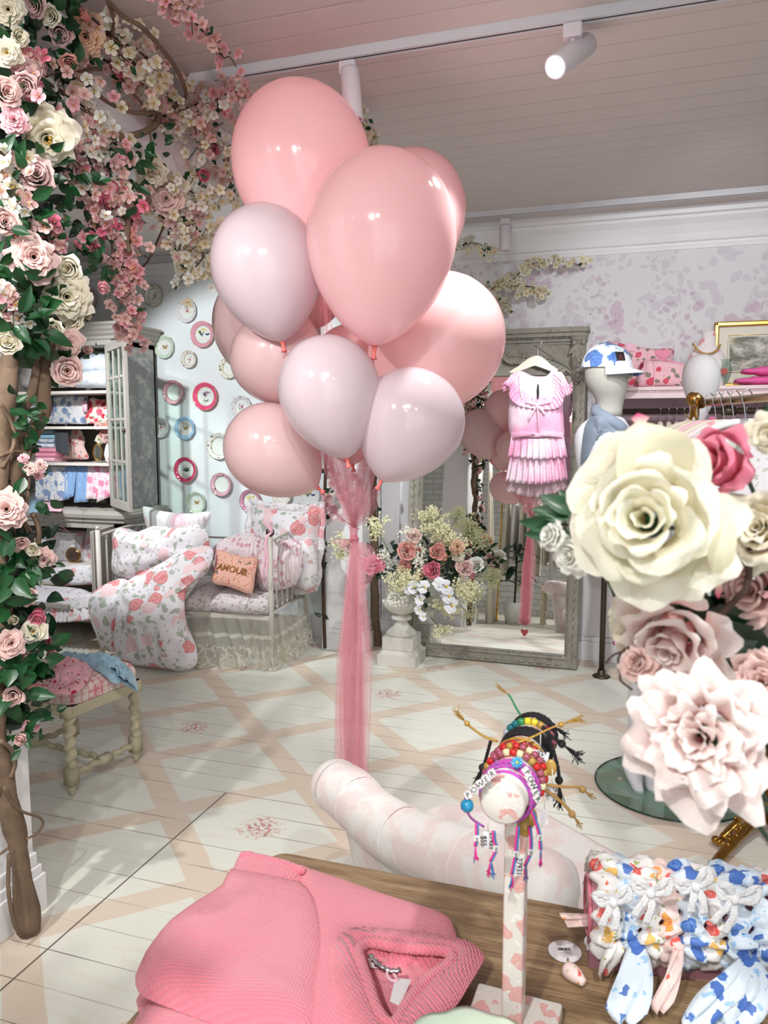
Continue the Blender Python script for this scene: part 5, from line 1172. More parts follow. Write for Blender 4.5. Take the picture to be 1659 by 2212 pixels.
# sprays of tiny cream florets
M_['floret'] = plain('cream floret', (232, 230, 190), .7, var=.05); M_['floretw'] = plain('white floret', (238, 238, 222), .7, var=.05)
def spray(label, x, y, rx, ry, n, m, dy=0.0, fs=.0078):
    p0 = UP_(x, y, dy); t_ = thing('elderflower_spray', label, 'flower spray', p0); mb = MB(); st = stem_to(p0)
    sx, sy = pxsize(p0, rx), pxsize(p0, ry)
    hub = [p0+V((RND.gauss(0, .45)*sx, RND.gauss(0, .3)*.08, RND.gauss(0, .45)*sy)) for _ in range(max(5, n//26))]
    for h in hub:
        st.tube([p0+V((0, .03, -.02)), h], .0012, 3)
        for j in range(26):
            c = h+V((RND.gauss(0, 1), RND.gauss(0, 1), RND.gauss(0, .8)))*.019; d = to_cam(c, .8, .3); M = face_to(c, d, fs*RND.uniform(.8, 1.4), RND.random()*6)
            vs = [V((0, 0, -.2))]
            for q in range(10):
                a = q*PI/5; r = 1 if q % 2 == 0 else .42; vs.append(V((r*math.cos(a), r*math.sin(a), .25 if q % 2 == 0 else 0)))
            mb.add([M @ v for v in vs], [(0, q, q % 10+1) for q in range(1, 11)])
    part('stem', st, plain('spray stem', (120, 140, 80), .7), t_); setp(part('florets', mb, m, t_, False), kind='stuff')
for a in [('cream floret spray rising at the left beside the tulle', 812, 1140, 30, 22, 260, M_['floret'], .05), ('cream floret spray hanging at the far left behind the tulle', 738, 1190, 18, 50, 260, M_['floret'], .1), ('tallest cream floret plume at the top of the urn flowers', 925, 1122, 30, 30, 420, M_['floret'], .06),
 ('broad cream floret mass right of the top plume', 955, 1155, 34, 30, 560, M_['floret'], .03), ('white floret spray above the upper left coral rose', 880, 1160, 30, 18, 300, M_['floretw'], .02), ('white floret spray between the deep pink rose and the coral one', 830, 1208, 18, 26, 220, M_['floretw'], .02),
 ('yellowish floret spray in front of the urn rim', 875, 1250, 38, 22, 520, M_['floret'], -.06), ('cream floret spray between the two coral roses', 905, 1205, 20, 20, 240, M_['floretw'], 0), ('cream floret spray low at the right of the orchids', 1010, 1275, 26, 40, 420, M_['floret'], 0),
 ('pale floret spray below the orchids', 960, 1312, 30, 22, 300, M_['floret'], .04), ('lowest floret sprig dangling beneath the orchids', 952, 1363, 17, 12, 150, M_['floret'], -.02), ('cream floret spray at the right edge above the white rose', 990, 1170, 22, 22, 200, M_['floret'], .06), ('sparse floret sprig hanging over the urn bowl', 858, 1290, 12, 22, 60, M_['floretw'], -.05)]: spray(*a)
# orchid stems
M_['orchid'] = plain('white orchid petal', (238, 238, 242), .5, var=.02, Subsurface_Weight=.1); M_['orchidc'] = plain('orchid throat', (220, 196, 80), .5)
def orchid_mb(s):
    mb = MB()
    for a, w_, l in ((0, .75, .5), (PI, .75, .5), (PI/2, .4, .5), (PI*1.2, .36, .48), (PI*1.8, .36, .48)):
        d = V((math.cos(a), math.sin(a), .1)); leaf_add(mb, V((0, 0, 0)), d, (0, 0, 1), l, w_, 0, .1)
    mb.ball((0, -.06, .06), .09, 5, 1, (1, 1, .8)); return mb
OM = mesh_of('orchid_bloom', orchid_mb(1), [M_['orchid'], M_['orchidc']])
for l, L in [('white orchid stem trailing down the centre of the urn flowers', [(893,1268,30),(908,1296,26),(905,1318,22),(914,1332,20)]), ('white orchid stem arching right over the mirror edge', [(948,1262,32),(962,1268,34),(968,1288,32),(975,1308,36)]), ('white orchid stem lying at the left under the florets', [(882,1272,24),(916,1268,30),(840,1296,12)])]:
    P_ = [UP_(x, y, -.07) for x, y, s in L]; t_ = thing('orchid_stem', l, 'orchid', P_[0]); part('stem', MB().tube(crv([top]+P_, 5), .002, 4), M_['leafdark'], t_)
    for p, (x, y, s) in zip(P_, L): inst('orchid_bloom', OM, t_, face_to(p, to_cam(p, .3), pxsize(p, s)*1.1, RND.uniform(-.5, .5)))
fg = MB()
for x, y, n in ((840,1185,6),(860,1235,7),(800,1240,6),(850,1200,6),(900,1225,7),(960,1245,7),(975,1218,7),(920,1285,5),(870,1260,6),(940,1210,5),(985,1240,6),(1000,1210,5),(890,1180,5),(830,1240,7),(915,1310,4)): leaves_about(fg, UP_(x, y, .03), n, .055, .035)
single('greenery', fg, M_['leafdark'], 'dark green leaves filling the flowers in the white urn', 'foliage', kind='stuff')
# ---------------------------------------------------------------- leaning mirror
LEAN = math.radians(5.5); mo = V((-1.46, 4.865, 0)); MW, MH = 1.135, 2.14
MMat = Matrix.Translation(mo) @ Matrix.Rotation(-LEAN, 4, 'X')     # local x along, z up the frame, -y faces the room
mir = thing('leaning_mirror', 'tall carved grey frame mirror leaning on the wall behind the pink dress', 'mirror', M=MMat)
L_ = lambda name, mb, m, **k: part(name, mb, m, mir, world=False, **k)
L_('glass', MB().add([V((.06, .012, .06)), V((MW-.06, .012, .06)), V((MW-.06, .012, MH-.25)), V((.06, .012, MH-.25))], [(0, 1, 2, 3)]), M_['mirror'], smooth=False)
L_('backing_board', box_of((.02, .016, .02), (MW-.02, .035, MH-.02)), M_['greyframe'], smooth=False)
def moulding(mb, a, b, inw, w_, d):
    """profiled strip from a to b, inw = inward direction"""
    pr2 = [(0, .03), (0, -d*.6), (w_*.1, -d), (w_*.35, -d), (w_*.45, -d*.6), (w_*.6, -d*.55), (w_*.75, -d*.75), (w_*.9, -d*.3), (w_, -d*.1), (w_, .012)]
    a, b, inw = V(a), V(b), V(inw); t_ = (b-a).normalized()
    mb.grid([[q+inw*u+V((0, y, 0))+t_*(u*s if True else 0) for u, y in pr2] for q, s in ((a, 1), (b, -1))])
W0 = .082
mb = MB(); moulding(mb, (0, 0, 0), (0, 0, MH-.16), (1, 0, 0), W0, .035); L_('left_stile', mb, M_['greyframe'], smooth=False)
mb = MB(); moulding(mb, (MW, 0, MH-.16), (MW, 0, 0), (-1, 0, 0), W0, .035); L_('right_stile', mb, M_['greyframe'], smooth=False)
mb = MB(); moulding(mb, (MW, 0, 0), (0, 0, 0), (0, 0, 1), W0, .035); L_('bottom_rail', mb, M_['greyframe'], smooth=False)
for nm, A_, B_ in (('bead_row', (.078, -.012, .09), (.078, -.012, MH-.3)), ('bead_row', (MW-.078, -.012, .09), (MW-.078, -.012, MH-.3)), ('bead_row', (.09, -.012, .078), (MW-.09, -.012, .078))):
    mb = MB(); A_, B_ = V(A_), V(B_); n = int((B_-A_).length/.012)
    for k in range(n): mb.ball(A_.lerp(B_, k/n), .0055, 3)
    L_(nm, mb, M_['greyframe'])
for A_, B_, dd in (((.028, -.036, .09), (.028, -.036, MH-.3), 'z'), ((MW-.028, -.036, .09), (MW-.028, -.036, MH-.3), 'z'), ((.09, -.036, .028), (MW-.09, -.036, .028), 'x')):
    mb = MB(); A_, B_ = V(A_), V(B_); n = int((B_-A_).length/.055)
    for k in range(n):
        c = A_.lerp(B_, (k+.5)/n); mb.ball(c, .02, 4, 0, (.5, .35, 1.1) if dd == 'z' else (1.1, .35, .5))
    L_('carved_ribbon', mb, M_['greyframe'])
# header
hz = MH-.33
mb = MB(); mb.box((.05, -.012, hz+.05), (MW-.05, .03, MH)); 
mb.box((-.01, -.055, MH-.02), (MW+.01, .03, MH+.012)); mb.box((.0, -.04, MH-.045), (MW, .03, MH-.02)); mb.box((.06, -.028, MH-.075), (MW-.06, .02, MH-.058)); L_('header', mb, M_['greyframe'], smooth=False, bevel=.003)
mb = MB()
for k in range(70): mb.ball((.07+(MW-.14)*k/70, -.035, MH-.052), .006, 3)
L_('bead_row', mb, M_['greyframe'])
mb = MB(); c = [V((MW/2+(MW/2-.06)*math.cos(a), -.022, hz-.02+.20*math.sin(a))) for a in [PI*k/40 for k in range(41)]]; mb.tube(c, .012, 6); c2 = [p+V((0, -.004, .022)) for p in c]; mb.tube(c2, .006, 5); L_('arch_moulding', mb, M_['greyframe'])
poly = [(MW/2+(MW/2-.07)*math.cos(a), hz-.03+.19*math.sin(a)) for a in [PI*k/24 for k in range(25)]]
for s in (0, 1):
    x0 = .012 if s == 0 else MW-.092
    mb = MB(); mb.box((x0, -.045, MH-.33), (x0+.08, .02, MH-.045)); mb.box((x0-.008, -.052, MH-.075), (x0+.088, .02, MH-.045))
    for k in range(5):
        leaf_add(mb, V((x0+.04, -.05, MH-.10-k*.012)), V(((k-2)*.5, -.1, -1)), (0, -1, 0), .09, .03, 0, .1)
    for q in (-1, 1): mb.ball((x0+.04+q*.028, -.052, MH-.09), .016, 5)
    mb.tube([V((x0+.012, -.05, MH-.30)), V((x0+.04, -.056, MH-.33)), V((x0+.068, -.05, MH-.30))], .006, 5)
    for k in range(4): mb.ball((x0+.04, -.05, MH-.2-k*.032), .014, 4, 0, (1, .5, 1))
    L_('carved_capital', mb, M_['greyframe'], smooth=True)
    sx = 1 if s == 0 else -1; xx = .11 if s == 0 else MW-.11; mb = MB()
    mb.tube([V((xx, -.016, MH-.09)), V((xx+sx*.22, -.016, MH-.09)), V((xx, -.016, MH-.24)), V((xx, -.016, MH-.09))], .004, 4)
    for k in range(5): leaf_add(mb, V((xx+sx*.03, -.014, MH-.11)), V((sx*(.3+k*.3), 0, -.2-(4-k)*.35)), (0, -1, 0), .07+.02*(k == 2), .02)
    L_('corner_panel', mb, M_['greyframe'])
for s in (-1, 1):
    mb = MB(); 
    for k in range(15):
        t_ = k/14; c = V((MW/2+s*(.04+.36*t_), -.05, hz+.165-.11*t_*t_)); ang = -.25*t_
        for q in (-1, 1): leaf_add(mb, c, V((s*1.0, -.15, q*.75-ang*-1)), (0, -1, 0), .085*(1-.35*t_), .026, 0, .15)
    mb.tube(crv([V((MW/2, -.05, hz+.17)), V((MW/2+s*.2, -.05, hz+.14)), V((MW/2+s*.4, -.05, hz+.055))], 6), .006, 5); L_('laurel_spray', mb, M_['greyframe'])
# ---------------------------------------------------------------- dress on its hanger
DY = 4.80
dP = lambda x, y, dy=0.0: AY(x, y, DY+dy)
hg = thing('coat_hanger', 'cream wooden hanger hooked over the carved mirror top, holding the pink dress', 'hanger', dP(1163, 772))
oc = [(1100,803),(1118,792),(1140,775),(1158,768),(1172,772),(1190,788),(1205,798),(1200,804),(1186,800),(1170,784),(1160,780),(1150,784),(1130,797),(1112,806)]
part('arms', MB().puff([dP(x, y) for x, y in oc], (0, -1, 0), .010, .010, 3, 2), plain('cream hanger paint', (224, 218, 200), .5), hg)
part('hook', MB().tube(crv([dP(1162, 772), dP(1162, 755), dP(1170, 742), dP(1160, 732), dP(1150, 742)], 5), .0025, 6), M_['silver'], hg)
def tiedye():
    t = NT('pink tie dyed cotton'); co = t.coord(); n = t.noise(t.warp(co, 4, .15), 5.5, 3)
    return t.fin(t.ramp(n, (.34, lin((238, 226, 234))), (.5, lin((240, 200, 220))), (.62, lin((236, 168, 200)))), .9, 0.0, Sheen_Weight=.2)
F_['dress'] = tiedye(); F_['dressw'] = plain('white cotton yoke', (240, 234, 240), .9, var=.02, bump=.3, bs=90)
dr_ = thing('frilled_dress', 'pink and white tie dyed dress with frilled sleeves and tiers hanging before the mirror', 'dress', dP(1163, 1060))
WB = wrink(16, .010, 4, (1, 1, .4))
part('bodice', MB().puff([dP(x, y) for x, y in [(1108,808),(1124,801),(1138,806),(1152,812),(1180,812),(1194,800),(1208,806),(1218,830),(1216,880),(1218,920),(1214,944),(1160,948),(1106,944),(1098,900),(1100,860),(1098,830)]], (0, -1, 0), .06, .03, 14, 3, 0, 3.0, WB), F_['dress'], dr_)
part('yoke', MB().puff([dP(x, y, -.045) for x, y in [(1122,806),(1136,809),(1155,815),(1180,814),(1192,806),(1196,830),(1190,858),(1165,866),(1130,862),(1120,835)]], (0, -1, 0), .024, .0, 6, 2, 0, 4), F_['dressw'], dr_)
part('keyhole_slit', MB().puff([dP(x, y, -.072) for x, y in [(1161,828),(1164,832),(1165,850),(1163,862),(1160,862),(1159,845)]], (0, -1, 0), .001, .0, 2), M_['dark'], dr_)
for i, pts in enumerate([[(1122,808),(1123,835),(1128,862)], [(1193,806),(1198,832),(1196,858)], [(1174,816),(1175,840),(1176,860)], [(1148,816),(1148,840),(1150,862)]]):
    part('lace_trim', MB().tube(crv([dP(x, y, -.066) for x, y in pts], 8), .0035, 5, fr=lambda i, a: 1+.5*math.sin(i*2.5)), F_['dressw'], dr_)
part('bow', MB().tube(crv([dP(x, y, -.075) for x, y in [(1135,868),(1150,872),(1161,876),(1172,888),(1176,895)]], 4), .007, 6).tube(crv([dP(x, y, -.078) for x, y in [(1190,868),(1172,872),(1161,876),(1150,892),(1142,905)]], 4), .006, 6).tube(crv([dP(x, y, -.08) for x, y in [(1161,876),(1163,905),(1164,930)]], 4), .005, 6), F_['dress'], dr_)
for s, T_, B_ in ((-1, [(1120,806),(1106,808),(1097,822),(1096,840)], [(1112,850),(1098,836),(1086,830),(1086,845)]), (1, [(1196,804),(1212,804),(1222,820),(1220,840)], [(1204,852),(1224,856),(1236,846),(1238,826)])):
    part('sleeve_frill', ruffle_mb([dP(x, y, -.02) for x, y in T_], [dP(x, y, -.04) for x, y in B_], 6, .018, (0, -1, .2), ph=s), F_['dress'], dr_, solid=.002)
    part('shoulder_frill', ruffle_mb([dP(x, y, -.05) for x, y in ([(1122,808),(1118,835),(1130,862),(1160,870)] if s < 0 else [(1195,806),(1200,835),(1192,862),(1165,870)])], [dP(x, y, -.075) for x, y in ([(1106,822),(1100,856),(1120,876),(1158,884)] if s < 0 else [(1212,822),(1218,862),(1204,882),(1166,886)])], 9, .012, (0, -1, .2), ph=s*2), F_['dress'], dr_, solid=.0015)
part('waistband', MB().puff([dP(x, y, -.03) for x, y in [(1104,934),(1130,930),(1160,934),(1190,930),(1216,934),(1218,946),(1190,943),(1160,947),(1130,943),(1104,948)]], (0, -1, 0), .04, 0, 4, 1, 0, 4, wrink(60, .006)), F_['dress'], dr_)
part('upper_tier', ruffle_mb([dP(1104,944,-.03), dP(1160,948,-.055), dP(1218,942,-.03)], [dP(1098,986,-.03), dP(1160,992,-.08), dP(1226,988,-.03)], 9, .020, (0, -1, 0), ph=1), F_['dress'], dr_, solid=.0015)
part('lower_tier', ruffle_mb([dP(1104,978,-.015), dP(1160,984,-.045), dP(1220,980,-.015)], [dP(1092,1040,-.01), dP(1160,1046,-.07), dP(1228,1036,-.01)], 10, .020, (0, -1, 0), ph=3), F_['dress'], dr_, solid=.0015)
part('lining', ruffle_mb([dP(1110,1010,.01), dP(1160,1020,.0), dP(1218,1010,.01)], [dP(1090,1062,.02), dP(1160,1074,.01), dP(1228,1056,.02)], 7, .015, (0, -1, 0), ph=5), plain('pale pink lining', (214, 186, 196), .9), dr_, solid=.0015)
# ---------------------------------------------------------------- vine at the back pillar
bv = thing('climbing_rose_vine', 'thin dark rose vine climbing the back pillar behind the bed end', 'rose vine', (-2.03, 4.75, 0))
P4 = lambda x, y: AY(x, y, 4.75)
for pts, r in [([(702,1400),(698,1250),(700,1150),(702,1060),(704,1000),(706,900)], .012), ([(704,1080),(712,1055),(724,1048)], .005), ([(702,1110),(712,1095)], .004)]:
    part('trunk', MB().tube(crv([P4(x, y) for x, y in pts], 6), r, 7), M_['twig'], bv)
for i, (x, y, s, c) in enumerate([(763,1030,18,'pink'),(738,1075,16,'pale'),(745,1055,14,'pale'),(716,1045,16,'pale'),(710,1075,20,'pale')]):
    p = P4(x, y); inst('rose', flower_mesh('cup', c, i % 2), bv, face_to(p, to_cam(p, .4), pxsize(p, s)*1.1))
lf = MB()
for x, y, n in ((712,1098,5),(722,1105,5),(706,1075,4),(716,1060,3),(690,1220,5),(694,1180,4),(704,1020,4),(700,1330,4)): leaves_about(lf, P4(x, y), n, .06, .02)
part('foliage', lf, M_['leafdark'], bv)
tk = thing('grey_vine_trunk', 'thick grey vine trunk standing between the back pillar and the urn flowers', 'vine', (AY(795, 1300, 4.72).x, 4.9, 0))
mb = MB(); bark(mb, [AY(x, y, 4.98) for x, y in [(814,1405),(808,1330),(809,1240),(806,1150),(804,1080),(807,1000),(812,900),(806,800)]], .032, .024); part('trunk', mb, M_['branch'], tk)
part('stem', MB().tube(crv([AY(x, y, 4.92) for x, y in [(812,1150),(816,1100),(808,1060),(815,1020),(812,960)]], 6), .006, 6), M_['twig'], tk)
lf = MB()
for x, y in ((796,1130),(812,1096),(800,1180)): leaves_about(lf, AY(x, y, 4.9), 3, .05, .02)
part('foliage', lf, M_['leafdark'], tk)
# ---------------------------------------------------------------- right hand wall: shelf, rail, mannequins
SY = 4.75; sz = AY(1500, 842, SY).z
sh = thing('wall_shelf', 'long pale pink wall shelf with beaded edge above the hanging rail', 'shelf', (1.2, YB, sz))
x0 = -.12
M_['shelfpink'] = plain('pale pink shelf paint', (226, 202, 206), .5, var=.03)
part('board', MB().box((x0, SY, sz), (2.8, YB, sz+.022)), M_['shelfpink'], sh, False, bevel=.004); part('apron', MB().box((x0+.01, SY+.012, sz-.045), (2.8, SY+.03, sz)), M_['shelfpink'], sh, False, bevel=.003)
mb = MB()
for k in range(160): mb.ball((x0+.01+k*.014, SY+.008, sz-.006), .0065, 3)
part('bead_trim', mb, M_['shelfpink'], sh); part('under_shelf_shade', MB().box((x0, YB-.012, sz-.55), (2.8, YB, sz)), plain('mauve shade under shelf', (190, 166, 178), .8), sh, False)  # mauve sheet stands in for the shade on the wall below the shelf
top_ = sz+.023
def on_shelf(px, y): p = AY(px, 840, y); return V((p.x, y, top_))
# hanging rail below the shelf
rl = thing('hanging_rail', 'dark bronze pipe rail fixed under the pink shelf', 'rail', (1.0, 4.86, 1.6)); rz = AY(1500, 888, 4.86).z
part('pipe', MB().tube([V((x0+.02, 4.86, rz)), V((2.7, 4.86, rz))], .017, 12), M_['bronze'], rl)
for px in (1575, 1700): p = AY(px, 870, 4.86); part('bracket', MB().tube([V((p.x, 4.86, rz-.0)), V((p.x, 4.86, sz))], .016, 10).lathe([(0, 0), (.05, 0), (.05, .012), (0, .012)], 16, Matrix.Translation((p.x, 4.86, sz-.014))).tube([V((p.x-.04, 4.86, rz)), V((p.x+.04, 4.86, rz))], .026, 10), M_['bronze'], rl)
hm = plain('cream hanger wood', (222, 214, 196), .5)
GCOL = [C_['cream'], C_['white'], C_['babypink'], F_['duvet2'], C_['white'], F_['palebed'], C_['hotpink'], C_['cream']]
def garment_on(hp, d, L, m, label, glabel, group, i, wdt=.2, shade=None):
    """hanger whose hook hangs at hp, arms along d; garment below, seen edge on"""
    d = V(d).normalized(); h = thing('coat_hanger', label, 'hanger', hp); a = hp+V((0, 0, -.085)); n = V((-d.y, d.x, 0))
    part('hook', MB().tube(crv([hp+n*.0+V((0, 0, .0))+d*.018, hp+V((0, 0, .02)), hp-d*.018, hp-d*.01+V((0, 0, -.03)), a], 5), .0022, 6), M_['silver'], h)
    c = crv([a-d*wdt+V((0, 0, -.06)), a-d*(wdt*.5)+V((0, 0, -.012)), a, a+d*(wdt*.5)+V((0, 0, -.012)), a+d*wdt+V((0, 0, -.06))], 5)
    part('arms', MB().tube(c, [.012]*len(c), 8, fr=lambda i, q: 1+.35*math.sin(q)**2), shade or hm, h)
    g = thing('hanging_garment', glabel, 'garment', a); mb = MB(); rows = []
    for j in range(15):
        f = j/14; z = a.z-.01-L*f; hw = wdt*(.95 if f > .06 else .55+f*6)*(1+.12*math.sin(f*9+i)+.25*f); rw = []
        for q in range(28):
            an = 2*PI*q/28; x = math.cos(an); y = math.sin(an)
            th_ = .028+.018*math.sin(an*5+i+f*2)*min(1, f*3)+.012*noise.noise(V((an, f*4, i)))
            rw.append(a+d*(x*hw)+n*(y*th_)+V((0, 0, z-a.z-abs(x)*(.05 if f < .1 else .05))))
        rows.append(rw)
    part('cloth', mb.grid(rows, cv=True), m, g); return h
names = ['cream', 'white', 'pale pink', 'floral', 'white', 'sprigged', 'bright pink', 'cream']
for i, px in enumerate((1427, 1445, 1462, 1478, 1590, 1612, 1634, 1652)):
    p = AY(px, 888, 4.86); p.z = rz+.015
    garment_on(p, (0, 1, 0), .75, GCOL[i], '%s hanger on the dark rail %s' % (('first','second','third','fourth','fifth','sixth','seventh','eighth')[i], 'counted from the capped mannequin'), '%s garment %s on the dark bronze rail' % (names[i], ('furthest left','second from left','third from left','beside the white mannequin head','just right of the rail bracket','sixth from left','seventh from left','furthest right in view')[i]), None, i, .17)
# bags on the shelf
F_['bag'] = floral('quilted pink rose bag cloth', (236, 186, 196), [(200, 50, 80), (228, 100, 120), (150, 30, 60)], (112, 104, 90), 14, .34, .36, None, quilt=6, petal=.55, dens=.7)
def bag(name, label, pxs, y, tf, k=2):
    pts = [AY(a, b, y) for a, b in pxs]
    for p in pts: p.z = max(p.z, top_+.002)
    return pts, MB().puff(pts, (0, -1, 0), tf, tf, 12, k, 0, 4, wrink(12, .010, tf*9))
b1 = thing('quilted_bag', 'taller pink rose print quilted bag with a heart patch at the back of the shelf', 'bag', on_shelf(1390, 4.96)); pts, mb = bag('', '', [(1312,836),(1316,790),(1314,742),(1320,737),(1345,742),(1375,748),(1420,754),(1456,752),(1452,775),(1454,800),(1452,836)], 4.96, .05); part('body', mb, F_['bag'], b1)
hc = AY(1432, 765, 4.905); c = [hc+V((.036*math.sin(a)**3*1.2, 0, .032*(math.cos(a)-.35*math.cos(2*a)-.12*math.cos(3*a)))) for a in [2*PI*k/30 for k in range(30)]]
part('heart_patch', MB().puff(c, (0, -1, 0), .006, .002, 4, c=hc-V((0, 0, .005))), C_['pink'], b1); part('heart_outline', MB().tube(c, .0035, 5, closed=True), C_['pink'], b1)
part('zip_tab', MB().puff([AY(x, y, 4.90) for x, y in ((1352,740),(1374,744),(1372,760),(1350,757))], (0, -1, 0), .006, .0, 3), C_['babypink'], b1)
b2 = thing('quilted_bag', 'lower boxy pink rose print quilted pouch in front on the shelf', 'bag', on_shelf(1430, 4.86)); pts, mb = bag('', '', [(1377,838),(1380,800),(1384,784),(1400,778),(1440,780),(1476,786),(1480,800),(1479,838),(1430,838)], 4.86, .055); part('body', mb, F_['bag'], b2)
part('seam_piping', MB().tube(crv([AY(x, y, 4.80) for x, y in ((1412,780),(1414,800),(1413,825),(1410,836))], 6), .003, 5), C_['babypink'], b2); part('zip', MB().tube(crv([AY(x, y, 4.85) for x, y in ((1384,784),(1410,777),(1440,779),(1474,785))], 5), .004, 5), C_['pink'], b2)
# jewellery bust
F_['bust'] = floral('rosebud bust cloth', (226, 216, 216), [(230, 150, 160), (226, 170, 176)], (180, 186, 172), 20, .3, .2, None, petal=.3, dens=.7)
jb = thing('jewellery_bust', 'small rosebud covered necklace bust on the shelf before the picture', 'bust', on_shelf(1525, 4.88)); c0 = on_shelf(1525, 4.88)
def jpt(x, y): return AY(x, y, 4.88)
mb = MB(); rows = []
for py, hw, dd in ((838,36,.06),(800,40,.07),(775,38,.06),(760,30,.05),(745,18,.04),(730,15,.035),(718,14,.033),(713,8,.02),(712,.3,.001)):
    c = jpt(1527+(4 if py < 740 else 0), py); h = pxsize(c, hw); rows.append([c+V((h*math.cos(a), dd*math.sin(a), 0)) for a in [2*PI*k/24 for k in range(24)]])
part('torso', mb.grid(rows, cv=True), F_['bust'], jb)
nk = thing('gold_necklace', 'flat gold chain necklace round the rosebud bust', 'necklace', jpt(1527, 760))
c = crv([AY(x, y, yy) for x, y, yy in ((1496,742,4.83),(1506,755,4.81),(1522,764,4.80),(1540,762,4.80),(1552,752,4.815),(1556,744,4.83))], 5)
for k in range(0, len(c)-1): part('link', MB().tube([c[k], c[k].lerp(c[k+1], .8)], .0055, 6), M_['gold'], nk)
# glass vase
gv = thing('glass_vase', 'small glass vase painted with a coral flower between bust and towels', 'vase', on_shelf(1566, 4.84)); M = Matrix.Translation(on_shelf(1566, 4.84))
part('body', MB().lathe([(.018, 0), (.02, .008), (.012, .02), (.03, .06), (.036, .09), (.024, .12), (.022, .135), (.034, .15), (.032, .15), (.02, .135), (.034, .09), (.01, .02)], 24, M), M_['glass'], gv)
c = AY(1565, 802, 4.80); mb = MB()
for k in range(8): leaf_add(mb, c, V((math.cos(k*.785), 0, math.sin(k*.785))), (0, -1, 0), .026, .01)
part('painted_flower', mb, PET['coral'], gv)
# towels stack
for i, (z, l, rr) in enumerate(((0, 'lower bright pink ribbed towel folded on the shelf', .026), (.052, 'upper bright pink ribbed towel folded on the shelf', .028))):
    mb = MB(); a = on_shelf(1590+i*14, 4.80).x; rows = []
    for j in range(14):
        f = j/13; x = a+f*.42; rows.append([V((x, 4.86+.08*math.cos(q), top_+z+rr+rr*(.25+.75*min(1, f*3+.2))*math.sin(q)*(1+.15*math.sin(j*2.4)))) for q in [2*PI*k/16 for k in range(16)]])
    mb.grid(rows, cv=True); mb.f.append(tuple(range(16))); mb.m.append(0); single('folded_towel', mb, plain('bright pink chenille', (236, 104, 172), .95, bump=.8, bs=220), l, 'towel')
# framed picture
pf = thing('framed_picture', 'gold framed pale watercolour of a street standing on the shelf', 'picture', on_shelf(1640, 5.05)); f0 = AY(1543, 697, 5.06); X1 = f0.x+.72; Z1 = f0.z; Zb = top_
for nm, lo, hi in (('left_side', (f0.x, 5.03, Zb), (f0.x+.028, 5.07, Z1)), ('right_side', (X1-.028, 5.03, Zb), (X1, 5.07, Z1)), ('top_side', (f0.x, 5.03, Z1-.028), (X1, 5.07, Z1)), ('bottom_side', (f0.x, 5.03, Zb), (X1, 5.07, Zb+.028))): part('frame_'+nm, box_of(lo, hi), M_['gold'], pf, False, bevel=.008)
part('mount', box_of((f0.x+.02, 5.055, Zb+.02), (X1-.02, 5.06, Z1-.02)), plain('cream mount board', (232, 228, 214), .8), pf, False)
t = NT('loose grey street watercolour'); co = t.warp(t.coord(scale=(1, 1, 1.6)), 5, .15); n1 = t.noise(co, 9, 6, .7); n2 = t.noise(co, 4, 3)
cc_ = t.mix(t.ramp(n1, (.42, (0, 0, 0)), (.6, (1, 1, 1))), lin((120, 124, 112)), lin((214, 214, 204))); cc_ = t.mix(t.ramp(n2, (.52, (0, 0, 0)), (.62, (.5, .5, .5))), cc_, lin((206, 176, 130)))
part('watercolour', box_of((f0.x+.09, 5.050, Zb+.10), (X1-.09, 5.056, Z1-.09)), t.fin(cc_, .8), pf, False)
part('inner_line', MB().tube([V((x, 5.05, z)) for x, z in ((f0.x+.08, Zb+.09), (X1-.08, Zb+.09), (X1-.08, Z1-.08), (f0.x+.08, Z1-.08), (f0.x+.08, Zb+.09))], .0015, 4), M_['gold'], pf)
# ---- mannequin bodies: stacked sections given as px centre, half width px, y
def figure(rows_, D, M_off=(0, 0, 0), ratio=.8, n=28, tw=0.0):
    mb = MB(); rows = []
    for r in rows_:
        x, y, hw = r[:3]; rt = r[3] if len(r) > 3 else ratio; fz = r[4] if len(r) > 4 else 0
        c = AD(x, y, D+fz); h = pxsize(c, hw); rows.append([c+CR*(h*math.cos(a))+CF*(h*rt*math.sin(a)) for a in [2*PI*k/n for k in range(n)]])
    mb.grid(rows, cv=True); mb.f += [tuple(range(n)), tuple((len(rows)-1)*n+k for k in range(n))]; mb.m += [0, 0]; return mb
def limb(pts, D, n=16, mb=None):
    mb = mb or MB(); c = [AD(x, y, D+dz) for x, y, r, dz in pts]; R_ = [pxsize(c[i], p[2]) for i, p in enumerate(pts)]
    cc = crv(c, 4); rr = [R_[min(int(i/4), len(R_)-1)]*(1-(i % 4)/4)+R_[min(int(i/4)+1, len(R_)-1)]*((i % 4)/4) for i in range(len(cc))]
    return mb.tube(cc, rr, n)
D1 = 4.45
m1 = thing('torso_mannequin', 'linen headed half mannequin wearing the blue floral cap, on a dark pole stand', 'mannequin', (AZ(1299, 1462, 0)))
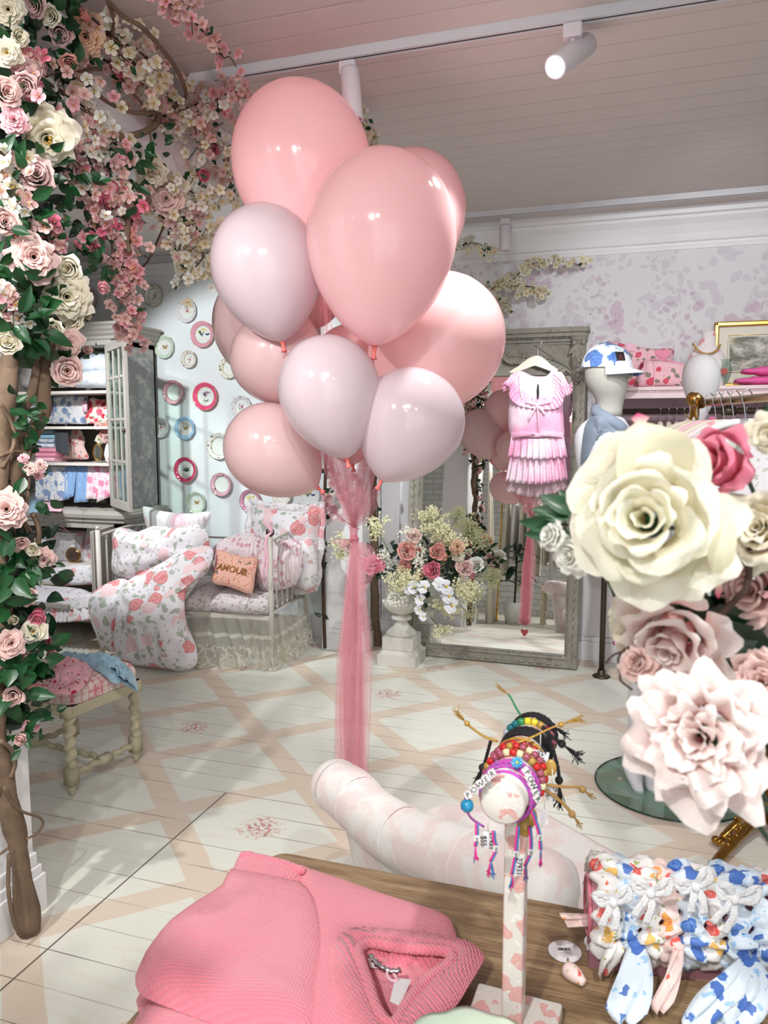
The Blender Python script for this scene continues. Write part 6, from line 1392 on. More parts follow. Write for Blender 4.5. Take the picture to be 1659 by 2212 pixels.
# seen in three quarter view: head turned to the right
mb = figure([(1312,752,10,1),(1311,757,26,1),(1310,768,38,1),(1309,785,44,1),(1310,805,46,1),(1311,825,45,.95),(1314,842,40,.95),(1317,856,33,.9),(1318,866,29,.9),(1318,876,27,.85),(1316,888,27,.85),(1312,902,33,.8)], D1); part('head', mb, M_['mannlinen'], m1, sub=1, label='grey linen head')
mb = figure([(1312,896,30,.8),(1308,910,44,.7),(1304,925,58,.62),(1302,950,62,.62),(1302,990,58,.62),(1302,1040,50,.6),(1302,1085,44,.6),(1302,1130,52,.62),(1302,1180,60,.62),(1302,1215,56,.6),(1301,1228,40,.6)], D1)
limb([(1318,925,24,-.10),(1312,950,27,-.16),(1300,980,24,-.18),(1282,1010,21,-.2),(1262,1040,17,-.2),(1250,1075,14,-.2),(1250,1110,12,-.22)], D1, mb=mb); limb([(1290,925,20,.1),(1278,960,20,.14),(1274,1010,17,.16),(1276,1060,13,.16)], D1, mb=mb)
part('torso', mb, M_['mannequin'], m1, sub=1)
pz = AZ(1299, 1462, 0); part('pole', MB().tube([pz, V((pz.x, pz.y, 1.0))], .017, 12), M_['bronze'], m1); part('flange', MB().lathe([(.055, 0), (.055, .008), (.045, .014), (.024, .018), (.024, .045)], 8, Matrix.Translation(pz)), M_['bronze'], m1)
# knitted vest draped on the shoulders
F_['knitblue'] = plain('powder blue knit', (134, 146, 162), .95, var=.06, vs=60, bump=.6, bs=300)
kv = thing('knitted_vest', 'powder blue sleeveless knit hanging from the capped mannequin shoulders', 'knitwear', AD(1300, 1000, D1))
part('body', MB().puff([AD(x, y, D1-.16+(.1 if x < 1280 else 0)) for x, y in [(1290,897),(1318,902),(1345,922),(1360,940),(1358,962),(1338,950),(1318,925),(1300,925),(1286,950),(1272,985),(1262,1010),(1254,1002),(1257,960),(1262,925),(1272,905)]], -CF, .075, .03, 10, 2, 0, 3, wrink(20, .010), AD(1282, 938, D1-.12)), F_['knitblue'], kv)
part('ribbed_collar', MB().tube(crv([AD(x, y, D1+dz) for x, y, dz in ((1288,884,.02),(1292,893,-.08),(1312,905,-.17),(1336,920,-.19),(1352,938,-.16))], 8), .032, 12, fr=lambda i, a: 1+.06*math.sin(a*9)), F_['knitblue'], kv)
part('back_fall', MB().puff([AD(x, y, D1+.10) for x, y in [(1268,905),(1290,900),(1300,960),(1290,1010),(1262,1012),(1254,985),(1258,940)]], CF, .05, .03, 8, 2, 0, 3, wrink(16, .01)), F_['knitblue'], kv)
part('lower_hem', MB().puff([AD(x, y, D1-.0) for x, y in [(1285,1222),(1296,1212),(1312,1216),(1316,1228),(1300,1234),(1288,1230)]], -CF, .03, .03, 5, 2), PET['coral'], kv, label='coral hem')
# cap
F_['capfl'] = floral('blue bloom cap cloth', (232, 236, 240), [(64, 100, 168), (96, 132, 190)], (120, 154, 206), 10, .42, .34, None, petal=.9, dens=.75)
cp = thing('baseball_cap', 'white cap with blue flowers and black badge on the linen mannequin head', 'cap', AD(1312, 790, D1))
fw = (CR*.72-CF*.69).normalized(); sd = V((fw.y, -fw.x, 0)); hc = AD(1311, 795, D1); rx_ = pxsize(hc, 50); rows = []
for i in range(11):
    t_ = i/10*PI/2; rows.append([hc+(fw*math.cos(a)*1.08+sd*math.sin(a)*.98)*(rx_*math.cos(t_)+.0005)+V((0, 0, pxsize(hc, 54)*math.sin(t_)))-V((0, 0, .006*math.cos(a))) for a in [2*PI*k/32 for k in range(32)]])
part('crown', MB().grid(rows, cv=True), F_['capfl'], cp); rows = []
for i in range(8):
    f = i/7; rows.append([hc+(fw*math.cos(a)+sd*math.sin(a)*1.0)*rx_*1.05+fw*(f*.085*math.cos(a*1.33))+V((0, 0, -.004-.03*f-.012*f*abs(a))) for a in [-1.15+2.3*k/16 for k in range(17)]])
part('peak', MB().grid(rows), F_['capfl'], cp, solid=.004)
bf = (CR*.28-CF*.96).normalized(); bc = hc+bf*(rx_*.97)+V((0, 0, .055)); bn = (bf+V((0, 0, .4))).normalized()
M = frame_mat(bc, bn); part('badge', MB().box((-.026, -.026, -.002), (.026, .026, .004), 0, M), plain('black badge cloth', (26, 24, 24), .7), cp, False, bevel=.002)
part('badge_mark', MB().box((-.004, -.003, .004), (.004, .005, .005), 0, M).box((-.018, -.018, .004), (-.016, .018, .005), 0, M), C_['red'], cp, False)
part('button', MB().ball(hc+V((0, 0, pxsize(hc, 54))), .007, 6), F_['capfl'], cp)
# ---- standing mannequin on a glass disc
D2 = 3.12; base = AZ(1450, 1700, 0); base = V((base.x, base.y, 0))
m2 = thing('standing_mannequin', 'white full length mannequin with a smooth oval head wearing a bright pink top', 'mannequin', base)
mb = figure([(1516,765,6,1),(1516,769,20,1),(1516,780,31,1),(1515,797,38,1),(1515,815,39.5,1),(1514,832,38,1),(1514,850,33,1),(1514,866,27,.95),(1513,880,22,.9),(1510,892,19,.9),(1502,905,20,.85),(1495,920,26,.75),(1488,935,48,.5),(1484,950,62,.48),(1482,975,64,.5),(1482,1010,60,.55),(1482,1060,50,.6),(1482,1110,42,.62),(1480,1170,48,.66),(1478,1230,62,.66),(1476,1290,60,.66),(1474,1330,54,.66)], D2)
part('body', mb, M_['mannequin'], m2, sub=1)
mb = MB(); limb([(1455,1300,36,0),(1440,1370,32,0),(1400,1440,27,.02),(1378,1500,22,.03),(1378,1560,22,.05),(1366,1600,15,.05),(1358,1630,13,.04)], D2, mb=mb); limb([(1358,1622,14,.04),(1360,1650,17,.02),(1372,1680,17,-.02),(1380,1705,13,-.05),(1386,1724,5,-.07)], D2, mb=mb)
part('left_leg', mb, M_['mannequin'], m2, sub=1)
mb = MB(); limb([(1500,1300,36,0),(1480,1370,32,0),(1440,1450,26,0),(1420,1520,20,.02),(1415,1570,18,.03),(1396,1610,13,.03),(1392,1640,12,.02)], D2, mb=mb); limb([(1390,1636,12,.02),(1398,1670,15,-.01),(1410,1700,15,-.04),(1430,1718,13,-.06),(1446,1720,5,-.07)], D2, mb=mb)
part('right_leg', mb, M_['mannequin'], m2, sub=1)
mb = MB(); limb([(1432,940,24,0),(1418,985,20,-.02),(1404,1040,17,-.03),(1400,1100,14,-.05),(1405,1160,12,-.08)], D2, mb=mb); part('left_arm', mb, M_['mannequin'], m2, sub=1)
mb = MB(); limb([(1542,940,22,0),(1556,985,19,-.02),(1562,1040,16,-.03),(1560,1100,14,-.05)], D2, mb=mb); part('right_arm', mb, M_['mannequin'], m2, sub=1)
dc = base; R_ = .175*1.0
part('glass_base', MB().lathe([(0, .003), (.31, .003), (.312, .005), (.312, .009), (.31, .011), (0, .011)], 64, Matrix.Translation(dc)), M_['glassgreen'], m2)
part('base_rim', MB().tube([dc+V((.311*math.cos(a), .311*math.sin(a), .0065)) for a in [2*PI*k/72 for k in range(72)]], .0035, 6, closed=True), plain('dark green glass edge', (20, 50, 44), .1), m2)
p = AD(1388, 1700, D2); part('calf_rod', MB().tube([AZ(1390, 1708, .009), AZ(1390, 1700, .009)+V((0, 0, .35))], .005, 8), M_['silver'], m2)
tp = thing('ruched_top', 'bright pink ruched strapless top on the white mannequin', 'top', AD(1482, 1000, D2))
mb = figure([(1484,922,44,.52),(1484,935,56,.54),(1483,960,70,.54),(1482,990,69,.58),(1482,1030,62,.62),(1482,1080,54,.65),(1482,1110,50,.66)], D2, n=64)
mb.v = [v+(v-AD(1483, 1000, D2)).normalized()*.010*noise.noise(v*60) for v in mb.v]
part('bodice', mb, plain('bright pink seersucker', (240, 112, 180), .95, var=.1, vs=60, bump=1.0, bs=130), tp, sub=1)
part('strap', MB().tube(crv([AD(x, y, D2-.05) for x, y in ((1522,930),(1535,908),(1546,915),(1550,940))], 5), .014, 8), C_['hotpink'], tp)
part('skirt', figure([(1480,1180,56,.66),(1478,1240,78,.66),(1474,1320,100,.6),(1470,1400,122,.55)], D2), C_['hotpink'], tp)
ch = thing('chain_necklace', 'fine gold chain round the white mannequin neck', 'necklace', AD(1500, 915, D2)); part('chain', MB().tube(crv([AD(x, y, D2-d) for x, y, d in ((1482,895,.02),(1488,903,.07),(1500,912,.10),(1515,914,.10),(1528,912,.05))], 6), .003, 5, fr=lambda i, a: 1+.3*(i % 2)), M_['gold'], ch)
single('hanging_fabric', ruffle_mb([AY(1322, 1225, 4.80), AY(1345, 1225, 4.80)], [AY(1324, 1392, 4.78), AY(1350, 1392, 4.78)], 2, .015, (0, -1, 0)), C_['hotpink'], 'bright pink cloth hanging to the skirting beside the bronze pole', 'cloth', solid=.004)
# ---- brass garment rack at the right edge
GRD = plain('brass rack', (176, 140, 70), .25, 1.0, var=.15)
p0 = AD(1508, 871, 2.85); p1 = AD(1659, 853, 2.35); p1.z = p0.z; dr3 = (p1-p0).normalized(); p2 = p0+dr3*1.3
rk = thing('brass_garment_rack', 'ornate gold garment rack with scrolled feet at the right edge', 'garment rack', AZ(1652, 1800, 0))
part('rail', MB().tube([p0, p2], .0135, 14), GRD, rk)
mb = MB(); mb.ball(p0-dr3*.02+V((0, 0, .012)), .028, 8, 0, (1, .5, 1)); mb.ball(p0-dr3*.055+V((0, 0, .018)), .026, 8, 0, (.8, .5, 1)); mb.tube(crv([p0-dr3*.03, p0-dr3*.045+V((0, 0, -.035)), p0-dr3*.06+V((0, 0, -.055))], 4), [.012, .012, .011, .01, .01, .009, .008, .007, .006], 8); mb.tube(crv([p0-dr3*.015, p0-dr3*.01+V((0, 0, -.04)), p0+dr3*.0+V((0, 0, -.06))], 4), [.012, .012, .011, .01, .01, .009, .008, .007, .006], 8)
mb.tube([p0, p0+dr3*.03], .02, 12); part('leaf_finial', mb, M_['brass'], rk)
b0 = AZ(1652, 1800, 0); pp = V((b0.x, b0.y, 0))
part('post', MB().tube([pp+V((0, 0, .10)), V((pp.x, pp.y, p0.z))], .0145, 14), GRD, rk)
part('collar', MB().lathe([(.05, .07), (.052, .085), (.035, .10), (.03, .115), (.024, .125), (.018, .14)], 24, Matrix.Translation(pp)), M_['brass'], rk)
for tx, ty in ((1528, 1895), (1560, 1818), (1745, 1900), (1740, 1815)):
    tpn = AZ(tx, ty, 0.025); mb = MB(); c = crv([pp+V((0, 0, .075)), pp.lerp(tpn, .3)+V((0, 0, .085)), pp.lerp(tpn, .65)+V((0, 0, .055)), tpn+V((0, 0, .012))], 8)
    mb.tube(c, [.030-.016*i/(len(c)-1) for i in range(len(c))], 12, fr=lambda i, a: 1+.10*math.sin(i*1.7)*math.sin(a*3)+.07*math.sin(a*6+i))
    dd = (tpn-pp).normalized(); sd_ = V((-dd.y, dd.x, 0))
    for s in (-1, 0, 1): mb.ball(tpn+sd_*(s*.016)+dd*.014, .016, 7, 0, (1, 1, 1))
    for k in range(14): q = c[4+k]; mb.ball(q+V((RND.uniform(-.012, .012), RND.uniform(-.012, .012), .02)), .007, 4)
    part('paw_foot', mb, M_['brass'], rk)
for i, f in enumerate((.02, .16, .26, .36, .47, .60)):
    hp = p0+dr3*(f*.62+.0)+V((0, 0, .012)); m = [C_['cream'], C_['white'], F_['duvet2'], C_['white'], C_['palegreen'], F_['duvet2']][i]
    garment_on(hp, (-dr3.y, dr3.x, 0), .95 if i > 1 else .7, m, '%s hanger on the brass rail' % ('plain cream wooden, the leftmost', 'pale wooden, the second', 'pink and white, the third', 'cream padded, the fourth', 'rosebud print, the fifth', 'white wooden, the rightmost')[i], '%s garment on the brass rack' % ('cream, leftmost', 'white, second', 'rose print, third', 'white, fourth', 'pale green, fifth', 'rose print, rightmost')[i], None, i+20, .17, [None, None, C_['babypink'], None, F_['bust'], C_['white']][i])
# ---------------------------------------------------------------- upholstered chair behind the table
def damask():
    t = NT('pale pink and white damask'); co = t.warp(t.coord(), 14, .05); n = t.noise(co, 11, 6, .65)
    t.bump(t.noise(t.coord(), 300, 2), .25, .001)
    return t.fin(t.mix(t.ramp(n, (.46, (0, 0, 0)), (.54, (1, 1, 1))), lin((222, 205, 203)), lin((224, 220, 216))), .85, 0.0, Sheen_Weight=.2)
M_['damask'] = damask()
chp = [AY(x, y, Y) for x, y, Y in ((728,1698,1.98),(762,1722,1.93),(808,1768,1.86),(880,1812,1.78),(980,1852,1.68),(1080,1880,1.60),(1165,1912,1.54),(1215,1945,1.50))]
chair = thing('slipper_chair', 'low armchair in pale pink and white damask with a rolled back behind the table', 'armchair', (-.45, 1.9, 0))
cc = crv(chp, 6); nC = len(cc)
rad = [.075*(1 if i < nC-5 else .55+.45*math.cos((i-nC+5)/5*PI/2)) for i in range(nC)]
part('rolled_back', MB().tube(cc, rad, 28, fr=lambda i, a: 1+.025*math.sin(a*2+i*.6)+.03*noise.noise(V((i*.25, a, 0)))), M_['damask'], chair)
c2 = crv([chp[0]+V((0, .05, .0)), chp[0], chp[1]], 4); part('roll_cap', MB().ball(chp[0]+V((0, 0, 0)), .0755, 14), M_['damask'], chair)
for k in (8, 17, 26): part('seam_piping', MB().tube([cc[k]+(V((0, 0, 1))*math.sin(a)+(cc[k+1]-cc[k]).normalized().cross(V((0, 0, 1)))*math.cos(a))*(rad[k]*1.02) for a in [2*PI*q/24 for q in range(24)]], .0022, 5, closed=True), M_['damask'], chair)
rows = []
for i, p in enumerate(cc):
    rows.append([p+V((.02, .03, -.03)), p+V((.025, .03, -.12)), V((p.x+.05, p.y+.05, .20)), V((p.x+.07, p.y+.07, .03))])
part('outer_back', MB().grid(rows), M_['damask'], chair, solid=.03)
c3 = crv([chp[0]+V((.12, .22, -.10)), chp[0]+V((.32, .28, -.06)), chp[0]+V((.55, .20, -.04)), chp[0]+V((.72, -.02, -.04))], 6)
part('rolled_arm', MB().tube([AY(905,1812,2.2), AY(940,1795,2.22), AY(985,1792,2.2), AY(1040,1806,2.1), AY(1090,1830,2.0)], [.05, .075, .08, .08, .07], 20).ball(AY(905,1812,2.2), .05, 8), M_['damask'], chair, sub=1)
M = Matrix.Translation((-.22, 1.95, 0)) @ Matrix.Rotation(math.radians(-38), 4, 'Z')
part('seat', MB().box((-.26, -.16, .22), (.30, .22, .38), 0, M), M_['damask'], chair, False, bevel=.04)
part('base', MB().box((-.25, -.15, .08), (.28, .20, .22), 0, M), M_['damask'], chair, False, bevel=.01)
for s, q in ((-.23, -.13), (.26, -.13), (-.23, .18), (.26, .18)): part('leg', MB().tube([M @ V((s, q, 0)), M @ V((s, q, .09))], [.012, .02], 10), M_['stoolwood'], chair)
# ---------------------------------------------------------------- table
def oak():
    t = NT('brown oak'); co = t.coord(scale=(1, 9, 9)); n = t.noise(t.warp(co, 1.5, .5), 5, 6, .65); n2 = t.noise(t.coord(scale=(2, 60, 60)), 6, 3, .7)
    c = t.ramp(n, (.3, lin((108, 84, 60))), (.5, lin((148, 122, 90))), (.72, lin((176, 152, 118)))); c = t.mix(t.ramp(n2, (.52, (0, 0, 0)), (.6, (.6, .6, .6))), c, lin((86, 66, 48)))
    t.bump(n2, .35, .001); return t.fin(c, .5)
M_['oak'] = oak(); TZ = .75
tb = thing('oak_table', 'brown oak display table in the foreground with the sweater and bracelets on it', 'table', (.35, .8, 0))
def rounded(x0, y0, x1, y1, r, n=6):
    return [(cx+r*math.cos(a), cy+r*math.sin(a)) for cx, cy, a0 in ((x1-r, y1-r, 0), (x0+r, y1-r, PI/2), (x0+r, y0+r, PI), (x1-r, y0+r, 1.5*PI)) for a in [a0+PI/2*k/n for k in range(n+1)]]
part('tabletop', MB().ext(rounded(-.597, .40, 1.35, 1.183, .03), Matrix.Translation((0, 0, TZ-.035)), .035), M_['oak'], tb, False, bevel=.005)
part('apron', MB().box((-.54, .45, TZ-.12), (1.3, .47, TZ-.035)).box((-.54, 1.11, TZ-.12), (1.3, 1.13, TZ-.035)).box((-.54, .45, TZ-.12), (-.52, 1.13, TZ-.035)).box((1.28, .45, TZ-.12), (1.3, 1.13, TZ-.035)), M_['oak'], tb, False)
for x in (-.52, 1.27):
    for y in (.48, 1.10): part('leg', MB().tube([V((x, y, 0)), V((x, y, TZ-.035))], [.022, .032], 12), M_['oak'], tb)
# ---------------------------------------------------------------- sweater
def knit(name, period, ang, c=(255, 138, 158)):
    t = NT(name); co = t.coord(rot=(0, 0, ang)); s = t.n('ShaderNodeSeparateXYZ', i0=co)
    w1 = t.math('SINE', t.math('MULTIPLY', t.math('ADD', s.outputs[0], t.math('MULTIPLY', t.noise(co, 12, 1), .006)), 2*PI/period)); w2 = t.math('SINE', t.math('MULTIPLY', s.outputs[1], 2*PI/(period*.8)))
    h = t.math('ADD', w1, t.math('MULTIPLY', w2, .45)); t.bump(h, .55, .0022)
    col = t.mix(t.math('MULTIPLY_ADD', h, .22, .5), lin(tuple(x*.90 for x in c)), lin(c)); return t.fin(col, .95, 0.0, Sheen_Weight=.4, Sheen_Roughness=.6)
K1 = knit('pink knit rows', .0048, PI/2-.18); K2 = knit('pink knit slanted', .0048, PI/2+.55); K3 = knit('pink rib', .006, -.12)
sw = thing('folded_sweater', 'bubblegum pink knitted sweater folded on the front left of the oak table', 'sweater', AZ(650, 2080, TZ))
def tz(pxs, z): return [AZ(x, y, z) for x, y in pxs]
def flatpad(name, pxs, z, h, m, k=2, p=5, c=None, wr=None, rings=14, **kw): return part(name, MB().puff(tz(pxs, z), (0, 0, 1), h, 0, rings, k, 0, p, wr, AZ(*c, z) if c else None), m, sw, **kw)
hole = [(774,2056),(786,2040),(806,2036),(863,2046),(923,2051),(962,2055),(978,2070),(955,2092),(926,2112),(897,2142),(872,2180),(852,2212),(832,2206),(812,2175),(796,2125),(782,2085)]
hP = tz(hole, TZ+.05); hC = sum(hP, V())/len(hP)
def dent(p, r):
    d = math.atan2(p.y-hC.y, p.x-hC.x); best = min(hP, key=lambda q: abs((math.atan2(q.y-hC.y, q.x-hC.x)-d+PI) % (2*PI)-PI)); R0 = (V((best.x, best.y))-V((hC.x, hC.y))).length
    f = (V((p.x, p.y))-V((hC.x, hC.y))).length/R0
    return -.026*max(0, min(1, (1.0-f)*5))+.003*max(0, 1-abs(f-1.25)*3)
flatpad('lower_fold', [(310,2130),(300,2190),(280,2230),(300,2300),(620,2320),(840,2290),(960,2190),(1010,2120),(1006,2070),(900,2020),(700,2020),(500,2080)], TZ+.001, .03, K1, k=2)
flatpad('body', [(640,1882),(660,1886),(740,1912),(830,1945),(920,1973),(976,1996),(988,2030),(1010,2085),(1004,2118),(950,2160),(880,2190),(850,2225),(840,2270),(700,2290),(640,2240),(640,2100),(640,1950)], TZ+.018, .030, K2, c=(760, 2045), wr=dent, rings=34)
flatpad('folded_sleeve', [(500,1890),(478,1925),(420,1962),(360,2010),(315,2065),(292,2108),(300,2145),(335,2165),(400,2190),(470,2215),(560,2240),(640,2250),(680,2235),(690,2160),(703,2080),(700,2010),(688,1960),(665,1928),(640,1918),(570,1900)], TZ+.030, .034, K1, c=(520, 2070), wr=wrink(8, .008, 3))
flatpad('ribbed_cuff', [(519,1846),(552,1851),(605,1863),(656,1880),(650,1900),(642,1928),(590,1935),(530,1925),(478,1916),(500,1885)], TZ+.036, .016, K3, c=(570, 1892))
part('cuff_roll', MB().tube(crv(tz([(520,1848),(552,1852),(605,1865),(657,1882)], TZ+.048), 6), .0062, 8, fr=lambda i, a: 1+.12*math.sin(i*2)), K3, sw)
hole = [(774,2056),(786,2040),(806,2036),(863,2046),(923,2051),(962,2055),(978,2070),(955,2092),(926,2112),(897,2142),(872,2180),(852,2212),(832,2206),(812,2175),(796,2125),(782,2085)]
H3 = crvc(tz(hole, TZ+.052), 3); hcen = sum(H3, V())/len(H3)
part('neck_roll', MB().tube(H3, .0075, 12, closed=True), K2, sw)
rows = [[p+(p-hcen).normalized()*d+V((0, 0, dz+rib*(1 if i % 2 else -1))) for d, dz, rib in ((.002, .0, 0), (.012, .005, .0014), (.026, .003, .0018), (.040, -.001, .0014), (.048, -.010, 0))] for i, p in enumerate(crvc(tz(hole, TZ+.052), 6))]
part('neck_rib', MB().grid(rows, cu=True), K2, sw)
part('care_label', MB().puff([AZ(x, y, TZ+.036) for x, y in ((792,2066),(816,2070),(814,2092),(800,2090))], (0, 0, 1), .001, 0, 2), M_['card'], sw)
tg = thing('price_tag', 'white card tag on a silver cord lying in the sweater neck', 'tag', AZ(866, 2140, TZ+.05))
part('card', MB().puff([AZ(x, y, TZ+.056) for x, y in ((854,2112),(889,2116),(876,2145),(862,2173),(842,2163))], (0, 0, 1), .0012, .0, 2, 1, 0, 8), M_['card'], tg)
part('cord', MB().tube(crv([AZ(x, y, TZ+.058) for x, y in ((800,2064),(812,2080),(828,2092),(846,2098),(866,2096))], 5), .0032, 6, fr=lambda i, a: 1+.5*math.sin(i*2.1+a)), M_['silver'], tg); part('loop', MB().tube(crv([AZ(x, y, TZ+.058) for x, y in ((838,2096),(836,2106),(846,2118),(858,2116),(850,2104))], 5), .002, 5), C_['babypink'], tg)
# ---------------------------------------------------------------- bracelet stand
F_['decoup'] = floral('pink petal decoupage', (228, 222, 214), [(224, 164, 158), (230, 186, 180)], (222, 210, 200), 38, .5, .3, None, rough=.35, petal=1.2, dens=.6, sheen=0)
def AQ(x, y, d): return AD(x, y, d*.889)
A0 = AQ(1084, 1735, .90); B0 = AQ(1157, 1578, 1.135); B0.z = A0.z; ax = (B0-A0).normalized(); aR = .0254
mid = A0.lerp(B0, .42); sb = V((mid.x, mid.y, TZ)); 
st_ = thing('bracelet_stand', 'T shaped stand papered with pink petals holding bracelets on the table', 'jewellery stand', sb)
dx_ = V((ax.y, -ax.x, 0)); BM_ = Matrix(((dx_.x, ax.x, 0, sb.x), (dx_.y, ax.y, 0, sb.y), (0, 0, 1, 0), (0, 0, 0, 1)))
part('base', MB().ext([(-.055, -.025), (-.042, -.045), (.042, -.045), (.055, -.025), (.055, .045), (-.055, .045)], Matrix.Translation((0, 0, TZ)) @ Matrix.Translation((sb.x, sb.y, 0)) @ Matrix.Rotation(math.atan2(dx_.y, dx_.x), 4, 'Z'), .022), F_['decoup'], st_, False, bevel=.003)
part('post', MB().box((-.013, -.013, TZ+.02), (.013, .013, A0.z-.02), 0, BM_), F_['decoup'], st_, False, bevel=.004)
MAx = frame_mat(A0, ax); LA = (B0-A0).length
part('bar', MB().lathe([(0, 0), (aR-.003, 0), (aR, .003), (aR, LA-.003), (aR-.003, LA), (0, LA)], 40, MAx), F_['decoup'], st_)
# bracelets: rings round the bar
hx_ = V((ax.y, -ax.x, 0)); 
def ringpt(t_, ang, R_=.034, drop=.004, tilt=0.0): return A0+ax*(LA*t_)+(hx_*math.cos(ang)+V((0, 0, 1))*math.sin(ang))*(R_*.889)+V((0, 0, -drop))+ax*(tilt*math.sin(ang))
def ring(t_, R_=.034, drop=.004, n=40, tilt=0.0): return [ringpt(t_, 2*PI*k/n, R_, drop, tilt) for k in range(n)]
CLR = {k: plain(k+' bead', c, .25, var=.03) for k, c in dict(red=(196, 30, 34), mauve=(160, 80, 100), gold=(176, 140, 66), yellow=(224, 204, 50), green=(50, 140, 84), teal=(30, 110, 120), grey=(170, 176, 190), crystal=(226, 214, 170), darkred=(130, 24, 40), turq=(30, 130, 170)).items()}
M_['braid'] = NT('pink and blue braid').m
t = NT('pink and blue braid'); co = t.coord(); t.fin(t.ramp(t.math('SINE', t.math('MULTIPLY', t.noise(co, 260, 1), 40)), (.3, lin((206, 60, 170))), (.5, lin((150, 90, 190))), (.7, lin((60, 110, 180))), interp='CONSTANT'), .8); M_['braid'] = t.m
M_['black'] = plain('black cord', (22, 20, 22), .7, var=.2, vs=300, bump=.4, bs=500); M_['goldcord'] = plain('gold cord', (186, 146, 66), .5, .4, var=.3, vs=400); M_['tancord'] = plain('tan cord', (150, 116, 62), .7, var=.2, vs=300)
M_['hotcord'] = plain('hot pink cord', (230, 50, 140), .7, var=0); M_['bluecord'] = plain('blue cord', (70, 120, 180), .7, var=0); M_['beadw'] = plain('white letter bead', (232, 230, 226), .35, var=0)
def braid(mb, pts, r, closed=False, mi=0, ph=0):
    for s in (0, 1, 2): mb.tube([p+V((math.sin(i*1.3+s*2.09), math.cos(i*1.1+s*2.09), math.sin(i*1.3+s*2.09+1)))*r*.45 for i, p in enumerate(pts)], r*.75, 6, mi, closed=closed)
    return mb
def cubebead(root, p, out, up, ch, s=.0078, label=None):
    out = V(out).normalized(); M = frame_mat(p, out, up); b = part('letter_bead', MB().box((-s/2, -s/2, -s/2), (s/2, s/2, s/2), 0, M), M_['beadw'], root, False, bevel=.001)
    x = V(up).normalized(); y = out.cross(x)
    # letter up = 'up', reads along right
    u_ = (V(up)-out*V(up).dot(out)).normalized(); r_ = u_.cross(out); ML = Matrix(((r_.x, u_.x, out.x, 0), (r_.y, u_.y, out.y, 0), (r_.z, u_.z, out.z, 0), (0, 0, 0, 1))); ML.translation = p+out*(s/2+.0002)
    part('letter', text_mb(ch, s*1.05, ML, .0004, bold=.0001), M_['ink'], b, False); return b
def tassel(mb, p, d, L, n, sp, r=.0006, mi=0):
    d = V(d).normalized()
    for k in range(n): mb.tube(crv([p, p+d*L*.5+V((RND.uniform(-1, 1), RND.uniform(-1, 1), RND.uniform(-1, 1)))*sp*.4, p+d*L*RND.uniform(.8, 1)+V((RND.uniform(-1, 1), RND.uniform(-1, 1), RND.uniform(-1, 1)))*sp], 3), r, 3, mi)
    return mb
toc = -CF
def tail(root, pts, bead=True):
    pts = [AQ(x, y, d) for x, y, d in pts]; c = crv(pts, 5)
    for k, m in ((-1, M_['hotcord']), (1, M_['bluecord'])): part('tail', MB().tube([p+CR*(k*.0011) for p in c], .0012, 5), m, root)
    if bead: cubebead(root, c[int(len(c)*.6)], toc, V((0, 0, 1)), 'II', .0064)
    e = c[-1]; part('tassel', tassel(MB(), e, V((RND.uniform(-.3, .3), 0, -1)), .018, 5, .003, .0008), M_['hotcord'], root); part('tassel', tassel(MB(), e, V((RND.uniform(-.3, .3), 0, -1)), .018, 5, .003, .0008), M_['bluecord'], root)
def br(label, t_): return thing('bracelet', label, 'bracelet', ringpt(t_, PI/2))
b = br('pink and blue braided bracelet nearest the front, POWER beads on its left', .05)
part('braid', braid(MB(), ring(.10, .0325, .003, 44), .0022, True), M_['braid'], b)
for k, ch in enumerate('POWER'):
    p = AQ(1011+k*13, 1716-k*11.5, .895); cubebead(b, p, toc+V((-.1, 0, .2)), V((-.35, -.1, 1)).normalized() if 0 else (V((0, 0, 1))-CR*.55), ch)
part('bead_cord', MB().tube(crv([AQ(1080,1668,.90), AQ(1063,1672,.897), AQ(1011,1716,.897), AQ(1007,1738,.9), AQ(1016,1765,.91), AQ(1045,1786,.92)], 5), .0014, 6), M_['braid'], b)
part('star_bead', MB().ball(AQ(1009, 1740, .895), .0075, 6), CLR['turq'], b); tail(b, [(1030,1778,.90),(1030,1805,.9),(1027,1828,.9)])
b = br('pink and blue braided bracelet second from the front, POWER beads on its right', .13)
part('braid', braid(MB(), ring(.16, .0335, .003, 44), .0026, True), M_['braid'], b); part('braid', braid(MB(), ring(.205, .034, .003, 44), .0024, True), M_['braid'], b)
for k, ch in enumerate('POWER'): p = AQ(1137+k*6.2-(2 if k > 3 else 0), 1666+k*14.5, .91); cubebead(b, p, toc+V((.1, 0, .1)), (V((0, 0, 1))+CR*1.3), ch)
c = AQ(1117, 1647, .925)
for k in range(8): 
    pass
mb = MB(); nn = (O3-c).normalized()
for k in range(8): leaf_add(mb, c, (CR*math.cos(k*.785)+V((0, 0, 1))*math.sin(k*.785)), nn, .0075, .005, 0, 0)
mb2 = MB().ball(c+nn*.001, .0016, 5); fb = part('flower_bead', mb, plain('sky blue enamel', (70, 160, 205), .3), b, solid=.001); part('bead_centre', mb2, CLR['yellow'], fb); tail(b, [(1150,1752,.91),(1162,1790,.91),(1166,1812,.91),(1168,1835,.91)])
tail(b, [(1066,1795,.905),(1068,1815,.905),(1071,1836,.905),(1060,1860,.905)])
b = br('loose pink and blue cord bracelet with wooden slider under the bar', .24)
part('braid', braid(MB(), ring(.24, .036, .006, 40), .002, True), M_['braid'], b); part('wood_bead', MB().ball(AQ(1133, 1785, .94), .009, 6, 0, (1, 1, 1.4)), CLR['gold'], b); part('wood_bead', MB().ball(AQ(1146, 1765, .945), .008, 6, 0, (1, 1, 1.5)), CLR['gold'], b)
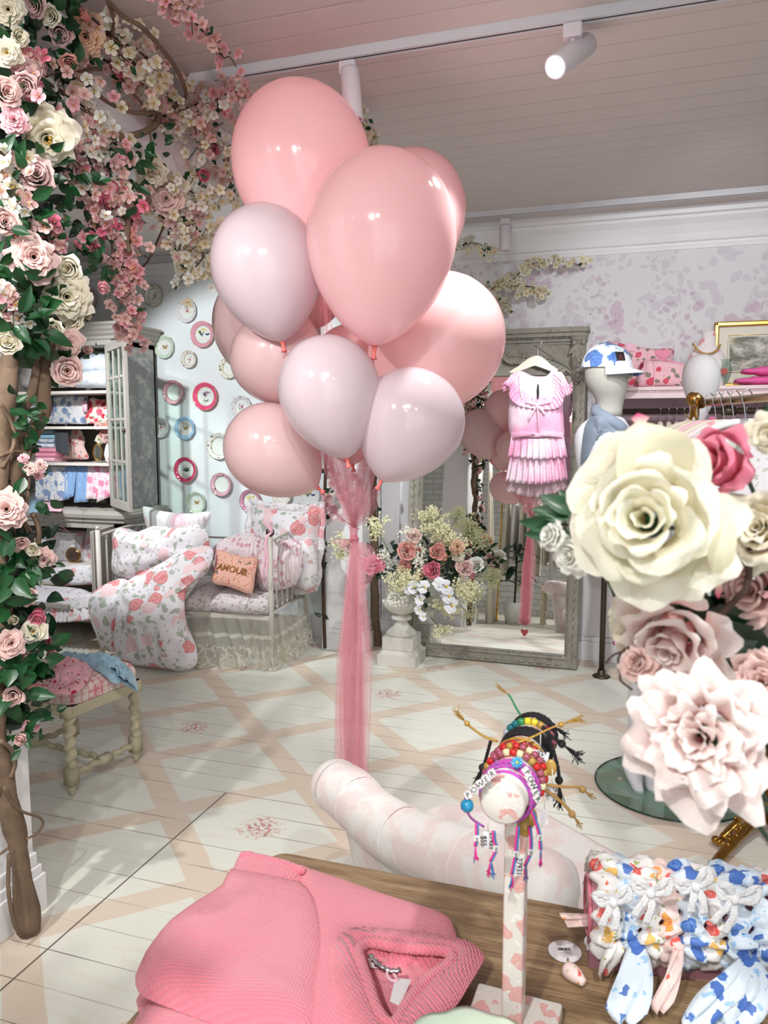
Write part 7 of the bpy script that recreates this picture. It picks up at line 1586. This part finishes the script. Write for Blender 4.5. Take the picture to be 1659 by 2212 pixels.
tail(b, [(1119,1785,.90),(1116,1820,.9),(1113,1850,.9),(1106,1888,.9)]); tail(b, [(1144,1785,.93),(1147,1815,.93),(1145,1845,.93),(1134,1870,.93)])
def beadring(label, t_, R_, cols, r, n, extra=None, a0=-.3, a1=3.5):
    b = br(label, t_); part('cord', MB().tube(ring(t_, R_, .003), .001, 5, closed=True), M_['goldcord'], b)
    for k in range(n):
        a = a0+(a1-a0)*k/(n-1); p = ringpt(t_, a, R_, .003); tdir = (ringpt(t_, a+.1, R_, .003)-ringpt(t_, a-.1, R_, .003)).normalized(); c = cols[k % len(cols)] if not callable(cols) else cols(k)
        part('bead', MB().lathe([(r*.35, -r*.8), (r*.8, -r*.8), (r, -r*.4), (r, r*.4), (r*.8, r*.8), (r*.35, r*.8)], 10, frame_mat(p, tdir)), CLR[c], b)
    return b
beadring('red and mauve beaded bracelet with crystal beads behind the braided ones', .30, .0375, ['red','crystal','mauve','mauve','red','gold','mauve','crystal'], .0044, 17)
beadring('red, gold and mauve beaded bracelet just behind the first beaded one', .385, .0375, ['mauve','red','gold','red','mauve','mauve','crystal'], .0044, 17)
beadring('dark red beaded bracelet under the gold cord', .45, .036, ['red','mauve','red','darkred'], .0036, 19)
def cordb(label, t_, m, r, tails, R_=.0345, nring=1, tn=12, tl=.02):
    b = br(label, t_); 
    for k in range(nring): part('cord', braid(MB(), ring(t_+k*.035, R_, .003, 40), r, True), m, b)
    for tp_ in tails:
        c = crv([AQ(x, y, d) for x, y, d in tp_], 6); part('tail', braid(MB(), c, r*.8), m, b); part('knot', MB().ball(c[-3], r*2, 6), m, b); part('tassel', tassel(MB(), c[-1], (c[-1]-c[-3]), tl, tn, tl*.28, r*.28), m, b)
    return b
cordb('glittering gold cord bracelet with long knotted ends spread left and right', .50, M_['goldcord'], .0017, [[(1075,1602,1.0),(1045,1590,1.0),(1020,1573,1.0),(1004,1558,1.0)], [(1112,1607,1.0),(1150,1592,1.0),(1190,1573,1.0),(1222,1562,1.0)]], .037, tl=.022)
cordb('black cord bracelet with tassels hanging right, in the middle of the bar', .60, M_['black'], .0026, [[(1180,1580,1.02),(1196,1625,1.02),(1206,1665,1.02),(1208,1695,1.02)], [(1172,1570,1.03),(1190,1590,1.03),(1205,1600,1.03),(1218,1610,1.03)]], .035, 2, 22, .028)
cordb('black cord bracelet with tassels hanging left, behind the beaded ones', .68, M_['black'], .0026, [[(1060,1600,1.02),(1052,1630,1.02),(1046,1650,1.02),(1041,1662,1.02)]], .035, 1, 16, .018)
cordb('tan cord bracelet with two knotted ends pointing right', .34, M_['tancord'], .0022, [[(1160,1692,.97),(1190,1697,.97),(1225,1700,.97),(1250,1700,.97),(1262,1708,.97)], [(1165,1700,.97),(1195,1718,.97),(1225,1745,.97),(1240,1765,.97)]], .036, 1, 10, .014)
cordb('thin black cord bracelet nearest the far end of the bar', .90, M_['black'], .0022, [[(1160,1550,1.1),(1180,1560,1.1),(1200,1572,1.1)]], .034, 2, 16, .022)
b = beadring('rainbow beaded bracelet at the far end of the bar', .78, .036, ['mauve','mauve','darkred','gold','yellow','yellow','green','teal','teal','grey','grey'], .0048, 11, None, .3, 3.0)
part('tail', MB().tube(crv([AQ(x, y, 1.08) for x, y in ((1125,1545),(1115,1530),(1105,1510),(1098,1500))], 5), .0014, 5), CLR['green'], b); part('tassel', tassel(MB(), AQ(1098, 1500, 1.08), -CR*.8+V((0, 0, .7)), .02, 7, .004, .0006), CLR['gold'], b)
def ptag(label, pxs, d, txt, up, tz_=0, loc=None):
    pts = [AQ(x, y, d) for x, y in pxs]; c = sum(pts, V())/len(pts); t_ = thing('price_tag', label, 'price tag', c); part('card', MB().puff(pts, -CF, .0008, .0, 2, 1, 0, 8), M_['card'], t_)
    u_ = V(up).normalized(); nrm = (pts[1]-pts[0]).cross(pts[2]-pts[1]).normalized(); nrm = nrm if nrm.dot(-CF) > 0 else -nrm; u_ = (u_-nrm*u_.dot(nrm)).normalized(); r_ = u_.cross(nrm); M = Matrix(((r_.x, u_.x, nrm.x, 0), (r_.y, u_.y, nrm.y, 0), (r_.z, u_.z, nrm.z, 0), (0, 0, 0, 1))); M.translation = c+nrm*.0016
    if txt: part('handwriting', text_mb(txt, .0095, M, .0004, font_sx=.85), M_['ink'], t_, False)
    part('string', MB().tube([pts[0].lerp(pts[1], .5), pts[0].lerp(pts[1], .5)+V((0, 0, .02))], .0005, 4), M_['card'], t_)
ptag('white tag handwritten 27929 under the black cord', [(1147,1617),(1187,1626),(1182,1655),(1143,1645)], .985, '27929\n$55', V((0, 0, 1))-CR*.25)
ptag('white tag handwritten 27431 hanging left below the bar', [(1042,1796),(1066,1798),(1064,1835),(1040,1832)], .915, '27431\n$55', CR)
ptag('grey white tag handwritten 29772 below the tan cord', [(1182,1694),(1203,1700),(1198,1731),(1180,1728)], .975, '29772\n55', CR)
ptag('blank white tag hanging right below the letter beads', [(1168,1748),(1184,1746),(1184,1780),(1167,1790)], .96, None, V((0, 0, 1)))
ptag('small white tag handwritten 27931 hanging lowest in front of the post', [(1112,1850),(1130,1848),(1129,1890),(1111,1893)], .90, '27931', CR)
p_ = AQ(1190, 1658, .98); single('shell_charm', MB().ball(p_, .0085, 8, 0, (.8, .4, 1.2)), CLR['gold'], 'small cowrie shell charm on black cord right of the handwritten tag', 'charm')
# ---------------------------------------------------------------- mint dish
dsh = AD(1018, 2318, .775); dsh.z = TZ
t = NT('mint lustre glaze'); co = t.coord(); t.bump(t.noise(co, 22, 3), .3, .01); mint = t.fin(t.mix(t.noise(co, 14, 3), lin((196, 224, 200)), lin((226, 234, 216))), .12, 0.0, Coat_Weight=.6)
dd_ = thing('scalloped_dish', 'pale mint glazed dish with scalloped rim at the bottom edge', 'dish', dsh)
part('dish', MB().lathe([(0, .001), (.04, .001), (.05, .01), (.066, .04), (.082, .053), (.084, .056), (.078, .055), (.06, .042), (.044, .014), (0, .008)], 72, Matrix.Translation(dsh), 0, lambda a, z: 1+(.045*abs(math.sin(a*4+.6))+.02*math.sin(a*11))*z/.055), mint, dd_)
# ---------------------------------------------------------------- scrunchie roll
hA = AD(1268, 2008, 1.045); hA.z = TZ+.070; hd = (CR*.985-CF*.17).normalized(); hR = .040
hb = thing('scrunchie_holder', 'pink tube holder lying on the table under the row of scrunchies', 'display holder', hA)
part('tube', MB().tube([hA+hd*.0, hA+hd*.36], hR, 32), plain('dusty pink acrylic', (206, 150, 160), .2, var=.03), hb)
part('end_rim', MB().tube([hA+(V((0, 0, 1))*math.sin(a)+hd.cross(V((0, 0, 1)))*math.cos(a))*hR for a in [2*PI*k/32 for k in range(32)]], .003, 6, closed=True), plain('pink acrylic edge', (214, 120, 134), .2), hb)
part('cradle', MB().box((-.0, -.04, 0), (.34, .04, .04), 0, Matrix(((hd.x, -hd.y, 0, hA.x), (hd.y, hd.x, 0, hA.y), (0, 0, 1, TZ), (0, 0, 0, 1)))), plain('dusty mauve board', (150, 104, 112), .6), hb, False)
F_['sred'] = floral('white satin with red and gold blooms', (228, 224, 222), [(206, 60, 52), (232, 130, 120), (226, 180, 96)], (130, 146, 84), 42, .4, .25, None, rough=.5, petal=.9, dens=.62)
F_['sblue'] = floral('white satin with blue blooms', (214, 226, 238), [(44, 90, 172), (90, 134, 200), (70, 110, 186)], (130, 166, 206), 34, .42, .28, None, rough=.5, petal=.9, dens=.62)
F_['spink'] = floral('blush satin with orange blooms', (234, 206, 200), [(226, 120, 80), (230, 176, 70), (222, 90, 80)], (160, 160, 120), 42, .36, .2, None, rough=.5, petal=.9, dens=.6)
ey_ = hd.cross(V((0, 0, 1)))
def scrunchie(label, off, m, r=.021, seed=0, tails=()):
    c0 = hA+hd*off; t_ = thing('scrunchie', label, 'scrunchie', c0); rows = []; n = 90; rg = random.Random(seed)
    ph = rg.random()*6
    for i in range(n):
        a = 2*PI*i/n; cdir = V((0, 0, 1))*math.sin(a)+ey_*math.cos(a); g = .62+.38*abs(math.sin(i*.62+ph+1.2*noise.noise(V((i*.2, seed, 0))))); sh = .006*math.sin(i*.9+seed)
        row = []
        for k in range(14):
            q = 2*PI*k/14; e = 1+.28*noise.noise(V((i*.45, math.cos(q)*1.6+seed, math.sin(q)*1.6)))
            row.append(c0+cdir*(hR+.004+r*.72*g*(1+math.cos(q))*e)+hd*(r*.92*math.sin(q)*e*(.7+.3*g)+sh))
        rows.append(row)
    part('gathers', MB().grid(rows, cu=True, cv=True), m, t_)
    for (tx, ty, wd, tilt) in tails:
        st = c0-ey_*(-1)*0; a = c0+(-V((0, 0, 1))*.35+ey_*(-1 if ey_.dot(-CF) < 0 else 1))*(hR+.02)*.0
        fr_ = -CF; s0 = c0+fr_*(hR+.022)+V((0, 0, -.01)); e0 = AZ(tx, ty, TZ+.012); rows = []
        cv_ = crv([s0, s0.lerp(e0, .5)+V((0, 0, .012))+fr_*.012, e0], 7)
        for i, p in enumerate(cv_):
            f = i/(len(cv_)-1); w_ = wd*(.35+.9*math.sin(min(1, f*1.25)*PI*.62))*(1 if f < .85 else 1-(f-.85)*4)
            rows.append([p+(CR*math.cos(tilt)+V((0, 0, 1))*math.sin(tilt))*(w_*u)+fr_*(.006*math.sin(u*5+i*.4+seed)) for u in (-1, -.66, -.33, 0, .33, .66, 1)])
        part('scarf_tail', MB().grid(rows), m, t_, solid=.0012)
    return t_
SC = [('sred', 'leftmost scrunchie, white with red blooms and a lace bow', .022, [(1305, 2105, .012, .4)]), ('sblue', 'pale blue floral scrunchie second from the left', .05, [(1345, 2210, .022, 0)]), ('sred', 'white and red floral scrunchie third from the left', .078, []), ('spink', 'cream and gold gathered scrunchie in the middle left', .104, [(1420, 2185, .012, .2)]),
      ('sblue', 'white and deep blue scrunchie in the middle', .132, []), ('sred', 'red blossomed scrunchie in the middle right', .160, []), ('sblue', 'blue floral scrunchie with a wide hanging scarf', .190, [(1490, 2230, .020, 0), (1545, 2215, .022, 0), (1600, 2225, .026, 0)]), ('sblue', 'light blue gathered scrunchie right of the wide scarf', .220, []), ('sred', 'white scrunchie with red and green leaves at the right edge', .252, [(1690, 2140, .014, .2)]), ('spink', 'blush scrunchie furthest right, half out of view', .285, [])]
for i, (m, l, o, tl) in enumerate(SC): scrunchie(l, o, F_[m], .0175 if i % 2 else .020, i*3+1, tl)
def bow(label, x, y, d, s, rot=0.0):
    c = AD(x, y, d); t_ = thing('lace_bow', label, 'bow', c); u = CR*math.cos(rot)+V((0, 0, 1))*math.sin(rot); v = -CR*math.sin(rot)+V((0, 0, 1))*math.cos(rot); lace = M_['whitelace']
    def rib(nm, P_): 
        cv_ = crv([c+u*a*s+v*b_*s-CF*g*s for a, b_, g in P_], 6); rows = []
        for i, p in enumerate(cv_):
            tg_ = (cv_[min(i+1, len(cv_)-1)]-cv_[max(i-1, 0)]).normalized(); sd_ = tg_.cross(-CF).normalized(); rows.append([p+sd_*(.0052*q)-CF*(.001*math.sin(q*3+i)) for q in (-1, -.5, 0, .5, 1)])
        part(nm, MB().grid(rows), lace, t_, solid=.0006)
    rib('loop', [(0, 0, .1), (-.45, .45, .3), (-.85, .35, .2), (-.5, .0, .25), (0, 0, .12)]); rib('loop', [(0, 0, .1), (.35, .6, .3), (.7, .75, .2), (.65, .2, .25), (0, 0, .12)])
    rib('tail', [(0, 0, .12), (-.3, -.5, .3), (-.55, -1.1, .3)]); rib('tail', [(0, 0, .12), (.15, -.6, .3), (.05, -1.35, .3)]); part('knot', MB().ball(c-CF*s*.15, .0065, 7), lace, t_)
t = NT('white cotton lace'); co = t.coord(); v = t.voro(co, 420, 'DISTANCE_TO_EDGE'); M_['whitelace'] = plain('white cotton lace', (240, 240, 242), .9, var=.03, vs=300, bump=.8, bs=600)
bow('white lace bow on the leftmost scrunchie', 1322, 1945, .955, .028); bow('white lace bow second from the left on the scrunchie row', 1402, 1925, .955, .030, -.2); bow('white lace bow in the middle of the scrunchie row', 1500, 1912, .955, .028, .25); bow('long white lace bow at the right end of the scrunchie row', 1582, 1938, .95, .034, -.35)
# oval swing tag and the rolled blush scarf end
ot = thing('oval_tag', 'white oval swing tag with a barcode lying on the table', 'tag', AZ(1219, 2056, TZ)); c = AZ(1220, 2056, TZ+.0015)
part('card', MB().lathe([(0, 0), (.0235, 0), (.0235, .0012), (0, .0012)], 40, Matrix.Translation(c)), M_['card'], ot, False)
mb = MB(); rg = random.Random(5); x = -.009
while x < .009:
    w_ = rg.choice([.0003, .0006, .001]); q = c+CR*x+CF*.004; M = Matrix(((CR.x, CF.x, 0, q.x), (CR.y, CF.y, 0, q.y), (0, 0, 1, q.z+.0013), (0, 0, 0, 1))); mb.box((0, -.003, 0), (w_, .003, .0002), 0, M); x += w_+rg.choice([.0003, .0006])
part('barcode', mb, M_['ink'], ot, False)
mb = MB()
for k, (w_, o) in enumerate(((.010, .012), (.018, -.004), (.02, -.0075), (.014, -.011))): q = c+CF*o; mb.box((-w_/2, -.0003, 0), (w_/2, .0003, .0002), 0, Matrix(((CR.x, CF.x, 0, q.x), (CR.y, CF.y, 0, q.y), (0, 0, 1, q.z+.0013), (0, 0, 0, 1))))
part('small_print', mb, plain('grey print', (130, 130, 130), .8), ot, False)
part('string', MB().tube(crv([c-CF*.018+V((0, 0, .003)), AZ(1228, 2078, TZ+.008), AZ(1245, 2088, TZ+.012)], 5), .0012, 5), M_['tancord'], ot)
single('scarf_end', MB().tube(crv([AZ(1224, 2092, TZ+.012), AZ(1245, 2108, TZ+.012), AZ(1262, 2124, TZ+.010)], 5), [.010, .0105, .011, .011, .0105, .010, .009, .008, .007, .006, .005], 12), F_['spink'], 'rolled blush scarf end lying beside the oval tag', 'scarf')
single('scarf_end', ruffle_mb([AD(1290, 1975, 1.04), AD(1282, 2000, 1.03)], [AD(1208, 1972, 1.03), AD(1225, 2000, 1.02)], 1, .006, -CF, nu=10), F_['spink'], 'blush scarf point sticking out left of the holder', 'scarf', solid=.0012)
# ---------------------------------------------------------------- flowers close to the lens, in a vase off to the right
PET['blush'] = petal_mat('blush white petal', (238, 204, 198), (246, 240, 236), (216, 110, 106), pw=.8)
vs_ = V((.265, .56, TZ)); fv = thing('glass_vase', 'clear tall vase at the right end of the table holding the large near flowers', 'vase', vs_)
part('body', MB().lathe([(0, .0), (.045, 0), (.05, .01), (.045, .12), (.06, .25), (.057, .25), (.042, .12), (.044, .014), (0, .012)], 32, Matrix.Translation(vs_)), M_['glass'], fv); vt = vs_+V((0, 0, .24))
def big_mb(L, seed, nu=12, nv=10, ruf=.3):
    r = random.Random(seed); mb = MB()
    for k, (n, r0, r1, h, ha) in enumerate(L):
        off = r.random()*6
        for i in range(n):
            a = off+2*PI*i/n+r.uniform(-.25, .25); s = r.uniform(.88, 1.14); f = k/(len(L)-1)
            rho = lambda v, r0=r0, r1=r1, s=s, f=f: (r0+(r1-r0)*(v**(1.7 if f < .6 else 1.05)))*s*(1+.14*f*max(0, v-.7)*3)+.01
            zz = lambda v, h=h, s=s, f=f: -.08+.08*(1-f)+h*s*math.sin(v*PI*.5*(1+.34*f))
            petal_grid(mb, a, ha*r.uniform(.85, 1.08), rho, zz, nu, nv, ruf, seed*7.3+k*3.1+i*1.7)
    mb.ball((0, 0, -.15), .11, 8, 2, (1, 1, .7)); return mb
LR = [(2,.02,.06,.42,1.7),(3,.06,.12,.43,1.4),(3,.10,.19,.42,1.25),(4,.15,.28,.38,1.05),(4,.2,.38,.29,.98),(5,.23,.50,.13,.85)]
LP = [(3,.02,.07,.34,1.2),(4,.05,.13,.37,1.0),(5,.09,.2,.36,.85),(5,.12,.27,.36,.8),(6,.16,.34,.33,.75),(6,.2,.42,.25,.75),(6,.23,.5,.1,.8)]
def bigflower(label, x, y, size, d, L, col, seed, face, cat='flower', name='rose', ruf=.3, sq=1.0, via=None):
    p = AD(x, y, d); t_ = thing(name, label, cat, p); s = pxsize(p, size); f = (to_cam(p, 0)+face).normalized() if not isinstance(face, tuple) else V(face).normalized()
    me = mesh_of('bloom', big_mb(L, seed, ruf=ruf), [PET[col], M_['stamen'], M_['leaf']]); inst('bloom', me, t_, frame_mat(p, f) @ Matrix.Rotation(seed, 4, 'Z') @ Matrix.Diagonal((s, s*sq, s, 1)))
    part('stem', MB().tube(crv([p-f*s*.1, p-f*s*.35, via or (p-f*s*.4).lerp(vt, .5), vt, vs_+V((0, 0, .03))], 5), .0018, 6), M_['leafdark'], t_); return p, f, s
bigflower('large cream rose with pink edged petals, nearest the camera', 1402, 1125, 330, .52, LR, 'edged', 2, CR*-.12+V((0, 0, .05)), via=AD(1600, 1290, .62))
bigflower('blush white peony with pink heart, lowest of the near flowers', 1522, 1590, 300, .50, LP, 'blush', 5, CR*-.22+V((0, 0, -.1)), name='peony', ruf=.42)
bigflower('deep pink rose at the right edge above the cream one', 1578, 1012, 185, .56, [(3,.04,.10,.62,1.5),(4,.12,.18,.60,1.2),(4,.2,.27,.55,1.0),(5,.25,.38,.42,.85)], 'hot', 3, CR*-.9+V((0, 0, .35)))
bigflower('cream rose at the right edge level with the large cream one', 1650, 1150, 170, .56, LR, 'cream', 8, CR*-.4+V((0, 0, .3)))
bigflower('pale pink rose half hidden right below the large cream one', 1640, 1262, 190, .58, LR, 'pale', 9, CR*-.5+V((0, 0, -.2)))
bigflower('blush rose with coral heart hanging under the large cream one', 1462, 1360, 240, .565, LR, 'blush', 4, CR*-.3+V((0, 0, -.7)))
bigflower('faded cream and pink bloom behind the left of the blush rose', 1380, 1350, 125, .59, LP, 'cream', 6, CR*-.7+V((0, 0, -.2)))
bigflower('pink rimmed bud just above the peony on its left', 1378, 1432, 75, .56, LR, 'pale', 12, CR*-.5+V((0, 0, .2)))
bigflower('pale pink bloom behind the peony at the right edge', 1650, 1480, 170, .56, LP, 'pale', 7, CR*-.2+V((0, 0, .2)))
bigflower('small white bud left of the large cream rose, upper one', 1196, 1158, 64, .60, LR, 'white', 13, CR*-1.2+V((0, 0, .3)), name='rosebud', via=AD(1400, 1190, .61))
bigflower('small white bud left of the large cream rose, lower one', 1243, 1196, 92, .60, LR, 'white', 14, CR*-.9+V((0, 0, -.2)), name='rosebud', via=AD(1400, 1200, .6))
bigflower('dull cream petal bunch at the right edge above the brass rail', 1668, 940, 90, .50, LR, 'cream', 15, CR*-.3)
PET['tipped'] = petal_mat('cream petal with magenta tip', (236, 232, 200), (214, 60, 120), (234, 228, 200), pw=4.0)
def tipped(label, pts, wd, bend):
    p = [AD(x, y, d) for x, y, d in pts]; t_ = thing('rose_petal', label, 'petal', p[0]); c = crv(p, 5); rows = []; cols = []
    for i, q in enumerate(c):
        f = i/(len(c)-1); w_ = wd*(math.sin(min(1, (f+.12)*1.0)*PI)**.7 if f < .88 else (1-f)*3.2)+.0006; tg_ = (c[min(i+1, len(c)-1)]-c[max(i-1, 0)]).normalized(); s_ = tg_.cross(CF).normalized()
        rows.append([q+s_*(w_*u)-CF*(bend*abs(u)*w_) for u in (-1, -.7, -.35, 0, .35, .7, 1)]); cols.append([f]*7)
    part('blade', MB().grid(rows, cols=cols), PET['tipped'], t_)
tipped('pointed cream petal with magenta tip standing above the large cream rose', [(1420,1090,.53),(1405,1010,.515),(1388,945,.51),(1378,893,.515)], .026, .5)
tipped('drooping cream petal with magenta tip at the lower right of the large cream rose', [(1560,1080,.50),(1566,1150,.485),(1562,1220,.485),(1552,1292,.50)], .0095, -.5)
lf = MB().tube(crv([AD(x, y, .61) for x, y in ((1205,1132),(1230,1135),(1262,1150),(1300,1230),(1350,1330),(1410,1425))], 4), .0012, 5)
for x, y, a, L in ((1205,1132,PI,.03),(1230,1120,PI*.9,.03),(1240,1108,2.6,.03),(1255,1120,2.2,.028),(1215,1145,3.3,.03),(1235,1160,3.0,.03),(1262,1172,3.6,.025),(1395,1430,3.4,.018),(1410,1435,5.2,.016),(1405,1420,2.2,.014),(1390,1445,4.2,.014)):
    leaf_add(lf, AD(x, y, .605), CR*math.cos(a)+V((0, 0, 1))*math.sin(a), to_cam(AD(x, y, .6), .4), L, L*.5)
single('leaf_sprig', lf, M_['leaf'], 'small green leaves between the near white buds and the large cream rose', 'leaves')
lf = MB()
for k in range(26): leaf_add(lf, AD(RND.uniform(1500, 1690), RND.uniform(1340, 1440), RND.uniform(.575, .60)), CR*RND.uniform(-1, .6)+V((0, 0, RND.uniform(-.4, .5))), to_cam(AD(1560, 1390, .58), .5, -.3), RND.uniform(.045, .08), .04)
for x, y, a, L, d in ((1659,1345,3.35,.085,.57),(1680,1400,3.2,.09,.57),(1660,1430,3.25,.08,.58),(1680,1380,2.9,.10,.59),(1690,1460,2.9,.07,.58),(1600,1400,.1,.07,.60),(1560,1380,3.6,.05,.6),(1580,1420,3.0,.05,.6),(1620,1365,3.3,.07,.61),(1640,1440,3.4,.06,.6),(1600,1350,3.0,.05,.6)):
    leaf_add(lf, AD(x, y, d), CR*math.cos(a)+V((0, 0, 1))*math.sin(a), to_cam(AD(x, y, d), .25, -.4), L, L*.55)
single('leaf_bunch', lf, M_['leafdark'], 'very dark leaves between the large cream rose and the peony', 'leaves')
br_ = thing('flower_branch', 'brown woody twig running in from the right edge between the near flowers', 'twig', AD(1559, 1330, .55))
part('twig', MB().tube(crv([vt, AD(1690, 1212, .55), AD(1610, 1275, .55), AD(1560, 1325, .555), AD(1500, 1365, .56), AD(1430, 1395, .565), AD(1385, 1404, .57)], 6), [.0032-.002*i/36 for i in range(37)], 7), M_['twig'], br_)
for P_ in ([(1420,1400),(1385,1398),(1350,1402),(1335,1425),(1345,1445),(1362,1440),(1380,1432)], [(1356,1438),(1342,1450),(1340,1468),(1355,1482),(1366,1490)], [(1352,1405),(1325,1415),(1308,1433)]):
    part('tendril', MB().tube(crv([AD(x, y, .57) for x, y in P_], 6), .0009, 5), M_['twig'], br_)
# ---------------------------------------------------------------- what the mirror shows: the other side of the shop
rk2 = thing('brass_clothes_rack', 'brass rack of cream clothes reflected in the leaning mirror', 'garment rack', (-1.15, .1, 0))
RY = .05
part('rail', MB().tube([V((-1.75, RY, 1.62)), V((-.45, RY, 1.62))], .013, 12), M_['gold'], rk2)
for x in (-1.66, -.5):
    part('post', MB().tube([V((x, RY, .12)), V((x, RY, 1.64))], .012, 12).lathe([(.03, .1), (.02, .14), (.012, .17)], 12, Matrix.Translation((x, RY, 0))), M_['gold'], rk2)
    for s in (-1, 1): part('foot', MB().tube(crv([V((x, RY, .14)), V((x+.02*s, RY+.1*s, .12)), V((x+.03*s, RY+.2*s, .02))], 5), [.02, .019, .018, .017, .016, .015, .014, .014, .015, .016, .018], 10).ball((x+.03*s, RY+.2*s, .025), .024, 6), M_['gold'], rk2)
for i in range(11):
    c = [C_['cream'], C_['white'], C_['cream'], F_['duvet2'], C_['cream']][i % 5]
    garment_on(V((-1.58+i*.10, RY, 1.633)), (0, 1, 0), [.9, .75, 1.1, .8][i % 4], c, 'hanger reflected in the mirror, number %s from the left post' % ['one','two','three','four','five','six','seven','eight','nine','ten','eleven'][i], '%s garment seen reflected in the mirror, %s on the rack' % (['cream','white','ivory','flowered','ecru'][i % 5], ['nearest the plant','second','third','fourth','fifth','sixth','seventh','eighth','ninth','tenth','furthest from the plant'][i]), None, i+40, .19)
pl = thing('potted_plant', 'dark leafed plant in a white pot reflected beside the vine', 'plant', (-1.36, .60, 0))
part('pot', MB().lathe([(0, 0), (.10, 0), (.14, .26), (.13, .26), (.1, .2), (0, .2)], 24, Matrix.Translation((-1.36, .60, 0))), M_['ceramic'], pl)
lf = MB()
for k in range(16): a = k*2.4; leaf_add(lf, V((-1.36, .60, .45+.035*k)), V((math.cos(a), math.sin(a), .5-.09*(k % 8))), V((0, 0, 1)), .30, .12, 0, .5)
lf.tube([V((-1.36, .60, .2)), V((-1.36, .60, 1.0))], .012, 6); part('leaves', lf, M_['leafdark'], pl)
single('drape', ruffle_mb([V((-1.70, .93, 2.0)), V((-1.70, .70, 2.0))], [V((-1.62, .93, .01)), V((-1.60, .66, .01))], 3, .04, (1, 0, 0)), C_['cream'], 'ivory drape reflected in the mirror next to the rose vine', 'drape', solid=.003)
sm = thing('carved_stool', 'pale carved stool with a red cloth reflected at the right of the mirror', 'stool', (-.86, .62, 0))
for sx in (-.15, .15):
    for sy in (-.13, .13): c = V((-.86+sx, .62+sy, 0)); part('leg', twist(c+V((0, 0, .02)), c+V((0, 0, .42)), .02, 4), M_['stoolwood'], sm)
part('seat', MB().box((-1.04, .46, .42), (-.68, .78, .48)), F_['check'], sm, False, bevel=.015); part('stretcher', twist(V((-1.01, .49, .1)), V((-.71, .49, .1)), .013, 5), M_['stoolwood'], sm)
single('folded_cloth', MB().puff([V((-1.02, .48, .482)), V((-.7, .48, .482)), V((-.7, .76, .482)), V((-1.02, .76, .482))], (0, 0, 1), .05, 0, 8, 2, 0, 5, wrink(14, .01)), F_['crimson'], 'red floral cloth folded on the stool reflected in the mirror', 'cloth')
